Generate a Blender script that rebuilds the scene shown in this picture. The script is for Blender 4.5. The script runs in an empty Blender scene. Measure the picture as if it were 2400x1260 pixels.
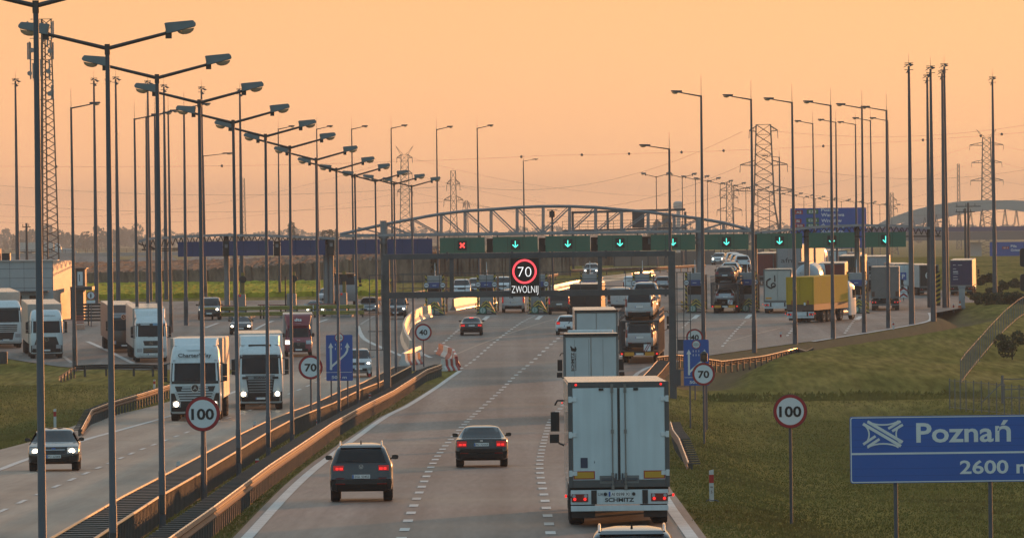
import bpy, math, random
import numpy as np
from mathutils import Vector, Matrix
RND = random.Random(11)
SC = bpy.context.scene
COL = SC.collection
PI = math.pi
# ------------------------------------------------------------------ camera model
F, CX, CY, YH, ROLL = 17500.0, 1200.0, 630.0, 540.0, 0.012
HT = [(60,6.6),(100,6.9),(150,7.3),(192,7.65),(216,7.85),(261,8.3),(300,8.75),(350,9.2),(400,9.5),(450,9.45),(500,9.1),
      (547,8.3),(583,7.8),(620,7.45),(660,7.35),(700,7.1),(760,6.5),(875,5.5),(1000,5.0),(1100,4.9),(1300,5.4),(1600,7.5),
      (2000,9.8),(2600,11.3),(4000,12),(9000,13),(30000,22)]
_hx = np.array([a for a, b in HT], float); _hy = np.array([b for a, b in HT], float)
_d = np.diff(_hy) / np.diff(_hx)
_m = np.zeros(len(_hx)); _m[0] = _d[0]; _m[-1] = _d[-1]
for _i in range(1, len(_hx) - 1):
    if _d[_i-1] * _d[_i] > 0: _m[_i] = 2 * _d[_i-1] * _d[_i] / (_d[_i-1] + _d[_i])
def prof(Y):                                   # height of the carriageway at distance Y (toll plaza = 0)
    Y = np.clip(np.asarray(Y, float), _hx[0], _hx[-1] - 1)
    i = np.clip(np.searchsorted(_hx, Y, side='right') - 1, 0, len(_hx) - 2)
    h = _hx[i+1] - _hx[i]; t = (Y - _hx[i]) / h
    v = (2*t**3-3*t**2+1)*_hy[i] + (t**3-2*t**2+t)*h*_m[i] + (-2*t**3+3*t**2)*_hy[i+1] + (t**3-t**2)*h*_m[i+1]
    return 7.35 - v
CAMZ = 7.35
_p = -math.atan((CY - YH) / F)
_f0 = Vector((0, math.cos(_p), math.sin(_p)))
_r = Vector((math.cos(ROLL), 0, -math.sin(ROLL))); _u = _r.cross(_f0).normalized(); _r = _f0.cross(_u).normalized()
def pt(px, py, Y):                             # the point at depth Y seen at a pixel
    d = _f0 + _r * ((px - CX) / F) + _u * ((CY - py) / F)
    k = Y / d.y
    return Vector((d.x * k, Y, CAMZ + d.z * k))
def proj(P):
    d = Vector(P) - Vector((0, 0, CAMZ)); k = d.dot(_f0)
    return CX + F * d.dot(_r) / k, CY - F * d.dot(_u) / k
def gp0(px, py, dz=0.0):                       # where a pixel's ray meets the carriageway surface (+dz)
    lo, hi = 62.0, 8000.0
    Ys = np.geomspace(lo, 2400, 1500)
    d = _f0 + _r * ((px - CX) / F) + _u * ((CY - py) / F)
    g = CAMZ + d.z / d.y * Ys - (prof(Ys) + dz)
    k = np.argmax(g < 0) if (g < 0).any() else len(Ys) - 1
    a, b = Ys[max(k-1, 0)], Ys[k]
    for _ in range(40):
        m = (a + b) / 2
        if CAMZ + d.z / d.y * m - (float(prof(m)) + dz) > 0: a = m
        else: b = m
    return pt(px, py, b)
def wpath(px, dz=0.0): return [gp0(x, y, dz) for x, y in px]
def edgefn(pxs, extra=()):                     # X as a function of Y from a list of pixels on the road
    P = [(p.y, p.x) for p in wpath(pxs)] + list(extra)
    P.sort(); ys = np.array([a for a, b in P]); xs = np.array([b for a, b in P])
    def fn(Y):
        Y = np.asarray(Y, float)
        s0 = (xs[1]-xs[0])/(ys[1]-ys[0])
        return np.where(Y < ys[0], xs[0] + (Y-ys[0])*s0, np.interp(Y, ys, xs))
    fn.ys = ys
    return fn
# edges of the tarmac (photograph pixels on the carriageway)
R_ASP_R = edgefn([(1656,1260),(1571,1144),(1530,1040),(1512,960),(1520,900),(1552,862),(1600,842),(1700,827),(1890,801),(2050,778),(2150,760),(2186,745)])
R_ASP_L = edgefn([(545,1260),(667,1136),(739,1078),(795,1039),(889,977),(944,951),(991,923),(1039,892),(1074,867)])
L_ASP_L = edgefn([(0,1053),(81,1032),(179,995),(260,973.6),(374,947.6),(440,925),(500,905)])
L_ASP_R = edgefn([(216,1260),(374,1160),(553,1057),(728,968),(845,914),(965,856)])
def sm(a, b, x): t = np.clip((np.asarray(x, float)-a)/(b-a), 0, 1); return t*t*(3-2*t)
def hashn(X, Y, s):                            # smooth ground undulation
    return (np.sin(X/s*1.7+.3*np.sin(Y/s*.9)) + np.sin(Y/s*.53+1.3*np.sin(X/s*.7+2)))*.5
def off(X, Y):
    X = np.asarray(X, float); Y = np.asarray(Y, float)
    dR = X - R_ASP_R(Y); dL = L_ASP_L(Y) - X
    near = 1 - sm(395, 425, Y)
    o = np.where(dR > 0, near * (-0.75*sm(.6, 5, dR) + .55*sm(11, 17, dR) + .10*hashn(X, Y, 6)*sm(2, 6, dR)), 0)
    far = sm(440, 470, Y) * (1 - sm(640, 700, Y))
    o = o + np.where(dR > 0, far * (-1.0*sm(.5, 3, dR) + 1.5*sm(3.5, 8, dR) - .5*sm(14, 24, dR) + .12*hashn(X, Y, 9)*sm(4, 9, dR)), 0)
    tr = np.exp(-((Y - 432) / 12.0)**2)
    o = o + np.where(dR > 0, -0.55 * tr * sm(1, 4, dR), 0)
    nl = (1 - sm(430, 480, Y)) * sm(150, 240, Y)
    o = o + np.where(dL > 0, nl * (-.55*sm(.8, 3.5, dL) + .95*sm(5, 11, dL) - .5*sm(14, 24, dL) + .10*hashn(X, Y, 7)*sm(2, 6, dL)), 0)
    return o
def zg(X, Y): return prof(Y) + off(X, Y)
def gz(X, Y): return float(zg(X, Y))
def gp(px, py):                                # ground hit of a pixel, terrain included
    Ys = np.geomspace(62, 2400, 2500)
    d = _f0 + _r * ((px - CX) / F) + _u * ((CY - py) / F)
    z = CAMZ + d.z / d.y * Ys; x = d.x / d.y * Ys
    g = z - zg(x, Ys); k = int(np.argmax(g < 0)) if (g < 0).any() else len(Ys)-1
    Y = Ys[k]
    return Vector((d.x/d.y*Y, Y, gz(d.x/d.y*Y, Y)))
def base(px, Y):                               # ground under the image column px at distance Y (roll ignored within a column)
    p = pt(px, 700, Y); return Vector((p.x, Y, gz(p.x, Y)))
# ------------------------------------------------------------------ materials
MATS = {}
def srgb(r, g, b):
    f = lambda c: (c/255/12.92) if c/255 <= .04045 else ((c/255+.055)/1.055)**2.4
    return (f(r), f(g), f(b))
def mat(name, rgb=(.5,.5,.5), rough=.5, metal=0.0, emit=0.0, ecol=None, var=.10, scale=2.0, bump=0.0, bscale=40, coat=0.0, spec=.5, trans=0.0, grime=0.0):
    if name in MATS: return MATS[name]
    m = bpy.data.materials.new(name); m.use_nodes = True; MATS[name] = m
    nt = m.node_tree; N = nt.nodes; L = nt.links; b = N['Principled BSDF']
    b.inputs['Roughness'].default_value = rough; b.inputs['Metallic'].default_value = metal
    b.inputs['Coat Weight'].default_value = coat; b.inputs['Coat Roughness'].default_value = .06
    b.inputs['Specular IOR Level'].default_value = spec
    if trans: b.inputs['Transmission Weight'].default_value = trans
    b.inputs['Base Color'].default_value = (*rgb, 1)
    if var > 0:
        tc = N.new('ShaderNodeTexCoord'); no = N.new('ShaderNodeTexNoise'); no.inputs['Scale'].default_value = scale; no.inputs['Detail'].default_value = 6
        L.new(tc.outputs['Object'], no.inputs['Vector'])
        mr = N.new('ShaderNodeMapRange'); mr.inputs['From Min'].default_value = .3; mr.inputs['From Max'].default_value = .7
        mr.inputs['To Min'].default_value = 1-var; mr.inputs['To Max'].default_value = 1+var
        L.new(no.outputs['Fac'], mr.inputs['Value'])
        mx = N.new('ShaderNodeMix'); mx.data_type = 'RGBA'; mx.blend_type = 'MULTIPLY'; mx.inputs[0].default_value = 1
        mx.inputs[6].default_value = (*rgb, 1); L.new(mr.outputs[0], mx.inputs[7]); L.new(mx.outputs[2], b.inputs['Base Color'])
        if grime:                              # rain streaks and road dirt running down the panel
            mp = N.new('ShaderNodeMapping'); mp.inputs['Scale'].default_value = (7, 7, .5); L.new(tc.outputs['Object'], mp.inputs[0])
            ns = N.new('ShaderNodeTexNoise'); ns.inputs['Scale'].default_value = 1; ns.inputs['Detail'].default_value = 5; L.new(mp.outputs[0], ns.inputs['Vector'])
            mg = N.new('ShaderNodeMapRange'); mg.inputs['From Min'].default_value = .35; mg.inputs['From Max'].default_value = .62; mg.inputs['To Min'].default_value = 1; mg.inputs['To Max'].default_value = 1-grime; L.new(ns.outputs['Fac'], mg.inputs['Value'])
            mm = N.new('ShaderNodeMix'); mm.data_type = 'RGBA'; mm.blend_type = 'MULTIPLY'; mm.inputs[0].default_value = 1
            L.new(mx.outputs[2], mm.inputs[6]); L.new(mg.outputs[0], mm.inputs[7]); L.new(mm.outputs[2], b.inputs['Base Color'])
        mr2 = N.new('ShaderNodeMapRange'); mr2.inputs['To Min'].default_value = max(rough-.08, .02); mr2.inputs['To Max'].default_value = min(rough+.12, 1)
        L.new(no.outputs['Fac'], mr2.inputs['Value']); L.new(mr2.outputs[0], b.inputs['Roughness'])
        if bump > 0:
            n2 = N.new('ShaderNodeTexNoise'); n2.inputs['Scale'].default_value = bscale; L.new(tc.outputs['Object'], n2.inputs['Vector'])
            bp = N.new('ShaderNodeBump'); bp.inputs['Strength'].default_value = bump; L.new(n2.outputs['Fac'], bp.inputs['Height']); L.new(bp.outputs[0], b.inputs['Normal'])
    if emit:
        b.inputs['Emission Color'].default_value = (*(ecol or rgb), 1); b.inputs['Emission Strength'].default_value = emit
    return m
def ground_mat(name, stops, scale=(.05,.02,1), detail=8, rough=.9, fine=None, bump=.3, spec=.2, fine_amt=.35, bands=None):
    """world-space noise through a colour ramp, with a second finer noise over it"""
    if name in MATS: return MATS[name]
    m = bpy.data.materials.new(name); m.use_nodes = True; MATS[name] = m
    nt = m.node_tree; N = nt.nodes; L = nt.links; b = N['Principled BSDF']
    b.inputs['Roughness'].default_value = rough; b.inputs['Specular IOR Level'].default_value = spec
    tc = N.new('ShaderNodeTexCoord'); mp = N.new('ShaderNodeMapping'); mp.inputs['Scale'].default_value = scale
    L.new(tc.outputs['Object'], mp.inputs[0])
    no = N.new('ShaderNodeTexNoise'); no.inputs['Scale'].default_value = 1; no.inputs['Detail'].default_value = detail; no.inputs['Roughness'].default_value = .62
    L.new(mp.outputs[0], no.inputs['Vector'])
    cr = N.new('ShaderNodeValToRGB'); el = cr.color_ramp.elements
    while len(el) < len(stops): el.new(.5)
    for e, (p, c) in zip(el, stops): e.position = p; e.color = (*c, 1)
    L.new(no.outputs['Fac'], cr.inputs['Fac'])
    f = N.new('ShaderNodeTexNoise'); f.inputs['Detail'].default_value = 5; mp2 = N.new('ShaderNodeMapping'); mp2.inputs['Scale'].default_value = fine or (3, .8, 3)
    L.new(tc.outputs['Object'], mp2.inputs[0]); L.new(mp2.outputs[0], f.inputs['Vector']); f.inputs['Scale'].default_value = 1
    mr = N.new('ShaderNodeMapRange'); mr.inputs['From Min'].default_value = .25; mr.inputs['From Max'].default_value = .75
    mr.inputs['To Min'].default_value = 1-fine_amt; mr.inputs['To Max'].default_value = 1+fine_amt; L.new(f.outputs['Fac'], mr.inputs['Value'])
    mx = N.new('ShaderNodeMix'); mx.data_type = 'RGBA'; mx.blend_type = 'MULTIPLY'; mx.inputs[0].default_value = 1
    L.new(cr.outputs[0], mx.inputs[6]); L.new(mr.outputs[0], mx.inputs[7]); out = mx.outputs[2]
    if bands:                                   # long darker wheel tracks
        b4 = N.new('ShaderNodeTexNoise'); b4.inputs['Detail'].default_value = 2; b4.inputs['Scale'].default_value = 1
        mp4 = N.new('ShaderNodeMapping'); mp4.inputs['Scale'].default_value = (.75, .0035, .1); L.new(tc.outputs['Object'], mp4.inputs[0]); L.new(mp4.outputs[0], b4.inputs['Vector'])
        m4 = N.new('ShaderNodeMapRange'); m4.inputs['From Min'].default_value = .35; m4.inputs['From Max'].default_value = .65
        m4.inputs['To Min'].default_value = .74; m4.inputs['To Max'].default_value = 1.13; L.new(b4.outputs['Fac'], m4.inputs['Value'])
        x4 = N.new('ShaderNodeMix'); x4.data_type = 'RGBA'; x4.blend_type = 'MULTIPLY'; x4.inputs[0].default_value = 1
        L.new(out, x4.inputs[6]); L.new(m4.outputs[0], x4.inputs[7]); out = x4.outputs[2]
    if bands:                                   # darker and paler bands across the lanes: (scale, amount)
        b3 = N.new('ShaderNodeTexNoise'); b3.inputs['Detail'].default_value = 3; b3.inputs['Scale'].default_value = 1
        mp3 = N.new('ShaderNodeMapping'); mp3.inputs['Scale'].default_value = bands[0]; L.new(tc.outputs['Object'], mp3.inputs[0]); L.new(mp3.outputs[0], b3.inputs['Vector'])
        m3 = N.new('ShaderNodeMapRange'); m3.inputs['From Min'].default_value = .3; m3.inputs['From Max'].default_value = .7
        m3.inputs['To Min'].default_value = 1-bands[1]; m3.inputs['To Max'].default_value = 1+bands[1]*.6; L.new(b3.outputs['Fac'], m3.inputs['Value'])
        x3 = N.new('ShaderNodeMix'); x3.data_type = 'RGBA'; x3.blend_type = 'MULTIPLY'; x3.inputs[0].default_value = 1
        L.new(out, x3.inputs[6]); L.new(m3.outputs[0], x3.inputs[7]); out = x3.outputs[2]
        rr = N.new('ShaderNodeMapRange'); rr.inputs['From Min'].default_value = .3; rr.inputs['From Max'].default_value = .7; rr.inputs['To Min'].default_value = rough-.12; rr.inputs['To Max'].default_value = rough+.15
        L.new(b3.outputs['Fac'], rr.inputs['Value']); L.new(rr.outputs[0], b.inputs['Roughness'])
    L.new(out, b.inputs['Base Color'])
    if bump:
        bp = N.new('ShaderNodeBump'); bp.inputs['Strength'].default_value = bump; bp.inputs['Distance'].default_value = .05
        L.new(f.outputs['Fac'], bp.inputs['Height']); L.new(bp.outputs[0], b.inputs['Normal'])
    return m
def paint(name, rgb, rough=.3, coat=.6, metal=0.0, var=.06, grime=0.0): return mat(name, rgb, rough, metal, coat=coat, var=var, scale=1.2, grime=grime)
def led(name, rgb, e): return mat(name, rgb, .4, emit=e, ecol=rgb, var=0)
M_STEEL = mat('galvanised_steel', (.078,.086,.100), .60, .15, var=.18, scale=1.1, bump=.05)
M_STEELD = mat('dark_steel', (.055,.058,.062), .5, .25, var=.2, scale=1.3)
M_RUST = mat('pole_arm_steel', (.07,.055,.05), .5, .2, var=.2)
M_LAMP = mat('lamp_housing', (.135,.155,.155), .45, .1, var=.12, scale=2.5)
M_LENS = mat('lamp_lens', (.55,.40,.26), .25, var=.1, trans=.15)
M_BLACK = mat('black_plastic', (.013,.013,.014), .45, var=.2)
M_DARK = mat('dark_underbody', (.012,.011,.011), .7, var=.2)
M_TYRE = mat('tyre_rubber', (.016,.015,.015), .85, var=.25, scale=8)
M_RIM = mat('wheel_metal', (.35,.35,.36), .35, .7, var=.1)
M_GLASS = mat('vehicle_glass', (.010,.012,.014), .04, var=.05, spec=.35)
M_GLASSC = mat('cab_windscreen', (.014,.017,.020), .08, var=.25, scale=1.5, spec=.22)
M_CHROME = mat('chrome', (.6,.6,.6), .15, 1.0, var=.04)
M_RED = led('tail_lamp_lit', (.42,.006,.006), .35)
M_REDHOT = led('brake_lamp_lit', (1.0,.022,.018), 1.25)
M_REDOFF = mat('tail_lamp_lens', (.20,.012,.010), .25, var=.1)
M_HEAD = led('headlamp_lit', (1.0,.78,.52), 14)
M_HEADDIM = led('headlamp_low', (1.0,.85,.66), 5)
M_HEADOFF = mat('headlamp_lens', (.35,.36,.38), .15, var=.1)
M_AMBER = mat('amber_reflector', (.62,.27,.02), .35, var=.08)
M_PLATE = mat('number_plate', (.70,.71,.70), .4, var=.05)
M_INK = mat('black_lettering', (.012,.012,.013), .55, var=.05)
M_WHITE = mat('white_lettering', (.62,.66,.66), .5, var=.06)
M_SWHITE = mat('sign_white', (.60,.66,.69), .42, var=.05, scale=.8)
M_SRED = mat('sign_red', (.30,.012,.018), .42, var=.08)
M_SBLUE = mat('sign_blue', (.017,.085,.34), .42, var=.08, scale=.7)
M_ORANGE = mat('orange_marking', (.60,.20,.05), .5)
# ------------------------------------------------------------------ mesh builder
class MB:
    def __init__(s): s.v = []; s.f = []; s.m = []; s.c = 0
    def quad(s, *p):
        n = len(s.v); s.v += [tuple(a) for a in p]; s.f.append(tuple(range(n, n+len(p)))); s.m.append(s.c); return s
    def box(s, x0, x1, y0, y1, z0, z1):
        n = len(s.v); s.v += [(x0,y0,z0),(x1,y0,z0),(x1,y1,z0),(x0,y1,z0),(x0,y0,z1),(x1,y0,z1),(x1,y1,z1),(x0,y1,z1)]
        for q in ((0,3,2,1),(4,5,6,7),(0,1,5,4),(1,2,6,5),(2,3,7,6),(3,0,4,7)): s.f.append(tuple(n+i for i in q)); s.m.append(s.c)
        return s
    def obox(s, c, ax, ay, az):                # centre and three half-axis vectors
        c = Vector(c); ax, ay, az = Vector(ax), Vector(ay), Vector(az); n = len(s.v)
        for k in (-1, 1):
            for i, j in ((-1,-1),(1,-1),(1,1),(-1,1)): s.v.append(tuple(c+ax*i+ay*j+az*k))
        for q in ((0,3,2,1),(4,5,6,7),(0,1,5,4),(1,2,6,5),(2,3,7,6),(3,0,4,7)): s.f.append(tuple(n+i for i in q)); s.m.append(s.c)
        return s
    def bar(s, a, b, w, h, up=(0,0,1)):
        a, b = Vector(a), Vector(b); d = b-a; L = d.length
        if L < 1e-6: return s
        d /= L; x = d.cross(Vector(up))
        if x.length < 1e-4: x = d.cross(Vector((1,0,0)))
        x.normalize(); z = x.cross(d)
        return s.obox((a+b)/2, x*w/2, d*L/2, z*h/2)
    def tube(s, pts, rads, n=8, cap=True):
        pts = [Vector(p) for p in pts]
        if not isinstance(rads, (list, tuple)): rads = [rads]*len(pts)
        b0 = len(s.v)
        for i, p in enumerate(pts):
            d = (pts[min(i+1, len(pts)-1)] - pts[max(i-1, 0)]).normalized()
            x = d.cross(Vector((0,0,1)))
            if x.length < .05: x = d.cross(Vector((0,1,0)))
            x.normalize(); y = x.cross(d)
            for k in range(n):
                a = 2*PI*k/n; s.v.append(tuple(p + (x*math.cos(a)+y*math.sin(a))*rads[i]))
        for i in range(len(pts)-1):
            for k in range(n):
                k2 = (k+1) % n; s.f.append((b0+i*n+k, b0+i*n+k2, b0+(i+1)*n+k2, b0+(i+1)*n+k)); s.m.append(s.c)
        if cap:
            s.f.append(tuple(b0+k for k in range(n))[::-1]); s.m.append(s.c)
            s.f.append(tuple(b0+(len(pts)-1)*n+k for k in range(n))); s.m.append(s.c)
        return s
    def cyl(s, a, b, r, n=12): return s.tube([a, b], r, n)
    def loft(s, rows, closed=True, cap0=True, cap1=True):
        b0 = len(s.v); n = len(rows[0])
        for r in rows: s.v += [tuple(p) for p in r]
        for i in range(len(rows)-1):
            for k in range(n if closed else n-1):
                k2 = (k+1) % n; s.f.append((b0+i*n+k, b0+i*n+k2, b0+(i+1)*n+k2, b0+(i+1)*n+k)); s.m.append(s.c)
        if cap0: s.f.append(tuple(b0+k for k in range(n))[::-1]); s.m.append(s.c)
        if cap1: s.f.append(tuple(b0+(len(rows)-1)*n+k for k in range(n))); s.m.append(s.c)
        return s
    def plate(s, poly, y0, y1, org=(0,0,0)):   # polygon in local x,z extruded along y (first side faces -y)
        ox, oy, oz = org; n = len(s.v); k = len(poly)
        s.v += [(ox+x, oy+y0, oz+z) for x, z in poly] + [(ox+x, oy+y1, oz+z) for x, z in poly]
        s.f.append(tuple(range(n, n+k))); s.m.append(s.c); s.f.append(tuple(range(n+2*k-1, n+k-1, -1))); s.m.append(s.c)
        for i in range(k):
            j = (i+1) % k; s.f.append((n+i, n+k+i, n+k+j, n+j)); s.m.append(s.c)
        return s
    def ring(s, r0, r1, y0, y1, n=40, org=(0,0,0)):
        ox, oy, oz = org
        P = lambda r, y, a: (ox+r*math.cos(a), oy+y, oz+r*math.sin(a))
        for i in range(n):
            a, b = 2*PI*i/n, 2*PI*(i+1)/n
            s.quad(P(r0,y0,a), P(r0,y0,b), P(r1,y0,b), P(r1,y0,a)); s.quad(P(r1,y0,a), P(r1,y0,b), P(r1,y1,b), P(r1,y1,a))
            s.quad(P(r0,y1,a), P(r0,y1,b), P(r0,y0,b), P(r0,y0,a)); s.quad(P(r1,y1,a), P(r1,y1,b), P(r0,y1,b), P(r0,y1,a))
        return s
    def disc(s, r, y0, y1, n=40, org=(0,0,0)): return s.plate([(r*math.cos(2*PI*i/n), r*math.sin(2*PI*i/n)) for i in range(n)], y0, y1, org)
    def mesh(s, name, mats, smooth=False):
        me = bpy.data.meshes.new(name); me.from_pydata(s.v, [], s.f)
        for m in (mats if isinstance(mats, (list, tuple)) else [mats]): me.materials.append(m)
        me.polygons.foreach_set('material_index', s.m)
        if smooth:
            me.polygons.foreach_set('use_smooth', [True]*len(me.polygons)); me.set_sharp_from_angle(angle=math.radians(smooth if smooth is not True else 38))
        me.update(); return me
    def build(s, name, mats, parent=None, smooth=False, bevel=0.0):
        o = bpy.data.objects.new(name, s.mesh(name, mats, smooth)); COL.objects.link(o)
        if parent: o.parent = parent
        if bevel:
            b = o.modifiers.new('Bevel', 'BEVEL'); b.width = bevel; b.segments = 2; b.limit_method = 'ANGLE'
        return o
def rrect(w, h, r, n=5):                       # rounded rectangle, centred
    P = []
    for cx, cz, a0 in ((w/2-r,h/2-r,0),(-w/2+r,h/2-r,PI/2),(-w/2+r,-h/2+r,PI),(w/2-r,-h/2+r,1.5*PI)):
        for i in range(n+1): a = a0+PI/2*i/n; P.append((cx+r*math.cos(a), cz+r*math.sin(a)))
    return P
def tag(o, label=None, cat=None, group=None, kind=None):
    if label: o['label'] = label
    if cat: o['category'] = cat
    if group: o['group'] = group
    if kind: o['kind'] = kind
    return o
def thing(name, label, cat, loc=(0,0,0), rz=0.0, group=None, rx=0.0, scale=1.0):
    o = bpy.data.objects.new(name, None); COL.objects.link(o); o.empty_display_size = .3
    o.location = loc; o.rotation_euler = (rx, 0, rz); o.scale = (scale,)*3
    return tag(o, label, cat, group)
def dup(root, label=None, loc=None, rz=None, scale=None, group=None):
    def cp(o, par):
        c = o.copy(); COL.objects.link(c)
        if par: c.parent = par; c.matrix_parent_inverse = o.matrix_parent_inverse.copy()
        for ch in list(o.children): cp(ch, c)
        return c
    r = cp(root, None)
    if label: r['label'] = label
    if group: r['group'] = group
    if loc is not None: r.location = loc
    if rz is not None: r.rotation_euler = (r.rotation_euler.x, 0, rz)
    if scale is not None: r.scale = scale if isinstance(scale, (tuple, list, Vector)) else (scale,)*3
    return r
FONT = None
def text(s, h, org, par, m, name='lettering', width=None, align='C', weight=0.0, rot=None, depth=.006, spacing=1.0, mirror=False):
    """lettering of cap height h, standing in local x,z and facing -y; org = centre (or left end with align L)"""
    cu = bpy.data.curves.new('t', 'FONT'); cu.body = s; cu.size = 1; cu.extrude = .001; cu.offset = weight; cu.resolution_u = 3; cu.space_character = spacing
    ob = bpy.data.objects.new('t', cu); me = bpy.data.meshes.new_from_object(ob)
    bpy.data.objects.remove(ob); bpy.data.curves.remove(cu)
    n = len(me.vertices); co = np.empty(n*3); me.vertices.foreach_get('co', co); co = co.reshape(-1, 3)
    cap = .73; k = h/cap; x0, x1 = co[:,0].min(), co[:,0].max()
    kx = width/(x1-x0) if width else k
    X = (co[:,0] - (x0+x1)/2)*kx if align == 'C' else (co[:,0]-x0)*kx
    Z = (co[:,1]-cap/2)*k; Yd = np.where(co[:,2] > 0, -depth, 0)
    if rot:
        c_, s_ = math.cos(rot), math.sin(rot); X, Z = X*c_-Z*s_, X*s_+Z*c_
    out = np.stack([(-X if mirror else X)+org[0], (Yd*(-1 if mirror else 1))+org[1], Z+org[2]], 1)
    me.vertices.foreach_set('co', out.ravel()); me.materials.clear(); me.materials.append(m); me.update()
    o = bpy.data.objects.new(name, me); COL.objects.link(o); o.parent = par
    return o
ORD = ['nearest','second','third','fourth','fifth','sixth','seventh','eighth','ninth','tenth','eleventh','twelfth','thirteenth','fourteenth','fifteenth','sixteenth','seventeenth','eighteenth','nineteenth','twentieth']
# ------------------------------------------------------------------ camera, light, sky, air
cam_d = bpy.data.cameras.new('camera'); cam = bpy.data.objects.new('camera', cam_d); COL.objects.link(cam)
cam_d.sensor_width = 36; cam_d.lens = 36*F/2400; cam_d.clip_start = 1; cam_d.clip_end = 60000
cam.matrix_world = Matrix(((_r.x,_u.x,-_f0.x,0),(_r.y,_u.y,-_f0.y,0),(_r.z,_u.z,-_f0.z,CAMZ),(0,0,0,1)))
SC.camera = cam
SUN_AZ, SUN_EL = math.radians(24), math.radians(5.0)        # azimuth to the right of the view direction
sd = bpy.data.lights.new('sun', 'SUN'); sun = bpy.data.objects.new('sun', sd); COL.objects.link(sun)
sd.energy = 3.4; sd.angle = math.radians(.6); sd.color = (1.0, .38, .115)
_s = Vector((math.sin(SUN_AZ)*math.cos(SUN_EL), math.cos(SUN_AZ)*math.cos(SUN_EL), math.sin(SUN_EL)))
sun.rotation_euler = _s.to_track_quat('Z', 'Y').to_euler(); sun.location = (60, 60, 60)
w = bpy.data.worlds.new('World'); SC.world = w; w.use_nodes = True
N = w.node_tree.nodes; L = w.node_tree.links; bg = N['Background']
sky = N.new('ShaderNodeTexSky'); sky.sky_type = 'NISHITA'; sky.sun_disc = False
sky.sun_elevation = SUN_EL; sky.sun_rotation = SUN_AZ; sky.air_density = 1.2; sky.dust_density = 2.0; sky.ozone_density = 2.0; sky.altitude = 80
# the orange dusk band: strongest low down and on the sun's side of the sky
tc = N.new('ShaderNodeTexCoord'); sx = N.new('ShaderNodeSeparateXYZ'); L.new(tc.outputs['Generated'], sx.inputs[0])
dot = N.new('ShaderNodeVectorMath'); dot.operation = 'DOT_PRODUCT'; L.new(tc.outputs['Generated'], dot.inputs[0])
_g = Vector((math.sin(math.radians(25)), math.cos(math.radians(25)), 0)); dot.inputs[1].default_value = _g
side = N.new('ShaderNodeMapRange'); side.interpolation_type = 'SMOOTHSTEP'; side.inputs['From Min'].default_value = -.25; side.inputs['From Max'].default_value = .85; L.new(dot.outputs['Value'], side.inputs['Value'])
low = N.new('ShaderNodeMapRange'); low.interpolation_type = 'SMOOTHSTEP'; low.inputs['From Min'].default_value = .42; low.inputs['From Max'].default_value = .02; L.new(sx.outputs['Z'], low.inputs['Value'])
mul = N.new('ShaderNodeMath'); mul.operation = 'MULTIPLY'; L.new(side.outputs[0], mul.inputs[0]); L.new(low.outputs[0], mul.inputs[1])
hz = N.new('ShaderNodeValToRGB'); hz.color_ramp.elements[0].position = .0; hz.color_ramp.elements[0].color = (2.05,1.02,.43,1); e_ = hz.color_ramp.elements.new(.013); e_.color = (1.40,.74,.33,1)
e_ = hz.color_ramp.elements[2]; e_.position = .032; e_.color = (1.22,.68,.285,1)
L.new(sx.outputs['Z'], hz.inputs[0])
cool = N.new('ShaderNodeMix'); cool.data_type = 'RGBA'; cool.blend_type = 'ADD'; cool.inputs[0].default_value = 1
sc = N.new('ShaderNodeMix'); sc.data_type = 'RGBA'; sc.blend_type = 'MULTIPLY'; sc.inputs[0].default_value = 1; sc.inputs[7].default_value = (.11,.11,.11,1); L.new(sky.outputs[0], sc.inputs[6])
L.new(sc.outputs[2], cool.inputs[6]); cool.inputs[7].default_value = (.27,.385,.44,1)
mixs = N.new('ShaderNodeMix'); mixs.data_type = 'RGBA'; L.new(mul.outputs[0], mixs.inputs[0]); L.new(cool.outputs[2], mixs.inputs[6]); L.new(hz.outputs[0], mixs.inputs[7])
warm = N.new('ShaderNodeMapRange'); warm.inputs['From Min'].default_value = -.08; warm.inputs['From Max'].default_value = .06; L.new(sx.outputs['X'], warm.inputs['Value'])
tint = N.new('ShaderNodeMix'); tint.data_type = 'RGBA'; tint.inputs[6].default_value = (.98,.925,.96,1); tint.inputs[7].default_value = (1.03,1.0,1.0,1); L.new(warm.outputs[0], tint.inputs[0])
hz2 = N.new('ShaderNodeMix'); hz2.data_type = 'RGBA'; hz2.blend_type = 'MULTIPLY'; hz2.inputs[0].default_value = 1; L.new(hz.outputs[0], hz2.inputs[6]); L.new(tint.outputs[2], hz2.inputs[7]); L.new(hz2.outputs[2], mixs.inputs[7])
L.new(mixs.outputs[2], bg.inputs['Color']); bg.inputs['Strength'].default_value = 1.0
SC.view_settings.view_transform = 'Standard'; SC.view_settings.look = 'None'; SC.view_settings.exposure = 0; SC.view_settings.gamma = 1
SC.cycles.use_denoising = True
SC.cycles.max_bounces = 6; SC.cycles.diffuse_bounces = 3; SC.cycles.glossy_bounces = 3; SC.cycles.volume_bounces = 1; SC.cycles.transparent_max_bounces = 8
hm = bpy.data.materials.new('dusk_haze'); hm.use_nodes = True; nt = hm.node_tree; nt.nodes.clear()
ho = nt.nodes.new('ShaderNodeOutputMaterial'); hv = nt.nodes.new('ShaderNodeVolumePrincipled'); nt.links.new(hv.outputs[0], ho.inputs['Volume'])
hv.inputs['Color'].default_value = (.72,.69,.68,1); hv.inputs['Density'].default_value = 1.2e-4; hv.inputs['Anisotropy'].default_value = .05
hb = MB().box(-2600, 2600, -40, 11500, -25, 75).build('haze', hm); tag(hb, 'warm dusk haze hanging over the whole motorway plain', 'haze', kind='stuff')
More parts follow.
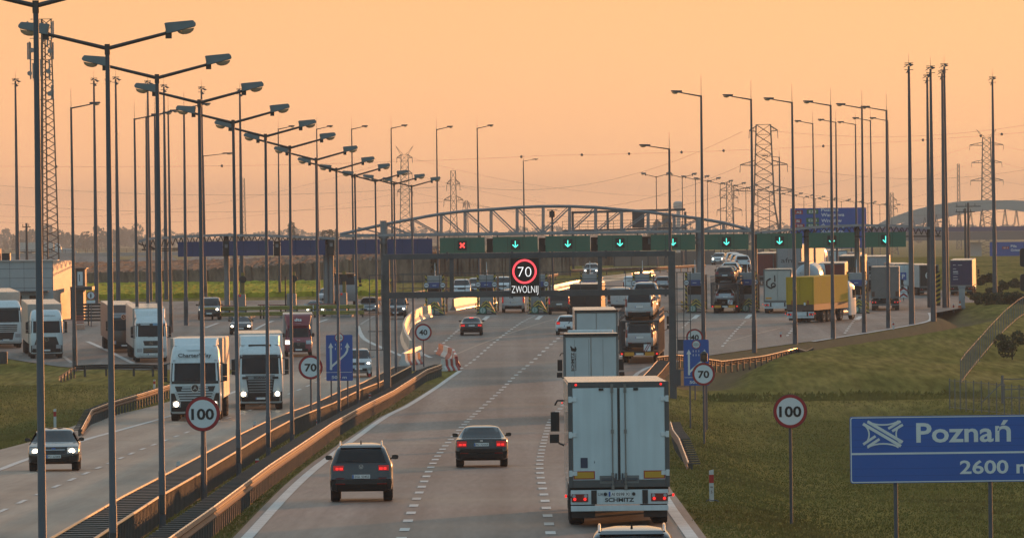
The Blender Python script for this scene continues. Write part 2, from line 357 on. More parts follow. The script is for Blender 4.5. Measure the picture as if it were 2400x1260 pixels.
# ------------------------------------------------------------------ ground
G_GRASS = ground_mat('verge_grass', [(.28,(.130,.112,.032)),(.44,(.195,.155,.044)),(.58,(.255,.186,.060)),(.75,(.31,.215,.080))], (.20,.030,.1), 10, .95, (2.2,.16,1.6), .5, fine_amt=.40, spec=0)
G_ASP = ground_mat('asphalt', [(.32,(.168,.136,.117)),(.5,(.215,.176,.153)),(.7,(.262,.217,.190))], (.22,.012,.1), 6, .58, (6,.25,4), .10, spec=.20, fine_amt=.16, bands=((.035,.075,.1),.26))
G_ASPL = ground_mat('asphalt_worn', [(.32,(.195,.163,.132)),(.5,(.255,.214,.174)),(.7,(.312,.265,.216))], (.30,.010,.1), 6, .52, (6,.25,4), .10, spec=.28, fine_amt=.14, bands=((.03,.05,.1),.2))
G_PLAZA = ground_mat('plaza_asphalt', [(.32,(.142,.122,.108)),(.5,(.185,.160,.142)),(.7,(.232,.203,.180))], (.10,.02,.1), 6, .58, (4,.25,4), .10, spec=.22, fine_amt=.14, bands=((.02,.06,.1),.25))
M_MARK = mat('road_marking_paint', (.50,.51,.50), .5, var=.22, scale=1.5)
M_MARKW = mat('worn_marking_paint', (.29,.27,.25), .55, var=.3, scale=1.2)
M_SEAL = mat('pale_road_joint', (.26,.19,.14), .5, var=.25, scale=1.5)
def terrain():
    Ys = np.concatenate([np.linspace(60, 1300, 330), np.geomspace(1310, 26000, 60)])
    ts = np.concatenate([np.linspace(-1.2,-.13,18), np.linspace(-.125,.125,230), np.linspace(.13,1.2,18)])
    X = ts[None,:]*(Ys[:,None]*.9+40); Y = np.repeat(Ys[:,None], len(ts), 1); Z = zg(X, Y) - .035
    ny, nx = X.shape
    v = np.stack([X, Y, Z], -1).reshape(-1, 3); i = np.arange(ny*nx).reshape(ny, nx)
    f = np.stack([i[:-1,:-1], i[:-1,1:], i[1:,1:], i[1:,:-1]], -1).reshape(-1, 4)
    me = bpy.data.meshes.new('ground'); me.from_pydata(v.tolist(), [], f.tolist()); me.materials.append(G_GRASS)
    me.polygons.foreach_set('use_smooth', [True]*len(me.polygons))
    dR = X-R_ASP_R(Y); dL = L_ASP_L(Y)-X; nz = hashn(X, Y*.3, 2.3)
    soil = np.where(dR > 0, sm(440,470,Y)*(1-sm(640,720,Y))*(1-sm(4.2,6.2,dR+nz)) + .35*(1-sm(395,425,Y))*(1-sm(.6,2.6,dR+.5*nz)), 0)
    soil = np.maximum(soil, np.where((dR < 0) & (X > L_ASP_R(Y)) & (Y < 460), .45+.25*nz, 0)); soil = np.clip(soil, 0, 1)
    lush = np.where(dR > 0, np.exp(-((Y-434-5*nz)/7.0)**2)*sm(2,6,dR)*(.65+.35*hashn(X,Y,3.1))+(1-sm(390,415,Y))*(.62+.30*hashn(X,Y*.22,4.1)+.45*np.exp(-((dR-8.5-.6*nz)/2.2)**2)), 0)
    lush = np.clip(np.maximum(lush, np.where(dL > 0, (.5+.25*hashn(X,Y*.22,4.1)+.6*np.exp(-((dL-3.5-.5*nz)/2.0)**2))*(1-sm(430,470,Y)), 0)), 0, 1)
    for nm, av in (('soil', soil), ('lush', lush)):
        at_ = me.attributes.new(nm, 'FLOAT', 'POINT'); at_.data.foreach_set('value', av.ravel().astype(np.float32))
    nt = G_GRASS.node_tree; b_ = nt.nodes['Principled BSDF']; src = b_.inputs['Base Color'].links[0].from_socket
    for nm, col in (('soil', (.21,.135,.082,1)), ('lush', (.125,.112,.034,1))):
        a_ = nt.nodes.new('ShaderNodeAttribute'); a_.attribute_name = nm; m_ = nt.nodes.new('ShaderNodeMix'); m_.data_type = 'RGBA'
        ml = nt.nodes.new('ShaderNodeMath'); ml.operation = 'MULTIPLY'; ml.inputs[1].default_value = .8; nt.links.new(a_.outputs['Fac'], ml.inputs[0])
        nt.links.new(ml.outputs[0], m_.inputs[0]); nt.links.new(src, m_.inputs[6]); m_.inputs[7].default_value = col; src = m_.outputs[2]
    nt.links.new(src, b_.inputs['Base Color'])
    o = bpy.data.objects.new('ground', me); COL.objects.link(o); tag(o, 'grassy ground of the plain and motorway verges', 'ground', kind='structure')
terrain()
def sheet(name, xl, xr, y0, y1, lift, m, label, cat, step=3.0, nx=8, kind='structure', zf=None):
    Ys = np.linspace(y0, y1, int((y1-y0)/step)+2); A, B = np.asarray(xl(Ys)), np.asarray(xr(Ys)); b = MB()
    rows = []
    for k, Y in enumerate(Ys):
        z = float(prof(Y))+lift if zf is None else zf(Y)
        rows.append([(A[k]+(B[k]-A[k])*j/nx, Y, z) for j in range(nx+1)])
    b.loft(rows, closed=False, cap0=False, cap1=False)
    o = b.build(name, m, smooth=60); tag(o, label, cat, kind=kind); return o
cst = lambda c: (lambda Y: np.full(np.shape(Y), float(c)))
YG = gp0(1076, 866).y                                   # where the median ends
sheet('motorway_road', R_ASP_L, R_ASP_R, 120, YG, .004, G_ASP, 'dark asphalt carriageway leading to the toll plaza', 'road')
sheet('oncoming_road', L_ASP_L, L_ASP_R, 120, YG, .004, G_ASPL, 'pale worn asphalt carriageway of the oncoming traffic', 'road')
PL_L = edgefn([(-60,812),(60,838),(150,858),(375,866),(440,872)])
lot_l = lambda Y: np.where(np.asarray(Y) < gp0(375,868).y, L_ASP_L(Y), np.interp(Y, [gp0(375,868).y, gp0(150,860).y, gp0(0,822).y, gp0(0,780).y], [gp0(375,868).x, gp0(150,860).x, gp0(0,822).x-3, gp0(-200,780).x]))
PZ_END = 745.0
pr = lambda Y: np.where(np.asarray(Y) < gp0(2186,745).y, R_ASP_R(Y), np.interp(Y, [gp0(2186,745).y, gp0(2180,735).y, gp0(2250,712).y, 900], [gp0(2186,745).x, gp0(2180,735).x, gp0(2300,712).x, gp0(2300,712).x+6]))
sheet('toll_plaza_road', lot_l, pr, YG, PZ_END, .008, G_PLAZA, 'wide asphalt apron before the toll booths', 'road', nx=16)
FAR_L = edgefn([(880,700),(1000,690),(1150,680),(1290,668),(1400,648),(1560,632),(1690,616)])
FAR_R = edgefn([(2300,700),(2150,668),(2000,645),(1880,628),(1800,616)])
sheet('exit_road', lambda Y: np.interp(Y, FAR_L.ys, FAR_L(FAR_L.ys)), lambda Y: np.interp(Y, FAR_R.ys, FAR_R(FAR_R.ys)), PZ_END, 1080, .006, G_PLAZA, 'asphalt road curving right behind the toll gates', 'road', nx=10)
MK = MB(); MKW = MB(); MKS = MB()
def rz_(x, Y, lift): return float(prof(Y)) + lift
def strip(b, P, wd, lift=.018, a=0.0, e=None):
    """flat painted strip along a world polyline (list of Vectors) between arc lengths a..e"""
    seg = [0.0]
    for i in range(len(P)-1): seg.append(seg[-1]+(P[i+1]-P[i]).xy.length)
    e = seg[-1] if e is None else min(e, seg[-1])
    n = max(2, int((e-a)/2.0)+1); rows = []
    for k in range(n):
        s = a+(e-a)*k/(n-1); i = min(max(np.searchsorted(seg, s, side='right')-1, 0), len(P)-2)
        t = (s-seg[i])/max(seg[i+1]-seg[i], 1e-6); c = P[i].lerp(P[i+1], t); d = (P[i+1]-P[i]).xy.normalized()
        nx_, ny_ = d.y, -d.x
        rows.append([(c.x-nx_*wd/2, c.y-ny_*wd/2, rz_(c.x, c.y-ny_*wd/2, lift)), (c.x+nx_*wd/2, c.y+ny_*wd/2, rz_(c.x, c.y+ny_*wd/2, lift))])
    b.loft(rows, closed=False, cap0=False, cap1=False)
def smooth_path(pxs, n=60):
    P = wpath(pxs); out = []
    for i in range(len(P)-1):
        p0 = P[max(i-1,0)]; p1, p2 = P[i], P[i+1]; p3 = P[min(i+2, len(P)-1)]
        for k in range(8):
            t = k/8; out.append(.5*((2*p1)+(p2-p0)*t+(2*p0-5*p1+4*p2-p3)*t*t+(3*p1-p0-3*p2+p3)*t**3))
    out.append(P[-1]); return out
def solid(pxs, wd, b=None, lift=.018): strip(b or MK, smooth_path(pxs), wd, lift)
def dashes(pxs, wd, dash, period, b=None, lift=.018, ph=0):
    P = smooth_path(pxs); L_ = sum((P[i+1]-P[i]).xy.length for i in range(len(P)-1)); s = ph
    while s < L_-.2: strip(b or MK, P, wd, lift, s, s+dash); s += period
LINE1 = [(930,1290),(950,1237),(988,1142),(1022,1074),(1056,1030.5),(1109,974),(1163,925),(1199,889),(1226,865),(1260,836),(1317,786)]
LINE2 = [(1297,1285),(1291,1253),(1277,1170),(1266,1108),(1267,1070),(1279,1019),(1294,980),(1330,938),(1372,900),(1420,862),(1480,815)]
LEDGE = [(545,1290),(581,1258),(695,1136),(763.5,1078),(815.5,1039),(903,977),(955,951),(1000,923),(1045,892),(1078,869)]
REDGE = [(1646,1290),(1620,1257),(1559,1168),(1515,1080),(1488,1000),(1478,940),(1485,888),(1505,868),(1537,856),(1590,846)]
ODASH = [(-60,1226),(16,1192),(55,1174),(128.5,1141),(195,1112),(252,1087),(307.5,1063),(358,1043),(429.5,1016),(517,985),(575,965.5),(703,912),(757,889),(830,850)]
OEDGE = [(-60,1120),(0,1100),(65,1076),(195,1032),(277,1009),(374,982),(550,918),(640,880)]
dashes(LINE1, .26, 2.4, 7.2); dashes(LINE2, .26, 2.4, 7.2, ph=3)
solid(LEDGE, .30); solid(REDGE, .30); dashes(ODASH, .16, 4, 9.5); solid(OEDGE, .28)
dashes([(1080,864),(1130,827),(1255,740)], .2, 2.5, 6); dashes([(1020,824),(1079,769)], .2, 2.5, 6)
dashes([(1693,812),(1747,752)], .2, 2.5, 6); dashes([(1845,787),(1860,768),(1885,738)], .2, 2.5, 6); dashes([(1600,768),(1629,742)], .2, 2.5, 6)
dashes([(1980,781),(2009,742)], .2, 2.5, 6); dashes([(1500,800),(1512,760)], .2, 2.5, 6); dashes([(1385,770),(1392,742)], .2, 2.5, 6)
for x, y in ((1138,741),(1262,740),(1385,739),(1508,739),(1630,738),(1754,737),(2012,741)):   # forked nose marks before the islands
    p, q, r_ = gp0(x-4, y+9), gp0(x+6, y), gp0(x+30, y-1)
    strip(MK, [p, p.lerp(q, .5), q], .4); strip(MK, [gp0(x-26, y-1), q.lerp(gp0(x-26,y-1), .4), q], .25); strip(MK, [q, q.lerp(r_, .5), r_], .25)
solid([(1905,800),(2050,777),(2140,761),(2176,752),(2183,744),(2179,733)], .35)
solid([(205,800),(262,826),(312,851)], .35); solid([(640,886),(600,878),(560,872)], .22); solid([(482,768),(512,757)], .25); solid([(598,772),(640,752)], .25); solid([(745,756),(768,748)], .25)
solid([(838,764),(850,790),(880,808),(942,834)], .35); solid([(966,812),(985,826),(1010,838)], .3); solid([(970,760),(1006,743)], .25)
solid([(878,740),(846,760)], .2, MKW); dashes([(500,872),(545,862)], .2, 3, 4, MKW); solid([(150,835),(168,850)], .25, MKW); solid([(185,868),(206,866)], .3, MKW)
for y, xa, xb in ((849,1107,1320),(850,1330,1400),(810,1166,1276),(811,1282,1325),(781,1022,1066),(784,1230,1310),(787,1655,1703),(787,1722,1800),(769,1700,1750),(798,1640,1690)):
    q = [gp0(xa, y+(1200-xa)*.012), gp0((xa+xb)/2, y+(1200-(xa+xb)/2)*.012), gp0(xb, y+(1200-xb)*.012)]; strip(MKS, q, .45)
for y in (744,748,752,757,762,767):                         # rumble lines across the approach
    for xa, xb in ((1030,1130),(1140,1250),(1275,1335),(1490,1500),(1650,1745),(1765,1850),(2010,2085),(2090,2150)):
        ya = y + (0 if xa < 1500 else -6); q = [gp0(xa, ya), gp0((xa+xb)/2, ya-(xb-xa)*.006), gp0(xb, ya-(xb-xa)*.012)]; strip(MKW, q, .5, lift=.014)
for xa, ya, xb, yb in ((1060,834,1320,744),(1700,802,1830,768),(860,722,1000,733)): strip(MKS, [gp0(xa,ya), gp0(xa,ya).lerp(gp0(xb,yb), .5), gp0(xb,yb)], .2, lift=.016)
tag(MK.build('lane_markings', M_MARK), 'white painted lane lines and dashes on the asphalt', 'road markings', kind='structure')
tag(MKW.build('rumble_markings', M_MARKW), 'faded rumble lines across the toll approach', 'road markings', kind='structure')
tag(MKS.build('joint_markings', M_SEAL), 'pale sealed joints across the carriageway', 'road markings', kind='structure')
# crop fields behind the left lanes
G_CROP = ground_mat('green_crop', [(.3,(.20,.20,.016)),(.5,(.34,.31,.026)),(.7,(.44,.37,.05))], (.10,.02,.3), 8, .9, (1.6,.25,1.2), .5, fine_amt=.5, spec=.03)
G_CORN = ground_mat('dry_maize', [(.3,(.13,.095,.076)),(.5,(.19,.14,.108)),(.72,(.26,.19,.135))], (.25,.03,.25), 9, .95, (2.0,.3,.6), .6, fine_amt=.5, spec=.03)
G_EARTH = ground_mat('embankment_earth', [(.3,(.25,.20,.175)),(.5,(.32,.26,.23)),(.7,(.39,.32,.285))], (.05,.01,.15), 7, .95, (.6,.1,.6), .3, fine_amt=.2, spec=.03)
def crop(name, x0, x1, y0, y1, h, m, label, cat, seed, nx=220, ny=16, zb=None, rough=.22):
    rg = np.random.RandomState(seed); b = MB(); rows = []
    xs = np.linspace(x0, x1, nx)
    for j in range(ny+2):
        Y = y0 + (y1-y0)*max(j-1, 0)/ny
        if j == 0: rows.append([(x, Y, float(prof(Y))-1.2) for x in xs]); continue
        rows.append([(x+rg.uniform(-.2,.2), Y, (float(prof(Y)) if zb is None else zb)+(h(x) if callable(h) else h)*(1+rg.uniform(-rough, rough))) for x in xs])
    b.loft(rows, closed=False, cap0=False, cap1=False)
    return tag(b.build(name, m), label, cat, kind='stuff')
crop('crop_field', pt(-700,700,800).x, pt(905,700,800).x, 764, 838, .45, G_CROP, 'bright green crop field behind the left lanes', 'field', 3, 420)
crop('maize_field', pt(-700,660,845).x, pt(1010,660,845).x, 842, 990, lambda x: float(np.interp(x, [-55,-35,-12], [1.45,1.7,2.9])), G_CORN, 'tall brown dried maize behind the green field', 'field', 4, 420, rough=.10)
crop('dry_scrub', pt(1300,640,1040).x, pt(1500,640,1040).x, 1030, 1090, 1.8, G_CORN, 'low brown scrub beyond the far bend of the road', 'scrub', 6, 120, rough=.25)
crop('dry_hedge', pt(985,640,900).x, pt(1335,640,900).x, 895, 960, 2.3, G_CORN, 'brown dry scrub behind the middle of the plaza', 'scrub', 5, 200, rough=.2)
# ------------------------------------------------------------------ vehicles: bodies lofted from horizontal slices
# slice: z, y_rear, y_front, half width, rear corner radius, front corner radius, rear bow, front bow
class Body:
    def __init__(s, sl): s.sl = sorted(sl, key=lambda a: a[0]); s.z = [a[0] for a in s.sl]; s.arr = np.array([list(a)+[.20,.30,.06,.14][len(a)-4:] if len(a) < 8 else a for a in s.sl], float)
    def at(s, z): return [float(np.interp(z, s.z, s.arr[:, k])) for k in range(8)]
    def outline(s, z):
        _, yr, yf, w_, rr, rf, br, bf = s.at(z); rr = min(rr, w_*.9); rf = min(rf, w_*.9); H = []
        for t in (0, .35, .7, 1): x = (w_-rr)*t; H.append((x, yr+br*(x/w_)**2))
        x1 = w_-rr; y1 = yr+br*(x1/w_)**2+rr
        for k in range(1, 5): a = -PI/2+PI/2*k/4; H.append((x1+rr*math.cos(a), y1+rr*math.sin(a)))
        x2 = w_-rf; y2 = yf-bf*(x2/w_)**2-rf
        y2 = max(y2, y1+.01)
        for t in (.33, .67): H.append((w_, y1+(y2-y1)*t))
        for k in range(0, 4): a = PI/2*k/4; H.append((x2+rf*math.cos(a), y2+rf*math.sin(a)))
        for t in (1, .7, .35, 0): x = (w_-rf)*t; H.append((x, max(yf-bf*(x/w_)**2, y2)))
        return [(x, y, z) for x, y in H] + [(-x, y, z) for x, y in H[-2:0:-1]]
    def build(s, name, m, par, smooth=35, cap0=True):
        b = MB(); b.loft([s.outline(z) for z in s.z], cap0=cap0); return b.build(name, m, par, smooth=smooth)
    def yr(s, z, x):
        _, yr, yf, w_, rr, rf, br, bf = s.at(z); x = abs(x); x1 = w_-rr
        if x <= x1: return yr+br*(x/w_)**2
        q = min((x-x1)/max(rr, 1e-4), 1); return yr+br*(x1/w_)**2+rr-rr*math.sqrt(max(1-q*q, 0))
    def yf(s, z, x):
        _, yr, yf, w_, rr, rf, br, bf = s.at(z); x = abs(x); x1 = w_-rf
        if x <= x1: return yf-bf*(x/w_)**2
        q = min((x-x1)/max(rf, 1e-4), 1); return yf-bf*(x1/w_)**2-rf+rf*math.sqrt(max(1-q*q, 0))
    def patch(s, b, side, z0, z1, xa0, xb0, xa1=None, xb1=None, eps=.012, nx=6):
        """shell patch on the rear ('r') or front ('f') face; xa0..xb0 at z0, xa1..xb1 at z1"""
        xa1 = xa0 if xa1 is None else xa1; xb1 = xb0 if xb1 is None else xb1
        zs = [z0]+[z for z in s.z if z0+.01 < z < z1-.01]+[z1]; rows = []
        zs = sorted(set(zs+[(zs[i]+zs[i+1])/2 for i in range(len(zs)-1)]))
        fn, sg = (s.yr, -1) if side == 'r' else (s.yf, 1)
        for z in zs:
            t = (z-z0)/(z1-z0); xa, xb = xa0+(xa1-xa0)*t, xb0+(xb1-xb0)*t
            rows.append([(xa+(xb-xa)*j/nx, fn(z, xa+(xb-xa)*j/nx)+sg*eps, z) for j in range(nx+1)])
        b.loft(rows, closed=False, cap0=False, cap1=False)
        per = rows[0]+[r[-1] for r in rows[1:]]+rows[-1][-2::-1]+[r[0] for r in rows[-2:0:-1]]
        b.loft([per, [(x, y-sg*(eps+.02), z) for x, y, z in per]], cap0=False, cap1=False)
        return b
    def side(s, b, sx, z0, z1, ya0, yb0, ya1, yb1, eps=.012):
        zs = [z0]+[z for z in s.z if z0+.01 < z < z1-.01]+[z1]; rows = []
        for z in zs:
            t = (z-z0)/(z1-z0); w_ = s.at(z)[3]+eps; rows.append([(sx*w_, ya0+(ya1-ya0)*t, z), (sx*w_, yb0+(yb1-yb0)*t, z)])
        b.loft(rows, closed=False, cap0=False, cap1=False); return b
def wheel(par, x, y, r, wd, sx, rim=True):
    b = MB(); n = 20
    P = [(wd*0, r*.93), (wd*.12, r), (wd*.88, r), (wd, r*.93), (wd, r*.62), (wd*.9, r*.6)]
    rows = [[(x+sx*(u-wd), y+rr*math.cos(2*PI*k/n), r+rr*math.sin(2*PI*k/n)) for k in range(n)] for u, rr in P]
    b.loft(rows); t = b.build('wheel', M_TYRE, par, smooth=40)
    if rim:
        m = MB(); m.loft([[(x-sx*wd*.1+sx*d, y+rr*math.cos(2*PI*k/n), r+rr*math.sin(2*PI*k/n)) for k in range(n)] for d, rr in ((.0, r*.61), (.015, r*.5), (-.02, r*.3), (.0, r*.12))], cap0=False)
        m.build('rim', M_RIM, t, smooth=30)
    return t
def mirror_part(par, x, y, z, sx, m, w_=.20, h=.14):
    b = MB(); b.loft([[(x+sx*(w_/2+px*w_/2), y+dy, z+pz*h/2) for px, pz in [(1,.3),(.7,.9),(0,1),(-.9,.8),(-1,0),(-.8,-.8),(0,-1),(.8,-.8)]] for dy in (-.04, .06)])
    b.bar((x-sx*.08, y+.03, z-h*.3), (x+sx*.06, y+.03, z-h*.2), .05, .05)
    return b.build('mirror', m, par, smooth=40)
def plate_part(par, x, y, z, s, face, w_=.52, h=.115, txt=True):
    b = MB(); b.plate(rrect(w_, h, .012), -.012, .0); b.c = 1; b.box(-w_/2+.005, -w_/2+.05, -.0135, -.0121, -h/2+.005, h/2-.005)
    o = b.build('number_plate', [M_PLATE, M_SBLUE], par); o.location = (x, y, z)
    if face == 'f': o.rotation_euler = (0, 0, PI)
    if txt: text(s, h*.62, (.02, -.0125, 0), o, M_INK, width=w_*.82, depth=.002, weight=.01)
    return o
CARS = {
 'suv': dict(L=4.43, W=1.81, H=1.68, wb=(.86,3.46), r=.35, sl=[(.30,.16,4.20,.80),(.36,.07,4.36,.88),(.52,.0,4.43,.900),(.66,.0,4.42,.905),(.70,.05,4.40,.905),(.95,.09,4.30,.902),(1.02,.10,4.02,.895),(1.07,.11,3.42,.885),(1.11,.13,3.20,.87),(1.30,.22,2.82,.80),(1.50,.34,2.48,.715),(1.60,.42,2.25,.66),(1.655,.52,2.05,.60),(1.68,.9,1.75,.42)],
   rw=(1.13,1.52,.72,.58), ws=(1.10,1.56), tl=(.90,1.05,.50,.80), hl=(.74,.93,.48,.84), belt=1.13, sw=[(1.14,1.50,.62,1.60,.80,1.52),(1.14,1.50,1.68,2.95,1.62,2.42)], pl=(.73,.0)),
 'sedan': dict(L=4.72, W=1.84, H=1.44, wb=(1.05,3.75), r=.33, sl=[(.24,.18,4.45,.80),(.32,.06,4.66,.90),(.50,.0,4.72,.918),(.66,.0,4.71,.92),(.70,.03,4.70,.92),(.86,.05,4.50,.915),(.95,.05,4.05,.90),(.985,.07,3.55,.885),(1.01,.42,3.30,.86),(1.05,.72,3.18,.83),(1.20,1.02,2.82,.73),(1.33,1.32,2.48,.64),(1.40,1.60,2.25,.585),(1.43,1.95,2.0,.50),(1.44,1.97,1.99,.3)],
   rw=(1.04,1.36,.70,.57), ws=(1.04,1.36), tl=(.72,.92,.52,.86), hl=(.60,.78,.52,.88), belt=1.0, sw=[(1.06,1.35,1.25,2.05,1.60,2.02),(1.06,1.35,2.12,3.0,2.08,2.42)], pl=(.80,.0)),
 'hatch': dict(L=4.25, W=1.80, H=1.50, wb=(.78,3.38), r=.32, sl=[(.25,.16,4.02,.78),(.32,.06,4.20,.87),(.50,.0,4.25,.895),(.64,.0,4.24,.90),(.68,.04,4.22,.90),(.86,.08,4.06,.895),(.94,.10,3.70,.885),(.99,.12,3.28,.87),(1.03,.16,3.10,.85),(1.20,.30,2.72,.755),(1.36,.46,2.38,.67),(1.44,.58,2.15,.61),(1.485,.75,1.9,.53),(1.50,1.1,1.6,.32)],
   rw=(1.03,1.36,.72,.56), ws=(1.02,1.40), tl=(.80,1.04,.56,.84), hl=(.62,.83,.48,.86), belt=1.0, sw=[(1.05,1.37,.70,1.60,.85,1.52),(1.05,1.37,1.68,2.85,1.62,2.34)], pl=(.70,.0)),
 'mpv': dict(L=4.40, W=1.81, H=1.80, wb=(.72,3.45), r=.32, sl=[(.26,.14,4.2,.80),(.34,.05,4.35,.88),(.52,.0,4.40,.90),(.68,.01,4.39,.905),(.72,.05,4.37,.905),(1.0,.06,4.15,.90),(1.08,.07,3.70,.895),(1.14,.08,3.38,.885),(1.20,.09,3.25,.87),(1.45,.13,2.80,.81),(1.66,.19,2.42,.75),(1.74,.25,2.25,.71),(1.785,.36,2.05,.65),(1.80,.7,1.8,.45)],
   rw=(1.14,1.66,.74,.66), ws=(1.18,1.70), tl=(.86,1.36,.76,.885), hl=(.78,1.02,.50,.86), belt=1.15, sw=[(1.18,1.62,.35,1.20,.42,1.16),(1.18,1.62,1.28,2.2,1.24,2.12),(1.18,1.62,2.28,3.05,2.2,2.5)], pl=(.86,.0)),
 'van': dict(L=5.0, W=1.95, H=1.98, wb=(.95,3.95), r=.34, sl=[(.28,.14,4.8,.86),(.36,.05,4.94,.94),(.55,.0,5.0,.965),(.72,.01,4.99,.97),(.76,.05,4.97,.97),(1.05,.06,4.78,.965),(1.15,.07,4.35,.96),(1.22,.08,4.02,.95),(1.30,.09,3.92,.935),(1.60,.12,3.42,.88),(1.82,.16,3.02,.83),(1.91,.22,2.8,.79),(1.965,.34,2.6,.73),(1.98,.7,2.3,.5)],
   rw=(1.24,1.72,.78,.70), ws=(1.26,1.82), tl=(.80,1.35,.82,.945), hl=(.80,1.04,.55,.92), belt=1.2, sw=[(1.28,1.72,3.0,3.75,2.95,3.2)], pl=(.86,.0)),
}
def soft_roof(d):
    """keep the sides and let the roof panel rise gently from the tail edge to its crown"""
    sl = [q for q in d['sl'] if q[0] < d['H']-.10]; z, yr, yf, w_ = sl[-1]; H = d['H']; c = (yr+yf)/2
    for f, g, h in ((.30,.10,.06),(.55,.28,.14),(.76,.50,.30),(.90,.72,.52),(1.0,.92,.80)): sl.append((z+(H-z)*f, yr+(c-yr)*g, yf-(yf-c)*g, w_*(1-.72*h)))
    return sl
def car(kind, name, label, paint_m, cat='car', lit='r', plate=None, group=None, panel_van=False, rails=False, mirror_m=None, roof_m=None, glass=None, brake=False, hot=None):
    d = CARS[kind]; B = Body(soft_roof(d)); t = thing(name, label, cat, group=group)
    B.build('body', paint_m, t); G = glass or M_GLASS
    z0, z1, xa, xb = d['rw']
    if not panel_van:
        B.patch(MB(), 'r', z0, z1, -xa, xa, -xb, xb).build('rear_window', G, t, smooth=50)
    else:
        B.patch(MB(), 'r', z0-.2, z1+.1, -.008, .008, -.008, .008).build('door_gap', M_BLACK, t)
    z0, z1 = d['ws']; wa = B.at(z0)[3]-.07; wb_ = B.at(z1)[3]-.06
    B.patch(MB(), 'f', z0, z1, -wa, wa, -wb_, wb_, nx=10).build('windscreen', G, t, smooth=50)
    for sx in (-1, 1):
        for q in d['sw']: B.side(MB(), sx, *q).build('side_window', G, t)
    z0, z1, xa, xb = d['tl']
    for sx in (-1, 1):
        o = B.patch(MB(), 'r', z0, z1, *sorted((sx*xa, sx*xb)), eps=.018).build('tail_lamp', M_RED if 'r' in lit else M_REDOFF, t)
        if 'r' in lit:
            zc = z0+(z1-z0)*(.38 if kind != 'mpv' else .3); B.patch(MB(), 'r', zc-.03, zc+.032, *sorted((sx*(xa+.03), sx*(xa+(xb-xa)*.40))), eps=.026).build('lit_bulb', M_REDHOT, o); B.patch(MB(), 'r', zc-.03, zc+.032, *sorted((sx*(xa+(xb-xa)*.52), sx*(xb-.07))), eps=.026).build('lit_bulb', M_REDHOT, o)
    z0, z1, xa, xb = d['hl']
    for sx in (-1, 1):
        o = B.patch(MB(), 'f', z0, z1, *sorted((sx*xa, sx*xb)), eps=.018).build('headlight', M_HEADOFF, t)
        if 'f' in lit: zb_ = (z0+z1)/2-.01; xc = (xa+xb)/2-.02; MB().plate([(sx*xc+.10*math.cos(2*PI*q/18), zb_+.075*math.sin(2*PI*q/18)) for q in range(18)][::-1], -.03, .03, (0, B.yf(zb_, xc)+.03, 0)).build('lit_bulb', hot or M_HEAD, o)
    zz = d['sl'][2][0]
    B.patch(MB(), 'f', zz-.12, zz+.06, -.55, .55, eps=.015).build('lower_grille', M_BLACK, t)
    B.patch(MB(), 'f', d['hl'][0]+.01, d['hl'][1]-.06, -.42, .42, eps=.015).build('grille', M_BLACK, t)
    B.patch(MB(), 'f', d['hl'][1]-.085, d['hl'][1]-.065, -.40, .40, eps=.024).build('grille_trim', M_CHROME, t)
    B.patch(MB(), 'r', d['sl'][0][0]+.01, zz+(.12 if kind == 'suv' else .0), -.86 if kind == 'suv' else -.72, .86 if kind == 'suv' else .72, eps=.012, nx=10).build('lower_bumper', M_BLACK, t)
    for sx in (-1, 1): B.patch(MB(), 'r', zz-.02, zz+.02, *sorted((sx*.46, sx*.74)), eps=.016).build('reflector', M_REDOFF, t)
    if kind in ('suv','hatch','mpv','van'):
        zt, wt = d['rw'][1]+.03, d['rw'][3]+.02; yt = B.yr(zt, 0); MB().loft([[(-wt,yt-.01,zt-.02),(wt,yt-.01,zt-.02),(wt*.96,yt+.12,zt+.05),(-wt*.96,yt+.12,zt+.05)],[(-wt,yt-.05,zt+.01),(wt,yt-.05,zt+.01),(wt*.96,yt+.12,zt+.075),(-wt*.96,yt+.12,zt+.075)]]).build('spoiler', paint_m, t, bevel=.01)
        MB().obox((0,yt-.10 if kind == 'suv' else yt-.06,d['rw'][0]-.02),(.30,0,0),(0,.006,0),(0,0,.012)).build('tailgate_handle', M_CHROME if kind == 'van' else M_BLACK, t)
    wp = MB().bar((0,B.yr(d['rw'][0]+.06,0)-.03,d['rw'][0]+.04),(-.42,B.yr(d['rw'][0]+.10,.4)-.03,d['rw'][0]+.07),.02,.02).build('wiper', M_BLACK, t) if kind in ('suv','hatch','mpv') else None
    if brake: B.patch(MB(), 'r', d['rw'][1]+.0, d['rw'][1]+.05, -.16, .16, eps=.02).build('brake_light', M_REDHOT, t)
    pz = d['pl'][0]
    plate_part(t, 0, B.yr(pz, 0)-.02, pz, plate or '', 'r', txt=bool(plate) and 'r' in lit)
    plate_part(t, 0, B.yf(zz+.02, 0)+.03, zz+.02, plate or '', 'f', txt=bool(plate) and 'f' in lit)
    my = d['sw'][-1][3]-.25; mw = B.at(d['belt']+.08)[3]
    for sx in (-1, 1): mirror_part(t, sx*(mw+.04), my, d['belt']+.10, sx, mirror_m or paint_m)
    for y in d['wb']:
        for sx in (-1, 1):
            wheel(t, sx*(d['W']/2-.015), y, d['r'], .26, sx)
    for sx in (-1, 1):
        for y in d['wb']:
            a = MB(); n = 14; R1 = d['r']+.07
            a.quad(*[(sx*(B.at(.5)[3]+.004), y+R1*math.cos(PI*k/n), d['r']+R1*math.sin(PI*k/n)) for k in range(n+1)])
            a.build('wheel_arch', M_DARK, t)
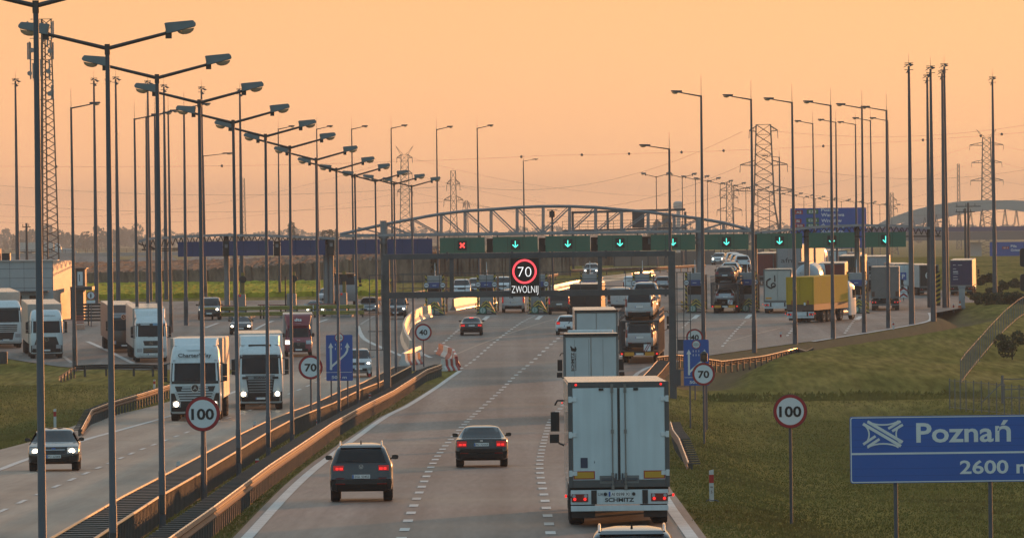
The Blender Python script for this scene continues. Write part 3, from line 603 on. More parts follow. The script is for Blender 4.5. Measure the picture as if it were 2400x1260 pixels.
    if rails:
        for sx in (-1, 1):
            z = d['H']-.02; MB().tube([(sx*.60,.55,z-.06),(sx*.60,.68,z+.05),(sx*.60,1.3,z+.06),(sx*.60,2.0,z+.01),(sx*.60,2.1,z-.06)], .025, 6).build('roof_rail', M_CHROME, t, smooth=True)
        MB().tube([(0,.75,d['H']-.03),(0,.70,d['H']+.09)], [.025,.008], 6).build('aerial', M_BLACK, t)
    return t, B, d
def lane_heading(P, Y):
    ys = [p.y for p in P]; i = int(np.clip(np.searchsorted(ys, Y)-1, 0, len(P)-2)); d = P[i+1]-P[i]; return -math.atan2(d.x, d.y)
PL1, PLO = smooth_path(LINE1), smooth_path(ODASH)
def slope(Y): return math.atan((float(prof(Y+4))-float(prof(Y-4)))/8)
def put(t, px, py, L, k=1.0, oncoming=False, far=None, head=None):
    """stand a vehicle with its near end at a pixel; far = pixel column of its far end"""
    p = gp0(px, py)
    if far is not None:
        q = pt(far, py, p.y+L*k); a = -math.atan2(q.x-p.x, L*k)
    else: a = head if head is not None else lane_heading(PLO if oncoming else PL1, p.y)
    d = Vector((-math.sin(a), math.cos(a), 0)); s_ = slope(p.y)
    t.scale = (k,)*3
    if oncoming:
        e = p+d*L*k; t.location = (e.x, e.y, float(prof(p.y))+math.tan(s_)*L*k+.01); t.rotation_euler = (-s_, 0, a+PI)
    else: t.location = (p.x, p.y, float(prof(p.y))+.01); t.rotation_euler = (s_, 0, a)
    return t
def kfit(px_w, W, px, py): p = gp0(px, py); return px_w/(W*F/p.y)
# ---- trucks
P_TRW = paint('white_truck_paint', (.60,.66,.68), .34, .4, var=.05, grime=.10)
P_TRS = mat('trailer_side_panel', (.44,.44,.43), .35, .15, var=.08, scale=.8, grime=.2)
P_ROOF = mat('trailer_roof_sheet', (.55,.50,.44), .24, .35, var=.08)
P_FRM = mat('trailer_frame', (.16,.165,.165), .5, .3, var=.15)
def trailer_wheels(t, ys, y_f=None, w_=1.25):
    for y in ys:
        for sx in (-1, 1): wheel(t, sx*w_, y, .50, .38, sx)
def rear_gear(t, y, zc=.78, txt=None, white=True, lit=True, plate=None):
    """bumper beam with lamps and plate under the doors of a trailer"""
    o = MB().box(-1.24,1.24,y,y+.10,zc-.17,zc+.20).build('bumper', P_TRW if white else M_DARK, t, bevel=.01)
    MB().box(-1.24,1.24,y-.015,y+.06,zc-.34,zc-.20).build('underrun_bar', P_TRW if white else P_FRM, t, bevel=.01)
    for sx in (-1, 1):
        l = MB().box(*sorted((sx*.80, sx*1.22)), y-.04, y-.002, zc-.10, zc+.10).build('tail_lamp', M_REDOFF, t, bevel=.01)
        for x in (.88, 1.14):
            if lit: MB().disc(.038, -.012, 0, 14, (sx*x, y-.042, zc-.03)).build('lit_bulb', M_REDHOT, l)
        m = MB().disc(.045, -.01, 0, 12, (sx*.86, y-.042, zc+.05)); m.disc(.045, -.01, 0, 12, (sx*1.16, y-.042, zc+.05)); m.build('lens', M_HEADOFF, l)
        MB().box(*sorted((sx*.58, sx*.72)), y-.02, y-.001, zc-.16, zc+.19).build('rubber_buffer', M_BLACK, t)
        a = MB().bar((sx*1.2, y+.02, zc+.02), (sx*1.36, y-.03, zc+.06), .035, .035).build('marker_arm', M_BLACK, t)
        if lit: MB().box(*sorted((sx*1.34, sx*1.39)), y-.06, y-.02, zc+.02, zc+.09).build('lit_bulb', M_REDHOT, a)
        MB().box(*sorted((sx*.62, sx*1.22)), y+.5, y+.53, .22, .62).build('mud_flap', M_BLACK, t)
    if plate:
        plate_part(t, 0, y-.006, zc+.09, plate, 'r', w_=.56, h=.13)
        text('UA', .075, (-.48, y-.002, zc+.09), t, M_INK, depth=.003)
        for sx in (-1, 1): MB().cyl((sx*.36, y-.03, zc+.09), (sx*.36, y, zc+.09), .045, 12).build('plate_lamp', M_BLACK, t)
    if txt: text(txt, .10, (0, y-.002, zc-.055), t, M_INK, width=.74, weight=.03, depth=.003)
def box_trailer(t, L=13.6, y0=0, side=None, door=None, rear='doors', z0=1.02, z1=3.98, w_=1.275, frame=None, roof=None, doorpart=True):
    side, door, frame, roof = side or P_TRS, door or P_TRW, frame or P_FRM, roof or P_ROOF
    b = MB().box(-w_, w_, y0+.06, y0+L, z0, z1-.06)
    b.build('trailer_body', side, t, bevel=.03)
    MB().box(-w_+.015, w_-.015, y0+.10, y0+L-.02, z1-.062, z1-.012).build('roof', roof, t, bevel=.01)
    f = MB().box(-w_-.01, -w_+.09, y0, y0+.1, z0-.02, z1).box(w_-.09, w_+.01, y0, y0+.1, z0-.02, z1).box(-w_+.092, w_-.092, y0+.001, y0+.1, z1-.14, z1-.001).box(-w_+.092, w_-.092, y0+.001, y0+.1, z0-.02, z0+.16)
    f.build('rear_frame', frame, t, bevel=.008)
    MB().box(-.5, .5, y0+.3, y0+L-1.2, .78, 1.0).box(-.9, .9, y0+1.0, y0+5.2, .62, .80).build('chassis', M_DARK, t)
    if doorpart:
        for sx in (-1, 1):
            MB().box(*sorted((sx*.03, sx*(w_-.11))), y0+.0, y0+.058, z0+.17, z1-.155).build('rear_door', door, t, bevel=.008)
def tractor(t, y, m, w_=1.22, H=3.55, tank=True, mirror=True, deflector=True, lit_front=False, sleeper=2.2):
    """tractor unit whose cab back stands at y (front further along +y)"""
    B = Body([(.42,y+.05,y+sleeper-.02,w_-.03,.1,.22,0,.06),(.60,y,y+sleeper+.06,w_,.1,.25,0,.07),(1.35,y,y+sleeper+.05,w_,.1,.25,0,.08),(1.95,y,y+sleeper,w_,.1,.25,0,.08),(2.75,y,y+sleeper-.22,w_-.02,.1,.3,0,.10),(3.05,y,y+sleeper-.42,w_-.03,.1,.35,0,.10),(H-.12,y+.02,y+sleeper-.85,w_-.10,.12,.35,0,.08),(H,y+.1,y+sleeper-1.1,w_-.22,.12,.3,0,.05)])
    B.build('cab', m, t)
    B.patch(MB(), 'f', 1.98, 2.82, -w_+.10, w_-.10, -w_+.13, w_-.13, nx=10).build('windscreen', M_GLASSC, t, smooth=50)
    for sx in (-1, 1):
        B.side(MB(), sx, 1.95, 2.7, y+1.0, y+1.95, y+1.0, y+1.8).build('side_window', M_GLASS, t)
        if mirror:
            b = MB()
            b.obox((sx*(w_+.27), y+sleeper-.05, 2.40), (.12,0,0), (0,.05,0), (0,0,.27)); b.obox((sx*(w_+.29), y+sleeper-.05, 1.93), (.13,0,0), (0,.05,0), (0,0,.12))
            b.tube([(sx*(w_-.03), y+sleeper-.2, 2.98),(sx*(w_+.2), y+sleeper-.1, 2.98),(sx*(w_+.27), y+sleeper-.06, 2.85)], .03, 6)
            b.tube([(sx*(w_-.03), y+sleeper-.15, 1.72),(sx*(w_+.16), y+sleeper-.1, 1.80),(sx*(w_+.27), y+sleeper-.06, 2.02)], .03, 6)
            b.build('mirror', M_BLACK, t, bevel=.03)
    ax = (y+sleeper-.95, y-2.35)
    for yy, wx in ((ax[0], 1.18), (ax[1], 1.20)):
        for sx in (-1, 1): wheel(t, sx*wx, yy, .50, .36, sx)
    MB().box(-.45, .45, y-3.2, y+1.6, .6, .95).build('chassis', M_DARK, t)
    if tank:
        for sx in (-1, 1): MB().tube([(sx*.9, y-1.6, .72),(sx*.9, y-.15, .72)], .30, 14).build('fuel_tank', M_RIM, t, smooth=True)
    return B
# cab fronts seen head-on
def cab_front(t, B, L, w_, style):
    def fp(name, z0, z1, a0, b0, m, a1=None, b1=None, eps=.02, par=None, nx=6): return B.patch(MB(), 'f', z0, z1, a0, b0, a1, b1, eps=eps, nx=nx).build(name, m, par or t, smooth=50)
    fp('visor', 2.80, 2.98, -w_+.12, w_-.12, style.get('visor', M_BLACK), eps=.045, nx=10)
    fp('bumper', .46, .98, -w_+.06, w_-.06, style.get('bumper', M_DARK), eps=.03, nx=10)
    hz = style.get('hz', .86)
    for sx in (-1, 1):
        o = fp('headlight', hz-.15, hz+.13, *sorted((sx*.70, sx*1.10)), M_HEADOFF, eps=.045)
        if style.get('lit'):
            MB().disc(.12, 0, .03, 16, (sx*.92, B.yf(hz, .92)+.045, hz)).build('lit_bulb', M_HEAD, o)
        fp('marker_lamp', 2.90, 2.95, *sorted((sx*.95, sx*1.06)), M_HEADOFF, eps=.06)
    if style.get('grille'):
        g = style['grille']
        for k, (z, a) in enumerate(g['slats']): fp('grille_slat', z-g['h'], z+g['h'], -a, a, g['m'], eps=.050, nx=8)
    return fp
# windscreen wipers, sun-blind, plate, badge
def badge(t, y, z, r, kind):
    o = MB().ring(r*.84, r, -.02, .01, 28).build('badge', M_CHROME, t); o.location = (0, y, z); o.rotation_euler = (0, 0, PI)
    MB().disc(r*.84, -.005, .01, 28).build('badge_disc', M_BLACK, o)
    b = MB()
    if kind == 'star':
        for k in range(3):
            a = PI/2+k*2*PI/3; b.plate([(.0+r*.82*math.cos(a), r*.82*math.sin(a)), (r*.12*math.cos(a+PI/3), r*.12*math.sin(a+PI/3)), (r*.12*math.cos(a-PI/3), r*.12*math.sin(a-PI/3))][::-1], -.018, -.006)
    elif kind == 'bar': b.bar((-r*.8,-.012,r*.5), (r*.8,-.012,-r*.5), .02, r*.3)
    b.build('badge_emblem', M_CHROME, o); return o
# ------------------------------------------------------------------ vehicles on the road
C_BLK = paint('black_car_paint', (.008,.0075,.0075), .20, .7, .2); C_DGR = paint('dark_grey_paint', (.015,.0165,.021), .20, .8, .3)
C_SIL = paint('silver_paint', (.30,.32,.34), .30, .7, .5); C_WHT = paint('white_car_paint', (.58,.62,.64), .30, .7); C_GRY = paint('mid_grey_paint', (.36,.385,.41), .3, .7, .25)
C_BRN = paint('dark_bronze_paint', (.020,.016,.013), .25, .8, .3); C_RED = paint('crimson_paint', (.20,.010,.022), .34, .6); C_BLU = paint('dark_blue_paint', (.02,.03,.06), .3, .7, .3)
# nearest lane: dark SUV, black saloon, roof of a car at the frame's foot
t, B, d = car('suv', 'suv', 'dark grey SUV with roof rails and lit tail lamps beside the white edge line', C_DGR, plate='ZGL 53453', rails=True, lit='r')
put(t, 847, 1176, 4.43, kfit(147, 1.81, 847, 1176), far=851)
e = MB().ring(.052,.062,-.012,0,24).build('badge', M_CHROME, t); e.location = (0, B.yr(1.02,0)-.012, 1.015)
MB().bar((-.035,-.008,.035),(-.012,-.008,-.04),.008,.01).bar((-.012,-.008,-.04),(.0,-.008,-.005),.008,.01).bar((.0,-.008,-.005),(.012,-.008,-.04),.008,.01).bar((.012,-.008,-.04),(.035,-.008,.035),.008,.01).build('badge_emblem', M_CHROME, e)
t, B, d = car('sedan', 'saloon_car', 'black saloon with tinted rear window driving in the middle lane', C_BLK, plate='PO 724XP', lit='r')
put(t, 1129, 1095, 4.72, kfit(123, 1.84, 1129, 1095), far=1131)
MB().obox((0,B.yr(.93,0)-.012,.93),(.05,0,0),(0,.008,0),(0,0,.028)).build('badge', M_CHROME, t)
MB().obox((0, .30, 1.035),(.70,0,0),(0,.07,0),(0,0,.012)).build('boot_lip', C_BLK, t, bevel=.008)
t, B, d = car('suv', 'suv', 'dark car with roof rails of which only the roof shows at the bottom edge', C_DGR, plate='', rails=True, lit='r')
put(t, 1483, 1452, 4.43, 1.0, far=1483)
t, B, d = car('sedan', 'saloon_car', 'dark saloon braking alone on the apron before the red cross lane', C_DGR, plate='', lit='r', brake=True)
put(t, 1105, 786, 4.72, kfit(53.5, 1.84, 1105, 786), far=1106)
t, B, d = car('hatch', 'hatchback', 'pale silver hatchback half hidden behind the dark brown truck body', C_WHT, plate='', lit='r'); put(t, 1330, 785, 4.25, 1.0, far=1332)
t, B, d = car('mpv', 'people_carrier', 'dark people carrier with three red lamps lit queuing under the fourth green arrow board', C_BRN, plate='', lit='r', brake=True); put(t, 1310.5, 737, 4.4, kfit(51, 1.81, 1310, 737), far=1311)
t, B, d = car('van', 'delivery_van', 'white panel van seen from behind under the lit speed screen', C_WHT, lit='r', panel_van=True, plate=''); put(t, 1203, 732, 5.0, kfit(54, 1.95, 1203, 732), far=1204)
t, B, d = car('van', 'delivery_van', 'large white panel van with brake lamps lit left of the car transporter', C_WHT, lit='r', panel_van=True, plate='', brake=True); put(t, 1453, 730, 5.6, kfit(56, 1.95, 1453, 730), far=1455)
t, B, d = car('van', 'delivery_van', 'white van with lettering on its rear past the booths', C_WHT, lit='', panel_van=True, plate=''); put(t, 1482, 692, 5.6, 1.0, far=1490)
text('NEWOZENO', .16, (.1, -.0+B.yr(1.6,0)-.03, 1.45), t, M_INK, width=1.2)
t, B, d = car('hatch', 'hatchback', 'silver hatchback leaving the booths beside the right gantry post', C_SIL, lit='', plate=''); put(t, 1552, 681, 4.25, 1.0, far=1562)
# the tall white reefer trailer in front
P_DOORW = paint('reefer_door', (.52,.61,.64), .42, .25, var=.05, grime=.08)
t = thing('semi_trailer_truck', 'white refrigerated articulated truck with closed twin doors nearest the camera', 'truck')
put(t, 1453, 1234, 13.6, kfit(237, 2.57, 1453, 1234), far=1434)
box_trailer(t, 13.6, 0, side=mat('reefer_side', (.50,.49,.48), .22, .0, var=.06, scale=.7, coat=.5), door=P_DOORW, z0=1.02, z1=3.68, frame=mat('reefer_frame', (.085,.088,.09), .45, .3, var=.12))
rear_gear(t, .02, .74, txt='SCHMITZ', plate='AI 0598 XI')
for sx in (-1, 1):
    rd = [c for c in t.children if c.name.startswith('rear_door')][0 if sx < 0 else 1]
    b = MB().cyl((sx*.165,-.035,.95),(sx*.165,-.035,3.60),.017,8)
    for z in (1.0,1.32,2.42,3.45,3.57): b.box(sx*.165-.035, sx*.165+.035, -.05, -.001, z-.05, z+.05)
    b.build('lock_rod', mat('worn_rod', (.20,.19,.18), .4, .5, var=.15), rd)
    MB().box(*sorted((sx*.10, sx*.46)), -.045, -.001, 1.17, 1.24).box(*sorted((sx*.06, sx*.10)), -.03, -.001, 1.10, 1.36).build('handle', M_STEEL, rd, bevel=.006)
    MB().box(*sorted((sx*.13, sx*.50)), -.012, -.0012, 1.10, 1.30).build('handle_recess', P_FRM, rd)
    for z in (1.36,2.34,3.24):
        MB().box(*sorted((sx*1.07, sx*1.20)), -.03, -.001, z-.055, z+.055).box(*sorted((sx*1.19, sx*1.275)), -.035, .04, z-.08, z+.08).build('hinge', P_TRW, rd, bevel=.006)
    p = MB(); p.box(*sorted((sx*.62, sx*1.16)), -.012, -.001, 1.215, 1.42); p.c = 1; p.box(*sorted((sx*.645, sx*1.135)), -.018, -.0125, 1.24, 1.395)
    p.build('reflective_plate', [M_SRED, mat('yellow_reflector', (.50,.27,.015), .4, var=.08)], rd)
    MB().box(*sorted((sx*.38, sx*.50)), -.03, -.001, 3.46, 3.52).build('door_catch', M_DARK, rd)
    MB().disc(.03, -.02, 0, 12, (sx*1.08, -.001, 3.61)).build('lit_bulb', M_REDHOT, t)
MB().box(-.03, .03, -.012, .05, 1.19, 3.52).build('door_seal', M_BLACK, t)
MB().box(-.98, -.80, -.012, -.001, 1.50, 1.76).box(-.635,-.62,-.012,-.001,1.62,1.67).build('notice_plate', mat('navy_notice', (.03,.04,.08), .5), [c for c in t.children if c.name.startswith('rear_door')][0])
trailer_wheels(t, (2.6, 3.91, 5.22), w_=1.26); MB().box(-1.25,1.25,.12,.5,.86,1.0).build('cross_member', M_DARK, t)
Bt = tractor(t, 14.4, P_TRW); MB().box(-1.26,-1.24,6.5,12.5,.5,1.0).box(1.24,1.26,6.5,12.5,.5,1.0).build('side_guard', P_TRS, t)
# second and third trailers in the queue
t = thing('semi_trailer_truck', 'grey box trailer with a black emblem on its rear, second in the right lane queue', 'truck')
put(t, 1387, 985, 13.6, kfit(130, 2.57, 1387, 985), far=1386)
box_trailer(t, 13.6, 0, door=paint('grey_door', (.43,.49,.51), .45, .2), z1=4.0, frame=P_FRM); rear_gear(t, .02, .78, txt=None, white=False)
for k in range(7): MB().box(-1.1+k*.33, -1.085+k*.33, -.004, .001, 1.25, 3.75).build('door_rib', P_FRM, [c for c in t.children if c.name.startswith('rear_door')][0 if k < 3 else 1]) if k in (1, 3, 5) else None
dr = [c for c in t.children if c.name.startswith('rear_door')][0]
text('SCHMITZ', .13, (-.86, -.004, 2.72), dr, M_INK, width=.86, rot=PI/2, weight=.03); text('CARGOBULL', .06, (-.72, -.004, 2.72), dr, M_INK, width=.8, rot=PI/2, weight=.02)
MB().plate([(-.92,3.22),(-.70,3.19),(-.66,3.30),(-.70,3.42),(-.76,3.40),(-.74,3.34),(-.84,3.36),(-.93,3.46),(-.97,3.44),(-.93,3.34)][::-1], -.006, -.001).build('emblem', M_INK, dr)
MB().box(-1.3,1.3,-.14,.3,3.94,4.02).build('roof_lip', M_BLACK, t, bevel=.03)
trailer_wheels(t, (2.6, 3.91, 5.22)); tractor(t, 14.4, paint('grey_truck_paint', (.28,.29,.30)), mirror=True)
d_ = MB(); d_.loft([[(-1.12,14.3,3.5),(1.12,14.3,3.5),(1.12,16,3.5),(-1.12,16,3.5)],[(-1.1,14.3,4.12),(1.1,14.3,4.12),(1.0,15.1,4.12),(-1.0,15.1,4.12)]]); d_.build('roof_deflector', P_TRW, t, bevel=.05)
t = thing('semi_trailer_truck', 'pale grey box trailer, third in the queue with its lower half hidden', 'truck')
put(t, 1399, 882, 13.6, kfit(101, 2.57, 1399, 882), far=1392)
box_trailer(t, 13.6, 0, door=paint('grey_door2', (.45,.51,.53), .45, .2), z1=3.92); rear_gear(t, .02, .78, white=False); trailer_wheels(t, (2.6, 3.91, 5.22)); tractor(t, 14.4, P_TRW)
MB().box(-1.3,1.3,-.12,.25,3.86,3.96).build('roof_lip', M_BLACK, t, bevel=.03)
t = thing('box_truck', 'tall dark brown curtain trailer, foremost of the right lane queue', 'truck')
put(t, 1373, 772, 9.0, kfit(73, 2.55, 1373, 772), far=1383)
M_DKB = mat('brown_tarpaulin', (.022,.018,.016), .6, var=.12)
box_trailer(t, 9.0, 0, side=M_DKB, door=M_DKB, frame=M_DKB, z1=3.7); rear_gear(t, .02, .75, white=False, lit=False); trailer_wheels(t, (2.2, 3.5)); tractor(t, 9.8, paint('dark_truck_paint', (.03,.03,.035)))
for sx in (-1,1):
    for z in (3.55,3.2,2.7,2.4): MB().box(*sorted((sx*1.29, sx*1.33)), 1.0, 8.5, z-.03, z+.03).build('side_rail', P_FRM, t)
# yellow tarpaulin truck
M_YEL = mat('yellow_tarpaulin', (.46,.285,.012), .75, var=.10, scale=.8, bump=.15, bscale=3)
t = thing('tarpaulin_truck', 'truck with yellow tarpaulin body turning across the right apron', 'truck')
put(t, 1876, 757, 10.0, kfit(68, 2.55, 1876, 757), far=1962)
box_trailer(t, 10.0, 0, side=M_YEL, door=M_YEL, frame=M_YEL, roof=M_YEL, z0=1.65, z1=4.05)
MB().box(-1.26,1.26,.02,10,1.1,1.648).build('dropside', mat('brown_dropside', (.075,.05,.04), .5, var=.12), t)
for x in (-.72, .72): MB().box(x-.09,x+.09,-.04,.02,1.6,2.0).build('strap', mat('orange_strap', (.32,.10,.02), .6), t)
MB().box(.35,.5,-.03,.0,1.55,1.8).build('notice_plate', M_SWHITE, t); rear_gear(t, .02, .78)
trailer_wheels(t, (3.0, 4.3, 5.6)); Bt = tractor(t, 10.5, P_TRW, H=3.4)
# white truck with a hexagon letter emblem
t = thing('semi_trailer_truck', 'white box trailer with a black hexagonal letter emblem at the toll gate', 'truck')
put(t, 1823, 734, 13.6, kfit(65.5, 2.57, 1823, 734), far=1832)
box_trailer(t, 13.6, 0, door=paint('cream_door', (.42,.42,.39), .45, .2), z1=4.05); rear_gear(t, .02, .78); trailer_wheels(t, (2.6, 3.91, 5.22)); tractor(t, 14.4, P_TRW)
dr = [c for c in t.children if c.name.startswith('rear_door')][0]
e = MB(); hx = [(-.62+.42*math.cos(PI/6+k*PI/3)*1.0, 2.75+.46*math.sin(PI/6+k*PI/3)) for k in range(6)]
for k in (1, 2, 3, 4): a, b = hx[k], hx[(k+1) % 6]; e.bar((a[0],-.02,a[1]), (b[0],-.02,b[1]), .15, .02, up=(0,1,0))
e.bar((hx[0][0],-.02,hx[0][1]+.5), (hx[0][0]+.02,-.02,hx[0][1]-.1), .12, .02, up=(0,1,0)); e.ring(.12,.24,-.02,-.005,20,(-.38,0,2.58)); e.build('emblem', M_INK, dr)
MB().box(-1.1,-.55,-.01,-.001,1.32,1.47).build('reflective_plate', M_AMBER, dr)
# plain grey trailer leaving
t = thing('semi_trailer_truck', 'grey ribbed trailer standing in the rightmost lane by the booth', 'truck')
put(t, 2075, 728, 13.6, kfit(66, 2.57, 2075, 728), far=2077)
M_GD = mat('ribbed_grey_door', (.17,.165,.16), .45, .1, var=.1)
box_trailer(t, 13.6, 0, side=M_GD, door=M_GD, z1=4.0, z0=1.15); rear_gear(t, .02, .80, white=False); trailer_wheels(t, (2.6, 3.91, 5.22)); tractor(t, 14.4, P_TRW)
for x in (-1.0,-.62,-.3,.3,.62,1.0): MB().box(x-.02,x+.02,-.03,.0,1.35,3.8).build('door_rib', P_FRM, t)
for sx in (-1,1): MB().box(*sorted((sx*.95,sx*1.2)),-.05,-.001,1.3,1.75).build('corner_plate', mat('corner_rust', (.10,.045,.03), .6), t)
# far trucks right of the gates
def far_truck(px, py, wpx, label, m_side, m_door, L=13.6, far=None, z1=4.0, head=None, oncoming=False, cabm=None, rearlit=False, base_y=None):
    t = thing('semi_trailer_truck', label, 'truck')
    put(t, px, py, L+2.9 if oncoming else L, kfit(wpx, 2.57, px, py), far=far, head=head, oncoming=oncoming)
    box_trailer(t, L, 0, side=m_side, door=m_door, z1=z1); trailer_wheels(t, (2.6, 3.91, 5.22)); rear_gear(t, .02, .78, white=False, lit=rearlit)
    B = tractor(t, L+.8, cabm or P_TRW); return t, B
M_BLKC = mat('black_curtain', (.02,.018,.017), .5, var=.1); M_NAVY = mat('navy_curtain', (.030,.030,.085), .5, var=.1); M_REDC = mat('red_curtain', (.16,.025,.022), .5, var=.1); M_WHC = mat('white_curtain', (.50,.48,.45), .5, var=.08); M_GRC = mat('green_black_curtain', (.03,.035,.028), .5, var=.1)
t, B = far_truck(2178, 692, 46, 'black curtain trailer with a round white emblem turning behind the gate', M_WHC, M_BLKC, far=2140)
dr = [c for c in t.children if c.name.startswith('rear_door')]
o = MB().ring(.36,.50,-.02,-.005,28,(0,0,2.6)).box(-.46,.46,-.025,-.004,2.53,2.67).build('emblem', M_WHITE, t); text('VOLVO', .09, (0,-.03,2.6), o, M_INK, width=.5, weight=.02)
t, B = far_truck(2253, 692, 53, 'navy curtain trailer with small white lettering parked beyond the gate', M_NAVY, M_NAVY, far=2262)
for k, (wd, z) in enumerate(((.5,3.42),(.8,3.40),(.6,2.98),(.95,2.7),(.9,2.62),(1.0,2.45),(.85,2.1),(.95,1.8))): MB().box(-.9+(.55 if k == 1 else 0), -.9+wd*.6+(.55 if k == 1 else 0), -.008, -.002, z, z+.05).build('printed_line', M_WHITE, t)
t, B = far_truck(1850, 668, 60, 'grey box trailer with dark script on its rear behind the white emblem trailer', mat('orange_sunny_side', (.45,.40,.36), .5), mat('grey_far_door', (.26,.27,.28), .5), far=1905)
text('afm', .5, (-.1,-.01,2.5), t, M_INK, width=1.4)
t, B = far_truck(1790, 668, 48, 'red curtain trailer seen behind the gate column', M_REDC, M_REDC, far=1812)
t, B = far_truck(1965, 655, 44, 'white box trailer with an open rear panel behind the tanker', M_WHC, P_DOORW, far=1935)
t, B = far_truck(1995, 690, 58, 'dark green curtain trailer with pale roof left of the gate column', M_GRC, M_GRC, far=2005)
t, B = far_truck(1950, 706, 62, 'low red box trailer just behind the yellow truck', M_REDC, M_REDC, far=1958, z1=3.7)
t, B = far_truck(2055, 682, 52, 'pale grey box trailer behind the plain ribbed trailer', P_TRS, mat('pale_far_door', (.33,.35,.36), .5), far=2062)
t, B = far_truck(2120, 690, 46, 'white box trailer with cab mirror showing left of the black curtain trailer', M_WHC, P_DOORW, far=2095)
t, B = far_truck(2000, 645, 34, 'dark red trailer far behind the second gate column', M_REDC, M_REDC, far=2008)
# tanker
t = thing('tanker_truck', 'silver tanker with a domed end standing behind the yellow truck', 'tanker')
put(t, 1893, 712, 11, 1.0, far=1905)
b = MB(); rows = []
for y, k in ((0,.55),(.08,.82),(.22,.96),(.4,1),(10.6,1),(10.9,.8)): rows.append([(1.22*k*math.cos(2*PI*i/28), y, 2.45+1.28*k*math.sin(2*PI*i/28)) for i in range(28)])
b.loft(rows); tk = b.build('tank', mat('tank_skin', (.42,.47,.50), .3, .3, var=.08), t, smooth=40)
text('WLEFT', .30, (-.05,.02,2.75), tk, M_INK, width=1.3, weight=.02); MB().box(-.06,.06,-.12,.1,1.3,3.8).build('ladder', M_DARK, t)
MB().box(-.9,.2,.6,9,3.60,3.86).build('walkway', P_FRM, t); MB().box(-.5,.5,.3,10,.75,1.2).build('chassis', M_DARK, t); rear_gear(t, .1, .8, lit=False); trailer_wheels(t, (2.4, 3.7, 5.0)); tractor(t, 11.4, P_TRW)
# ---- car transporters and the cars standing on them
def transporter(label, px, py, kk, far, L=12.0, w_=1.25):
    t = thing('car_transporter', label, 'car transporter'); put(t, px, py, L, kk, far=far)
    MB().box(-w_,w_,.0,L,.55,.80).build('lower_deck', M_DARK, t); MB().box(-w_,w_,.1,L,2.62,2.74).build('upper_deck', M_STEELD, t)
    for sx in (-1, 1):
        b = MB()
        for y in (.4, 2.6, 4.8, 7.0, 9.2, 11.4): b.box(*sorted((sx*(w_-.02), sx*(w_+.06))), y, y+.12, .6, 2.7)
        b.box(*sorted((sx*(w_), sx*(w_+.05))), .1, L, 2.60, 2.80); b.build('side_frame', M_STEELD, t)
        b = MB()
        for z in (3.05, 3.35): b.bar((sx*(w_+.02), .2, z), (sx*(w_+.02), L-.3, z), .03, .03)
        for k in range(7): b.bar((sx*(w_+.02), .25+k*1.9, 2.75), (sx*(w_+.02), .25+k*1.9, 3.4), .04, .04)
        b.build('handrail', M_STEEL, t)
        l = MB().box(*sorted((sx*.98, sx*1.25)), -.06, -.005, .55, .72).build('tail_lamp', M_REDOFF, t); MB().disc(.055,-.02,0,14,(sx*1.12,-.06,.63)).build('lit_bulb', M_REDHOT, l)
        MB().box(*sorted((sx*.35, sx*.95)), -.04, -.003, .50, .74).build('reflective_plate', M_AMBER, t)
        for z in (1.2, 2.2): MB().box(*sorted((sx*(w_-.10), sx*w_)), -.02, .1, z-.5, z+.5).build('rear_post', M_STEELD, t)
    plate_part(t, 0, -.02, .62, '', 'r', txt=False)
    b = MB(); b.box(.28,.72,-.10,-.07,.80,1.24); b.c = 1
    for k in range(4): x = .28+k*.13; b.quad((x,-.103,.80),(x+.06,-.103,.80),(min(x+.32,.72),-.103,1.24),(min(x+.26,.72),-.103,1.24)) if x+.26 < .72 else None
    b.build('overhang_board', [M_SWHITE, M_SRED], t)
    trailer_wheels(t, (3.2, 4.4), w_=1.18); tractor(t, L+.6, paint('transporter_cab', (.30,.31,.33)), H=3.2); return t
def aboard(tr, kind, label, m, y, z, x=0, face=1, lit='', rx=0.0, ob=None, group=None):
    """a car standing on a transporter deck"""
    if ob is None: c, _, d = car(kind, {'mpv':'people_carrier','suv':'suv','hatch':'hatchback','sedan':'saloon_car','van':'delivery_van'}[kind], label, m, lit=lit, plate='', group=group)
    else: c = dup(ob, label)
    a = tr.rotation_euler.z; k = tr.scale.x
    M = Matrix.LocRotScale(tr.location, tr.rotation_euler, tr.scale)
    p = M @ Vector((x, y, z)); c.location = p; c.scale = (k,)*3
    c.rotation_euler = (tr.rotation_euler.x*face+rx, 0, a+(0 if face > 0 else PI)); return c
GT = 'cars loaded on the middle transporter'
tr = transporter('double deck car transporter loaded with grey people carriers under the gantry', 1499, 852, kfit(92, 2.5, 1499, 852), 1512)
ob = aboard(tr, 'mpv', 'grey people carrier facing away on the upper deck rear of the middle transporter', C_GRY, .15, 2.75, group=GT)
aboard(tr, 'mpv', 'grey people carrier at the rear of the lower deck of the middle transporter', C_GRY, .15, .80, ob=ob)
aboard(tr, 'mpv', 'second grey people carrier from the rear on the upper deck of the middle transporter', C_GRY, 4.6, 2.78, ob=ob)
aboard(tr, 'mpv', 'second grey people carrier from the rear on the lower deck of the middle transporter', C_GRY, 4.6, .82, ob=ob)
aboard(tr, 'sedan', 'dark saloon facing backwards on the front of the middle transporter', C_DGR, 13.6, 2.85, face=-1, group=GT)
aboard(tr, 'suv', 'pale car high over the cab of the middle transporter', C_SIL, 13.3, 3.25, x=0.02, group=GT)
GR = 'cars loaded on the right transporters'
tr2 = transporter('dark car transporter stopped at the right toll gate with four cars aboard', 1699, 734, kfit(64, 2.5, 1699, 734), 1715)
a1 = aboard(tr2, 'hatch', 'black hatchback on the upper rear deck of the gate transporter', C_BLK, .1, 2.76, group=GR)
aboard(tr2, 'hatch', 'silver hatchback on the lower rear deck of the gate transporter', C_SIL, .15, .80, group=GR)
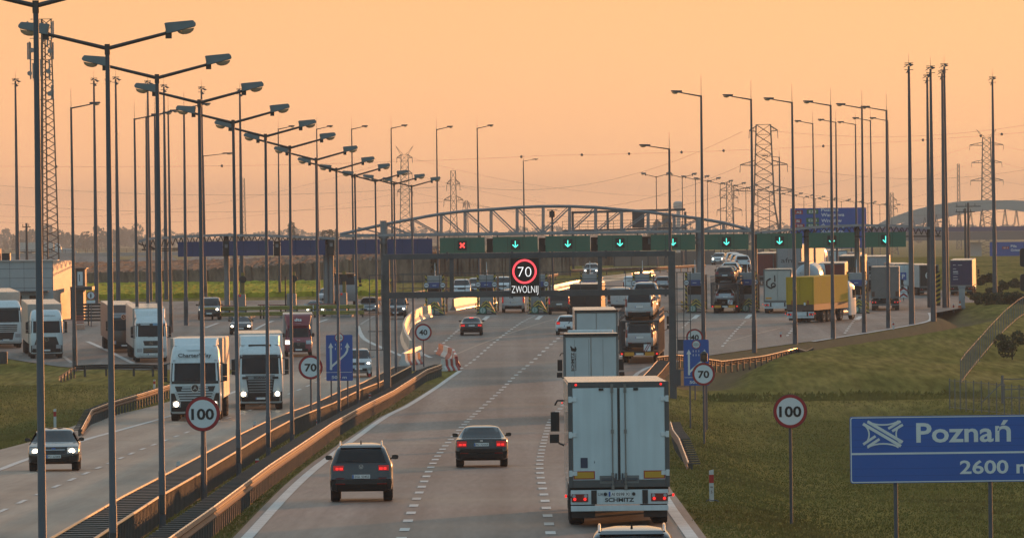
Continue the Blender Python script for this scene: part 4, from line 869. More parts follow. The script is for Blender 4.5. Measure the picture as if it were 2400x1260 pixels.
aboard(tr2, 'sedan', 'dark saloon behind the black hatchback on the gate transporter', C_DGR, 4.6, 2.9, group=GR); aboard(tr2, 'hatch', 'silver hatchback over the front of the gate transporter', C_WHT, 9.4, 3.1, group=GR)
tr3 = transporter('farther car transporter carrying pale SUVs behind the gate transporter', 1742, 690, kfit(52, 2.5, 1742, 690), 1715)
b1 = aboard(tr3, 'suv', 'pale SUV at the upper rear of the farther transporter', C_WHT, .1, 2.76, group=GR)
aboard(tr3, 'suv', 'dark SUV on the lower rear of the farther transporter', C_DGR, .1, .80, group=GR)
aboard(tr3, 'suv', 'second pale SUV from the rear on the farther transporter', C_WHT, 4.7, 2.85, ob=b1); aboard(tr3, 'suv', 'pale SUV at the front of the farther transporter', C_WHT, 9.3, 2.95, ob=b1)
t, B, d = car('suv', 'suv', 'white SUV with lights on coming along the far right bend', C_WHT, lit='f', plate=''); put(t, 1682, 621, 4.4, 1.0, oncoming=True, far=1690)
# ---- oncoming cars
t, B, d = car('hatch', 'hatchback', 'black hatchback with bright headlights nearest in the oncoming lane', C_BLK, plate='PO 6Z0E8', lit='f'); put(t, 126, 1104, 4.25, kfit(119, 1.80, 126, 1104), oncoming=True, far=133)
bg_ = MB().plate([(.075*math.cos(2*PI*i/20), .03*math.sin(2*PI*i/20)) for i in range(20)], -.02, 0, (0,0,0)).build('badge', M_SBLUE, t); bg_.location = (0, B.yf(.80,0)+.025, .80); bg_.rotation_euler = (0,0,PI)
t, B, d = car('sedan', 'saloon_car', 'black saloon with headlights on driving behind the tall white lorries', C_BLK, plate='', lit='f'); put(t, 564, 784, 4.72, kfit(53, 1.84, 564, 784), oncoming=True, far=566)
t, B, d = car('sedan', 'saloon_car', 'white saloon with one headlight glaring beside the yellow toll barrier', C_WHT, plate='', lit='f'); put(t, 739, 742, 4.72, kfit(47, 1.84, 739, 742), oncoming=True, far=741)
t, B, d = car('hatch', 'hatchback', 'silver car waiting behind the white saloon at the blue gate', C_SIL, plate='', lit=''); put(t, 768, 712, 4.25, 1.0, oncoming=True, far=768)
t, B, d = car('suv', 'suv', 'white SUV coming through the gate left of the dark van', C_SIL, plate='', lit='f', hot=M_HEADDIM); put(t, 866, 738, 4.43, kfit(45, 1.81, 866, 738), oncoming=True, far=866)
t, B, d = car('van', 'minibus', 'dark grey minibus with lamps on behind the left gantry post', C_DGR, plate='', lit='f', hot=M_HEADDIM); put(t, 927, 748, 5.0, kfit(52, 1.95, 927, 748), oncoming=True, far=931)
t, B, d = car('van', 'minibus', 'dark van with yellow bonnet band and headlights leaving the leftmost gate', C_BLK, plate='', lit='f'); put(t, 490, 750, 5.0, kfit(53, 1.95, 490, 750), oncoming=True, far=494)
B.patch(MB(), 'f', .92, 1.12, -.52, .52, eps=.03).build('bonnet_band', mat('dull_yellow', (.22,.15,.02), .5), t)
t, B, d = car('mpv', 'people_carrier', 'silver black grille van with one headlamp lit behind the blue merging sign', C_GRY, plate='', lit='f', hot=M_HEADDIM); put(t, 840, 884, 4.4, 1.0, oncoming=True, far=836)
t, B, d = car('suv', 'suv', 'grey car with one lamp lit coming round behind the booths', C_SIL, plate='', lit='f', hot=M_HEADDIM); put(t, 1385, 651, 4.43, 1.0, oncoming=True, far=1388)
t, B, d = car('mpv', 'people_carrier', 'white people carrier approaching behind the toll screen booths', C_WHT, plate='', lit=''); put(t, 1082, 697, 4.4, 1.0, oncoming=True, far=1083)
t, B, d = car('suv', 'suv', 'silver SUV beside the white people carrier behind the booths', C_SIL, plate='', lit='f', hot=M_HEADDIM); put(t, 1116, 690, 4.43, 1.0, oncoming=True, far=1117)
t, B, d = car('mpv', 'people_carrier', 'pale people carrier between two booths left of the speed screen', C_WHT, plate='', lit=''); put(t, 1178, 690, 4.4, 1.0, oncoming=True, far=1179)
# ---- oncoming trucks
def lorry_front(label, px, py, cabw, paint_m, style, far, H=3.75, L=16.6, trailer=None, tz=4.0, plate='', k=1.0, tw=1.275):
    t = thing('semi_trailer_truck', label, 'truck'); kk = cabw/(2.46*F/gp0(px, py).y)
    put(t, px, py, L, kk, oncoming=True, far=far)
    box_trailer(t, 13.4, 0, side=trailer or P_TRS, door=trailer or P_TRS, z1=tz, doorpart=False, w_=tw); trailer_wheels(t, (2.2, 3.5, 4.8))
    y = 14.25; w_ = 1.23; s_ = L-y
    B = Body([(.36,y,y+s_-.10,w_-.05,.1,.25,0,.08),(.50,y,y+s_,w_,.1,.28,0,.09),(1.35,y,y+s_,w_,.1,.26,0,.09),(1.90,y,y+s_-.04,w_,.1,.26,0,.10),(2.80,y,y+s_-.22,w_-.03,.1,.30,0,.12),(3.05,y,y+s_-.32,w_-.05,.1,.34,0,.12),(H-.30,y,y+s_-.62,w_-.10,.1,.40,0,.14),(H-.08,y+.02,y+s_-.95,w_-.18,.1,.40,0,.12),(H,y+.1,y+s_-1.25,w_-.34,.1,.3,0,.08)])
    B.build('cab', paint_m, t)
    B.patch(MB(), 'f', style.get('wz', 1.92), 2.80, -w_+.07, w_-.07, -w_+.11, w_-.11, nx=12).build('windscreen', M_GLASSC, t, smooth=50)
    fp = cab_front(t, B, L, w_, style)
    for sx in (-1, 1):
        B.side(MB(), sx, 1.92, 2.7, y+.9, y+s_-.42, y+.9, y+s_-.62).build('side_window', M_GLASS, t)
        b = MB(); b.obox((sx*(w_+.22), y+s_-.30, 2.45), (.11,0,0), (0,.07,0), (0,0,.30)); b.obox((sx*(w_+.22), y+s_-.30, 2.02), (.11,0,0), (0,.07,0), (0,0,.11)); b.bar((sx*(w_-.05), y+s_-.35, 2.80), (sx*(w_+.2), y+s_-.3, 2.74), .05, .05); b.bar((sx*(w_-.05), y+s_-.35, 1.88), (sx*(w_+.2), y+s_-.3, 1.92), .05, .05)
        b.build('mirror', style.get('mirror', M_BLACK), t, bevel=.04)
        for yy in (L-1.35, L-4.9): wheel(t, sx*1.2, yy, .50, .36, sx)
        b = MB().tube([(sx*.15+sx*.1, B.yf(1.96,.2)+.05, 1.95),(sx*.15-sx*.6+.0, B.yf(2.2,.4)+.05, 2.05)], .012, 5); b.build('wiper', M_BLACK, t)
    MB().box(-1.2,1.2,L-2.2,L-.25,.3,.5).box(-.5,.5,L-5,L-1,.5,.9).build('chassis', M_DARK, t)
    plate_part(t, 0, B.yf(.62,0)+.05, .62, plate, 'f', txt=bool(plate))
    return t, B, fp, w_, y, s_
def ftext(t, B, s, h, z, m, width=None, x=0, weight=0, eps=.06):
    o = text(s, h, (0,0,0), t, m, width=width, weight=weight); o.location = (x, B.yf(z, x)+eps, z); o.rotation_euler = (0,0,PI)
    dz = .1; sl = math.atan((B.yf(z+dz,x)-B.yf(z-dz,x))/(2*dz)); o.rotation_euler = (sl, 0, PI); return o
A_S = dict(lit=True, hz=.82, bumper=M_DARK, visor=P_TRW, grille=dict(slats=[(1.62,.62),(1.50,.66),(1.38,.95),(1.25,.92),(1.12,.86),(1.0,.80)], h=.035, m=mat('silver_slat', (.40,.44,.46), .3, .3)))
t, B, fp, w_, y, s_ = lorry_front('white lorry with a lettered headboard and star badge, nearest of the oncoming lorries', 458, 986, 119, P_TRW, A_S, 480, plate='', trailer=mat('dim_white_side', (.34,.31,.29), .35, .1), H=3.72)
fp('grille', .98, 1.68, -.72, .72, M_BLACK, -.98, .98, eps=.03); fp('lower_corner', .46, 1.34, -1.17, -.70, M_DARK, -1.17, -1.0, eps=.034); fp('lower_corner', .46, 1.34, .70, 1.17, M_DARK, 1.0, 1.17, eps=.034)
badge(t, B.yf(1.58,0)+.08, 1.58, .20, 'star'); ftext(t, B, 'CharterWay', .23, 3.18, M_INK, width=1.62, eps=.10, weight=.02)
fp('dash_shadow', 1.80, 1.93, -1.14, 1.14, M_BLACK, eps=.03, nx=10); fp('roof_hatch', 3.42, 3.52, -.38, .38, M_SWHITE, eps=.05)
MB().loft([[(-1.12,y+.0,3.6),(1.12,y+.0,3.6),(1.02,y+1.35,3.62),(-1.02,y+1.35,3.62)],[(-1.12,y-.1,4.02),(1.12,y-.1,4.02),(1.0,y+.45,3.98),(-1.0,y+.45,3.98)]]).build('roof_deflector', P_TRW, t, bevel=.06)
S_S = dict(lit=True, hz=.86, wz=1.94, bumper=M_DARK, visor=M_BLACK, grille=dict(slats=[(1.55,.66),(1.40,.66),(1.25,.65),(1.10,.63),(.96,.60)], h=.028, m=mat('grey_slat', (.22,.24,.25), .35, .3)))
t, B, fp, w_, y, s_ = lorry_front('white lorry with six dark grille slats right of the star badged lorry', 611, 960, 106, P_TRW, S_S, 606, plate='', H=3.6, trailer=P_TRW, tz=4.12)
fp('grille', .84, 1.88, -.64, .64, M_BLACK, -.80, .80, eps=.03); fp('nameplate', 1.64, 1.86, -.78, .78, mat('grey_panel', (.20,.22,.23), .4), -.80, .80, eps=.04)
ftext(t, B, 'SCANIA', .12, 1.76, M_INK, width=.72, weight=.03, eps=.07); ftext(t, B, 'WOLARSKI', .07, 2.90, M_INK, width=.62, weight=.02, eps=.075)
fp('air_scoop', 1.68, 1.80, -.98, -.66, M_BLACK, eps=.05); fp('air_scoop', 1.68, 1.80, .66, .98, M_BLACK, eps=.05); fp('headboard', 3.0, 3.28, -.95, .95, P_TRW, -.90, .90, eps=.05)
MB().loft([[(-1.12,y-.1,3.35),(1.12,y-.1,3.35),(1.05,y+1.4,3.5),(-1.05,y+1.4,3.5)],[(-1.12,y-.1,4.05),(1.12,y-.1,4.05),(1.0,y+.5,3.98),(-1.0,y+.5,3.98)]]).build('roof_deflector', P_TRW, t, bevel=.08)
MB().box(-.62,.62,y+1.42,y+1.50,3.44,3.54).build('light_bar', M_DARK, t, bevel=.02)
V_S = dict(lit=False, hz=.95, wz=1.98, bumper=P_TRW, visor=M_BLACK, grille=dict(slats=[(1.02,.62),(.9,.6)], h=.02, m=M_CHROME))
t, B, fp, w_, y, s_ = lorry_front('white lorry with blue sunstrip and chrome grille waiting in the lay-by', 355, 849, 75, P_TRW, V_S, 334, H=3.5, trailer=mat('pinkish_white_side', (.44,.38,.35), .4), tz=4.1)
fp('grille', 1.30, 1.66, -.52, .52, M_BLACK, -.62, .62, eps=.03); fp('sunstrip', 2.82, 3.0, -.95, -.15, mat('pale_blue_strip', (.12,.25,.38), .4), eps=.06); fp('lower_grille', .72, 1.12, -.62, .62, M_BLACK, eps=.04); badge(t, B.yf(1.48,0)+.06, 1.48, .13, 'bar'); fp('sunstrip_print', 2.87, 2.94, .1, .8, M_SWHITE, eps=.065)
MB().loft([[(-1.18,y-.1,3.3),(1.18,y-.1,3.3),(1.1,y+1.2,3.35),(-1.1,y+1.2,3.35)],[(-1.2,y-.1,4.08),(1.2,y-.1,4.08),(1.12,y+.5,3.9),(-1.12,y+.5,3.9)]]).build('roof_deflector', P_TRW, t, bevel=.08)
L_S = dict(lit=False, hz=.9, bumper=M_DARK, visor=P_TRW, grille=dict(slats=[(1.55,.5)], h=.02, m=M_DARK))
t, B, fp, w_, y, s_ = lorry_front('white lorry with black lower front parked by the toll building', 110, 840, 77, P_TRW, L_S, 90, H=3.6, tz=4.0, trailer=mat('beige_side', (.40,.36,.33), .4))
fp('grille', .5, 1.62, -1.1, 1.1, M_BLACK, -.72, .72, eps=.03, nx=8); badge(t, B.yf(1.45,0)+.06, 1.45, .17, 'star'); ftext(t, B, 'LOGISTIKA', .12, 3.2, M_INK, width=1.05, eps=.09, x=-.15)
D_S = dict(lit=False, hz=.95, bumper=P_TRW, visor=M_BLACK, grille=dict(slats=[(1.72,.85),(1.58,.85),(1.44,.84),(1.3,.83)], h=.03, m=M_DARK))
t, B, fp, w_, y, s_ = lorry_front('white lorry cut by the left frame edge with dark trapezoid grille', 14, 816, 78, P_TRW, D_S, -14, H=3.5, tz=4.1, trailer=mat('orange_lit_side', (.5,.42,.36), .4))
fp('grille', .62, 1.18, -.5, .5, M_BLACK, -.62, .62, eps=.035)
K_S = dict(lit=False, hz=.9, bumper=M_DARK, visor=M_BLACK)
t, B, fp, w_, y, s_ = lorry_front('dark lorry with round badge on its cowl waiting behind the sunstrip lorry', 291, 826, 66, paint('black_truck', (.022,.021,.022)), K_S, 270, H=3.4, tz=4.1, trailer=mat('plum_side', (.14,.11,.11), .5))
badge(t, B.yf(2.95,0)+.1, 3.1, .22, 'star')
# red parcel van with a tall box body
t = thing('box_van', 'crimson box van with white letters on its bulging roof fairing', 'van'); put(t, 700, 836, 6.6, kfit(66, 2.05, 700, 836), oncoming=True, far=698)
B = Body([(.34,4.3,6.45,.92,.1,.3,0,.1),(.45,4.3,6.58,.98,.1,.3,0,.12),(.95,4.3,6.55,1.0,.1,.3,0,.14),(1.12,4.3,6.40,.99,.1,.3,0,.14),(1.30,4.3,6.0,.97,.1,.3,0,.14),(1.42,4.3,5.82,.95,.1,.28,0,.14),(2.05,4.3,5.32,.86,.1,.3,0,.14),(2.25,4.3,5.1,.85,.1,.3,0,.14)]); B.build('cab', C_RED, t)
B.patch(MB(), 'f', 1.40, 2.05, -.86, .86, -.76, .76, nx=10).build('windscreen', M_GLASSC, t, smooth=50)
for sx in (-1, 1):
    B.patch(MB(), 'f', .92, 1.18, *sorted((sx*.56, sx*.95)), eps=.02).build('headlight', M_HEADDIM if sx > 0 else M_HEADOFF, t); mirror_part(t, sx*.98, 5.5, 1.55, sx, M_BLACK, .2, .3); B.side(MB(), sx, 1.45, 1.98, 4.5, 5.6, 4.5, 5.25).build('side_window', M_GLASS, t)
    for yy in (.95, 5.6): wheel(t, sx*.98, yy, .36, .24, sx)
B.patch(MB(), 'f', .62, 1.06, -.50, .50, eps=.025).build('grille', M_BLACK, t); B.patch(MB(), 'f', .40, .60, -.9, .9, eps=.02).build('bumper', M_DARK, t); badge(t, B.yf(.95,0)+.05, .93, .10, 'star'); plate_part(t, 0, B.yf(.5,0)+.03, .52, '', 'f', txt=False)
MB().box(-1.08,1.08,0,4.28,.75,3.05).build('box_body', P_TRS, t, bevel=.04)
Bf = Body([(2.22,4.28,5.35,.82,.05,.3,0,.15),(2.5,4.28,5.1,.92,.05,.3,0,.2),(2.85,4.28,4.85,.98,.05,.3,0,.2),(3.05,4.28,4.5,.98,.05,.1,0,.1)]); Bf.build('roof_fairing', C_RED, t)
ftext(t, Bf, 'dts', .26, 2.66, M_WHITE, width=.52, weight=.03, eps=.14); ftext(t, B, 'dts', .07, 1.22, M_WHITE, width=.25, weight=.02, eps=.2); ftext(t, Bf, 'www.dts.pl', .05, 2.42, M_WHITE, width=.45, eps=.15)
# lorry with a loading crane behind the blue gates
t = thing('crane_lorry', 'lorry with a folded loading crane behind the blue gate columns', 'truck'); put(t, 808, 716, 8, 1.0, oncoming=True, far=806)
tractor(t, 5.6, paint('dull_grey_truck', (.22,.23,.24)), H=2.9); MB().box(-1.2,1.2,.2,5.3,1.0,1.6).build('load_bed', M_DARK, t); trailer_wheels(t, (1.2, 2.4))
MB().tube([(.9,4.9,1.5),(.95,4.9,3.6),(1.4,4.6,3.0),(1.9,4.4,3.3),(1.5,4.3,2.2)], .11, 8).build('crane_arm', mat('orange_crane', (.4,.13,.05), .5), t)
# ------------------------------------------------------------------ street lamps
def zpx(px, py, Y): return pt(px, py, Y).z
def lamp_head(b, c, d, L_=.64, w_=.30, h=.23):
    """trapezoid luminaire: c = fixing point, d = outward direction"""
    d = Vector(d).normalized(); s_ = d.cross(Vector((0,0,1))).normalized(); u = s_.cross(d)
    c = Vector(c); R = lambda y, wv, z0, z1: [c+d*y-s_*wv+u*z0, c+d*y+s_*wv+u*z0, c+d*y+s_*wv*.75+u*z1, c+d*y-s_*wv*.75+u*z1]
    b.loft([R(-.03,w_*.40,-.01,h*.98), R(.02,w_*.5,-.02,h), R(L_*.93,w_*.5,.02,h*.74), R(L_,w_*.34,.05,h*.42)])
def lamp_lens(b, c, d, L_=.64, w_=.30):
    d = Vector(d).normalized(); s_ = d.cross(Vector((0,0,1))).normalized(); u = s_.cross(d); c = Vector(c); n = 10
    rows = []
    for k, (f, z) in enumerate(((1,.0),(.82,-.06),(.45,-.10),(.05,-.11))):
        rows.append([c+d*(L_*.62+L_*.30*f*math.cos(2*PI*i/n))+s_*(w_*.42*f*math.sin(2*PI*i/n))+u*(z-.001) for i in range(n)])
    b.loft(rows)
def double_lamp(name, label, loc, H=11.9, arm=1.31, group=None):
    t = thing(name, label, 'street lamp', loc, group=group)
    MB().tube([(0,0,0),(0,0,1.6),(0,0,1.62),(0,0,H)], [.092,.088,.076,.048], 10).build('pole', M_STEEL, t, smooth=True)
    MB().tube([(0,0,H-.14),(0,0,H+.10)], .062, 10).build('pole_cap', M_RUST, t, smooth=True)
    for sx in (-1, 1):
        e = (sx*arm, 0, H+.34); MB().tube([(0,0,H),e], [.046,.038], 8).build('arm', M_RUST, t, smooth=True)
        hd = MB(); lamp_head(hd, e, (sx,0,.19)); o = hd.build('lamp_head', M_LAMP, t, bevel=.012)
        l = MB(); lamp_lens(l, e, (sx,0,.19)); l.build('lens', M_LENS, o, smooth=True); MB().obox((sx*(arm+.02),0,H+.30),(.07,0,0),(0,.05,0),(0,0,.09)).build('bracket', M_RUST, o)
    MB().box(-.07,.07,-.135,-.09,.5,1.0).build('hatch', M_STEELD, t)
    return t
JUN = [(84,14),(251,114),(368,183),(467,241),(550,288),(620,320),(676,347),(740,375),(788,398),(833,412),(880,425),(923,432),(965,437)]
GL = 'double armed lamps along the median'; lamp0 = None
for i, (jx, jy) in enumerate(JUN):
    Y = 132+30*i; p = pt(jx, jy, Y); loc = (p.x, Y, gz(p.x, Y))
    sz = p.z-loc[2]
    lb = f"{['nearest','second nearest','third nearest','fourth nearest','fifth nearest','sixth nearest','seventh nearest','eighth nearest','ninth nearest','tenth nearest','third farthest','second farthest','farthest'][i]} double-armed street lamp in the grass median"
    if lamp0 is None: lamp0 = double_lamp('street_lamp', lb, loc, group=GL); lamp0.scale = (1,1,sz/11.9)
    else: o = dup(lamp0, lb, loc, scale=(1,1,sz/11.9)); o.rotation_euler = (RND.uniform(-.004,.004), RND.uniform(-.005,.005), RND.uniform(-.05,.05))
# far row of double armed lamps bending right beyond the plaza
FJ = [(1538,415),(1599,416),(1630,421),(1658,425),(1688,431),(1719,436),(1748,441),(1776,446),(1803,450),(1830,455),(1857,459),(1884,463),(1911,466),(1940,470),(1972,473),(2004,475),(2034,478),(2062,481),(2090,484)]
for i, (jx, jy) in enumerate(FJ):
    Y = 930+40*i; p = pt(jx, jy, Y); z = gz(p.x, Y)
    dup(lamp0, f"{ORD[i]} lamp of the far double-armed row bending right beyond the gates", (p.x, Y, z), scale=(1,1,(p.z-z)/11.9), group='far double armed lamps beyond the gates')
def single_lamp(name, label, loc, H=17.0, arm=2.0, sx=-1, rod=1.25, group=None, dy=0.0):
    t = thing(name, label, 'street lamp', loc, group=group)
    MB().tube([(0,0,0),(0,0,2.2),(0,0,2.22),(0,0,H)], [.175,.16,.14,.07], 10).build('pole', M_STEEL, t, smooth=True)
    e = (sx*arm*.66, dy, H+.18); MB().tube([(0,0,H-.05),e], [.05,.035], 8).build('arm', M_STEELD, t, smooth=True)
    hd = MB(); lamp_head(hd, e, (sx,0,.08), .72, .30, .15); o = hd.build('lamp_head', M_STEELD, t, smooth=25); l = MB(); lamp_lens(l, e, (sx,0,.08), .72, .30); l.build('lens', M_LENS, o, smooth=True)
    MB().tube([(0,0,H-.1),(0,0,H+rod)], [.02,.008], 5).build('lightning_rod', M_STEELD, t)
    MB().box(-.12,.12,-.205,-.17,.7,1.5).build('hatch', M_STEELD, t); return t
SL = {}
def lamp_at(top, basepx, sx, label, group, Y=None, rodpy=None, armpx=None):
    """top pixel of pole, base pixel (or depth) -> a single armed lamp standing there"""
    if Y is None: g = gp(*basepx); Y = g.y
    p = pt(top[0], top[1], Y); z = gz(p.x, Y)-.05; H = p.z-z
    if sx not in SL: SL[sx] = single_lamp('street_lamp', label, (p.x, Y, z), H=17.0, sx=sx, group=group); o = SL[sx]
    else: o = dup(SL[sx], label, (p.x, Y, z), group=group)
    a = 1.0 if armpx is None else armpx*Y/F/2.0
    o.scale = (a, 1, H/17.0); o.rotation_euler = (0, RND.uniform(-.003,.003), RND.uniform(-.08,.08)); return o
GRR = 'single armed lamps along the right bank'
for i, (tp, bs) in enumerate((((1567,348),(1576,872)),((1642,224),(1650,858)),((1761,232),(1766,826)),((1857,239),(1864,806)),((1946,246),(1950,793)),((2019,252),(2024,779)),((2076,258),(2080,769)))):
    lamp_at(tp, bs, -1, ['short single-armed lamp behind the right gantry post','tall single-armed lamp between the right gantry post and the second green arrow board','tall single-armed lamp left of the gate emblem lorry','tall single-armed lamp in front of the yellow truck','tall single-armed lamp at the front of the yellow truck','tall single-armed lamp right of the yellow truck','tall single-armed lamp in front of the grey ribbed trailer'][i], GRR, armpx=[70,70,66,66,64,60,60][i])
for i, (tp, Y) in enumerate((((1906,289),760),((1958,286),790),((2004,291),860),((2041,282),800),((2080,282),815),((1827,368),1180))):
    lamp_at(tp, None, -1, f"{['leftmost','second from left','third from left','fourth from left','rightmost','lower lone'][i]} single-armed lamp of the group behind the right gates", 'single armed lamps behind the right gates', Y=Y, armpx=42)
for i, (tp, Y) in enumerate((((651,302),765),((743,302),768),((825,302),770),((916,300),772),((1023,303),775),((1119,300),778),((1227,377),1250))):
    lamp_at(tp, None, 1, ['first from the left','second from the left','third from the left','fourth from the left','fifth from the left','sixth from the left','shorter and rightmost'][i]+' single-armed lamp of the row behind the arched canopy', 'single armed lamps behind the canopy', Y=Y, armpx=38 if i < 6 else 34)
for i, (tp, bs) in enumerate((((168,252),(173,868)),)):
    lamp_at(tp, bs, 1, 'tall single-armed lamp by the lay-by barrier, right of the lettered lorry', 'single armed lamps at the lay-by', armpx=68)
for i, (tp, Y) in enumerate((((316,278),525),((341,273),545),((363,268),565),((395,260),590),((430,252),615),((476,365),760))):
    lamp_at(tp, None, 1, f"{['first','second','third','fourth','fifth','lower sixth'][i]} from the left of the single-armed lamps above the waiting sunstrip lorry", 'single armed lamps at the lay-by', Y=Y, armpx=[62,60,56,54,62,72][i])
# floodlight masts
def mast(label, top, Y, group, fl):
    p = pt(top[0], top[1], Y); z = gz(p.x, Y)-.05; H = p.z-z
    t = thing('floodlight_mast', label, 'floodlight mast', (p.x, Y, z), group=group)
    MB().tube([(0,0,0),(0,0,H*.3),(0,0,H)], [.23,.19,.09], 10).build('pole', M_STEEL, t, smooth=True)
    MB().tube([(0,0,H),(0,0,H+1.0)], [.02,.008], 5).build('lightning_rod', M_STEELD, t)
    for k, (sx, dz) in enumerate(((fl,.0),(-fl*.5,.12),(fl*.35,-.42))):
        b = MB(); b.loft([[(sx*.05-.07,-.1,H+dz+.12),(sx*.05+.07,-.1,H+dz+.12),(sx*.05+.07,.1,H+dz+.12),(sx*.05-.07,.1,H+dz+.12)],[(sx*.42-.10,-.22,H+dz-.16),(sx*.42+.16,-.22,H+dz-.05),(sx*.42+.16,.22,H+dz-.05),(sx*.42-.10,.22,H+dz-.16)]])
        b.bar((-.35,0,H+dz+.12),(.35,0,H+dz+.12),.05,.05); b.build('floodlight', M_STEELD, t)
    return t
for i, (tp, Y) in enumerate((((36,190),735),((220,189),740),((271,186),745),((252,190),900),((346,195),752),((384,204),757),((472,209),762),((562,214),766))):
    mast(f"{['leftmost','second','third','hidden fourth','fifth','sixth','seventh','eighth'][i]} from the left of the floodlight masts behind the left gates", tp, Y, 'floodlight masts on the left', 1)
for i, (tp, bs) in enumerate((((2130,155),(2136,760)),((2181,162),(2188,752)),((2173,181),(2190,735)),((2208,172),(2214,735)),((2213,156),(2222,732)),((2326,186),(2334,694)))):
    mast(f"{['leftmost tall','second tall','shorter third','thick fourth','fifth tall','rightmost lone'][i]} floodlight mast on the right bank of the plaza", tp, gp(*bs).y, 'floodlight masts on the right', -1)
# ------------------------------------------------------------------ safety barriers
M_RAILO = mat('sun_tinted_guard_rail', (.17,.085,.052), .62, .05, var=.3, spec=.15, scale=1.5, bump=.08)  # zinc rail reddened: the low sun's glow is put into its colour
M_GLINT = mat('rail_edge_glint', (.62,.52,.45), .25, .6, var=.1)  # pale tone painted as the highlight along the rail tops
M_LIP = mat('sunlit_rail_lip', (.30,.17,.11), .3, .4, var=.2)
M_POST = mat('rail_post', (.060,.060,.058), .6, .2, var=.25)
def resamp(P, step):
    seg = [0.0]
    for i in range(len(P)-1): seg.append(seg[-1]+(P[i+1]-P[i]).length)
    n = int(seg[-1]/step); out = []
    for k in range(n+1):
        s_ = k*step; i = min(max(np.searchsorted(seg, s_, side='right')-1, 0), len(P)-2); out.append(P[i].lerp(P[i+1], (s_-seg[i])/max(seg[i+1]-seg[i],1e-6)))
    return out
WB = [(-.155,.0),(-.12,.055),(-.075,.075),(-.035,.02),(0,.0),(.035,.02),(.075,.075),(.12,.055),(.155,.0)]
def w_beam(b, P, side, z, dx=0.0):
    rows = []
    for i, p in enumerate(P):
        d = (P[min(i+1,len(P)-1)]-P[max(i-1,0)]); d.z = 0; d.normalize(); n = Vector((d.y,-d.x,0))*side
        rows.append([p+n*(u+dx)+Vector((0,0,z+v)) for v, u in WB])
    b.loft(rows, closed=False, cap0=False, cap1=False)
def guard_rail(label, P, side, post_step=2.0, z=.60, width=.5, double=False, planks=True, posts=True, cat='guard rail', m=None):
    """P: ground polyline under the traffic-side beam; side=+1 beam faces right of travel"""
    t = thing('guard_rail', label, cat, P[0]); O = P[0]; Q = [p-O for p in resamp(P, 2.0)]
    b = MB(); w_beam(b, Q, side, z); 
    b.build('rail_beam', m or M_RAILO, t, smooth=50)
    if not m:
        R_ = []
        for i, p in enumerate(Q):
            d = Q[min(i+1,len(Q)-1)]-Q[max(i-1,0)]; d.z = 0; d.normalize(); R_.append(p+Vector((d.y,-d.x,0))*side*.005+Vector((0,0,z+.16)))
        MB().tube(R_, .022, 6).build('glint_tube', M_GLINT, t, smooth=True)  # added tube that draws the highlight along the beam's upper edge
    pp = MB(); pk = MB()
    for i, p in enumerate([q-O for q in resamp(P, post_step)]):
        j = min(int(i*post_step/2.0), len(Q)-2); d = (Q[j+1]-Q[j]); d.z = 0; d.normalize(); n = Vector((d.y,-d.x,0))*side
        c = p-n*.09; pp.obox(c+Vector((0,0,.36)), n*.05, d*.06, Vector((0,0,.38)))
        if planks: pk.obox(p-n*(width/2+.01)+Vector((0,0,.735)), n*width/2, d*.10, Vector((0,0,.022)))
        if double: pp.obox(p-n*(width-.07)+Vector((0,0,.36)), n*.05, d*.06, Vector((0,0,.38)))
    pp.build('posts', M_POST, t)['kind'] = 'stuff'
    if planks: pk.build('spacer_bars', M_POST, t)['kind'] = 'stuff'
    if double:
        b = MB(); R_ = []
        for i, p in enumerate(Q):
            d = (Q[min(i+1,len(Q)-1)]-Q[max(i-1,0)]); d.z = 0; d.normalize(); R_.append(p-Vector((d.y,-d.x,0))*side*width+Vector((0,0,.72)))
        b.tube(R_, .035, 6).build('back_rail', m or M_RAILO, t, smooth=True)
    return t
def rail_path(pxs, dz): return [Vector((p.x, p.y, gz(p.x, p.y))) for p in [gp0(x, y, dz) for x, y in pxs]]
RB = rail_path([(395,1262),(500,1188),(630,1091),(708,1039),(780,990),(851,951),(923,915),(1000,866),(1040,852)], .75)
RB.insert(0, RB[0]+(RB[0]-RB[1])*2)
guard_rail('orange-glowing guard rail beside the right carriageway on the median', RB, 1, 1.5, width=.55)
RA = rail_path([(225,1258),(277,1224),(374,1161),(469,1107),(553,1057),(620,1016),(682,983),(728,964),(780,944),(845,912),(890,895),(965,856)], .75)
RA.insert(0, RA[0]+(RA[0]-RA[1])*2)
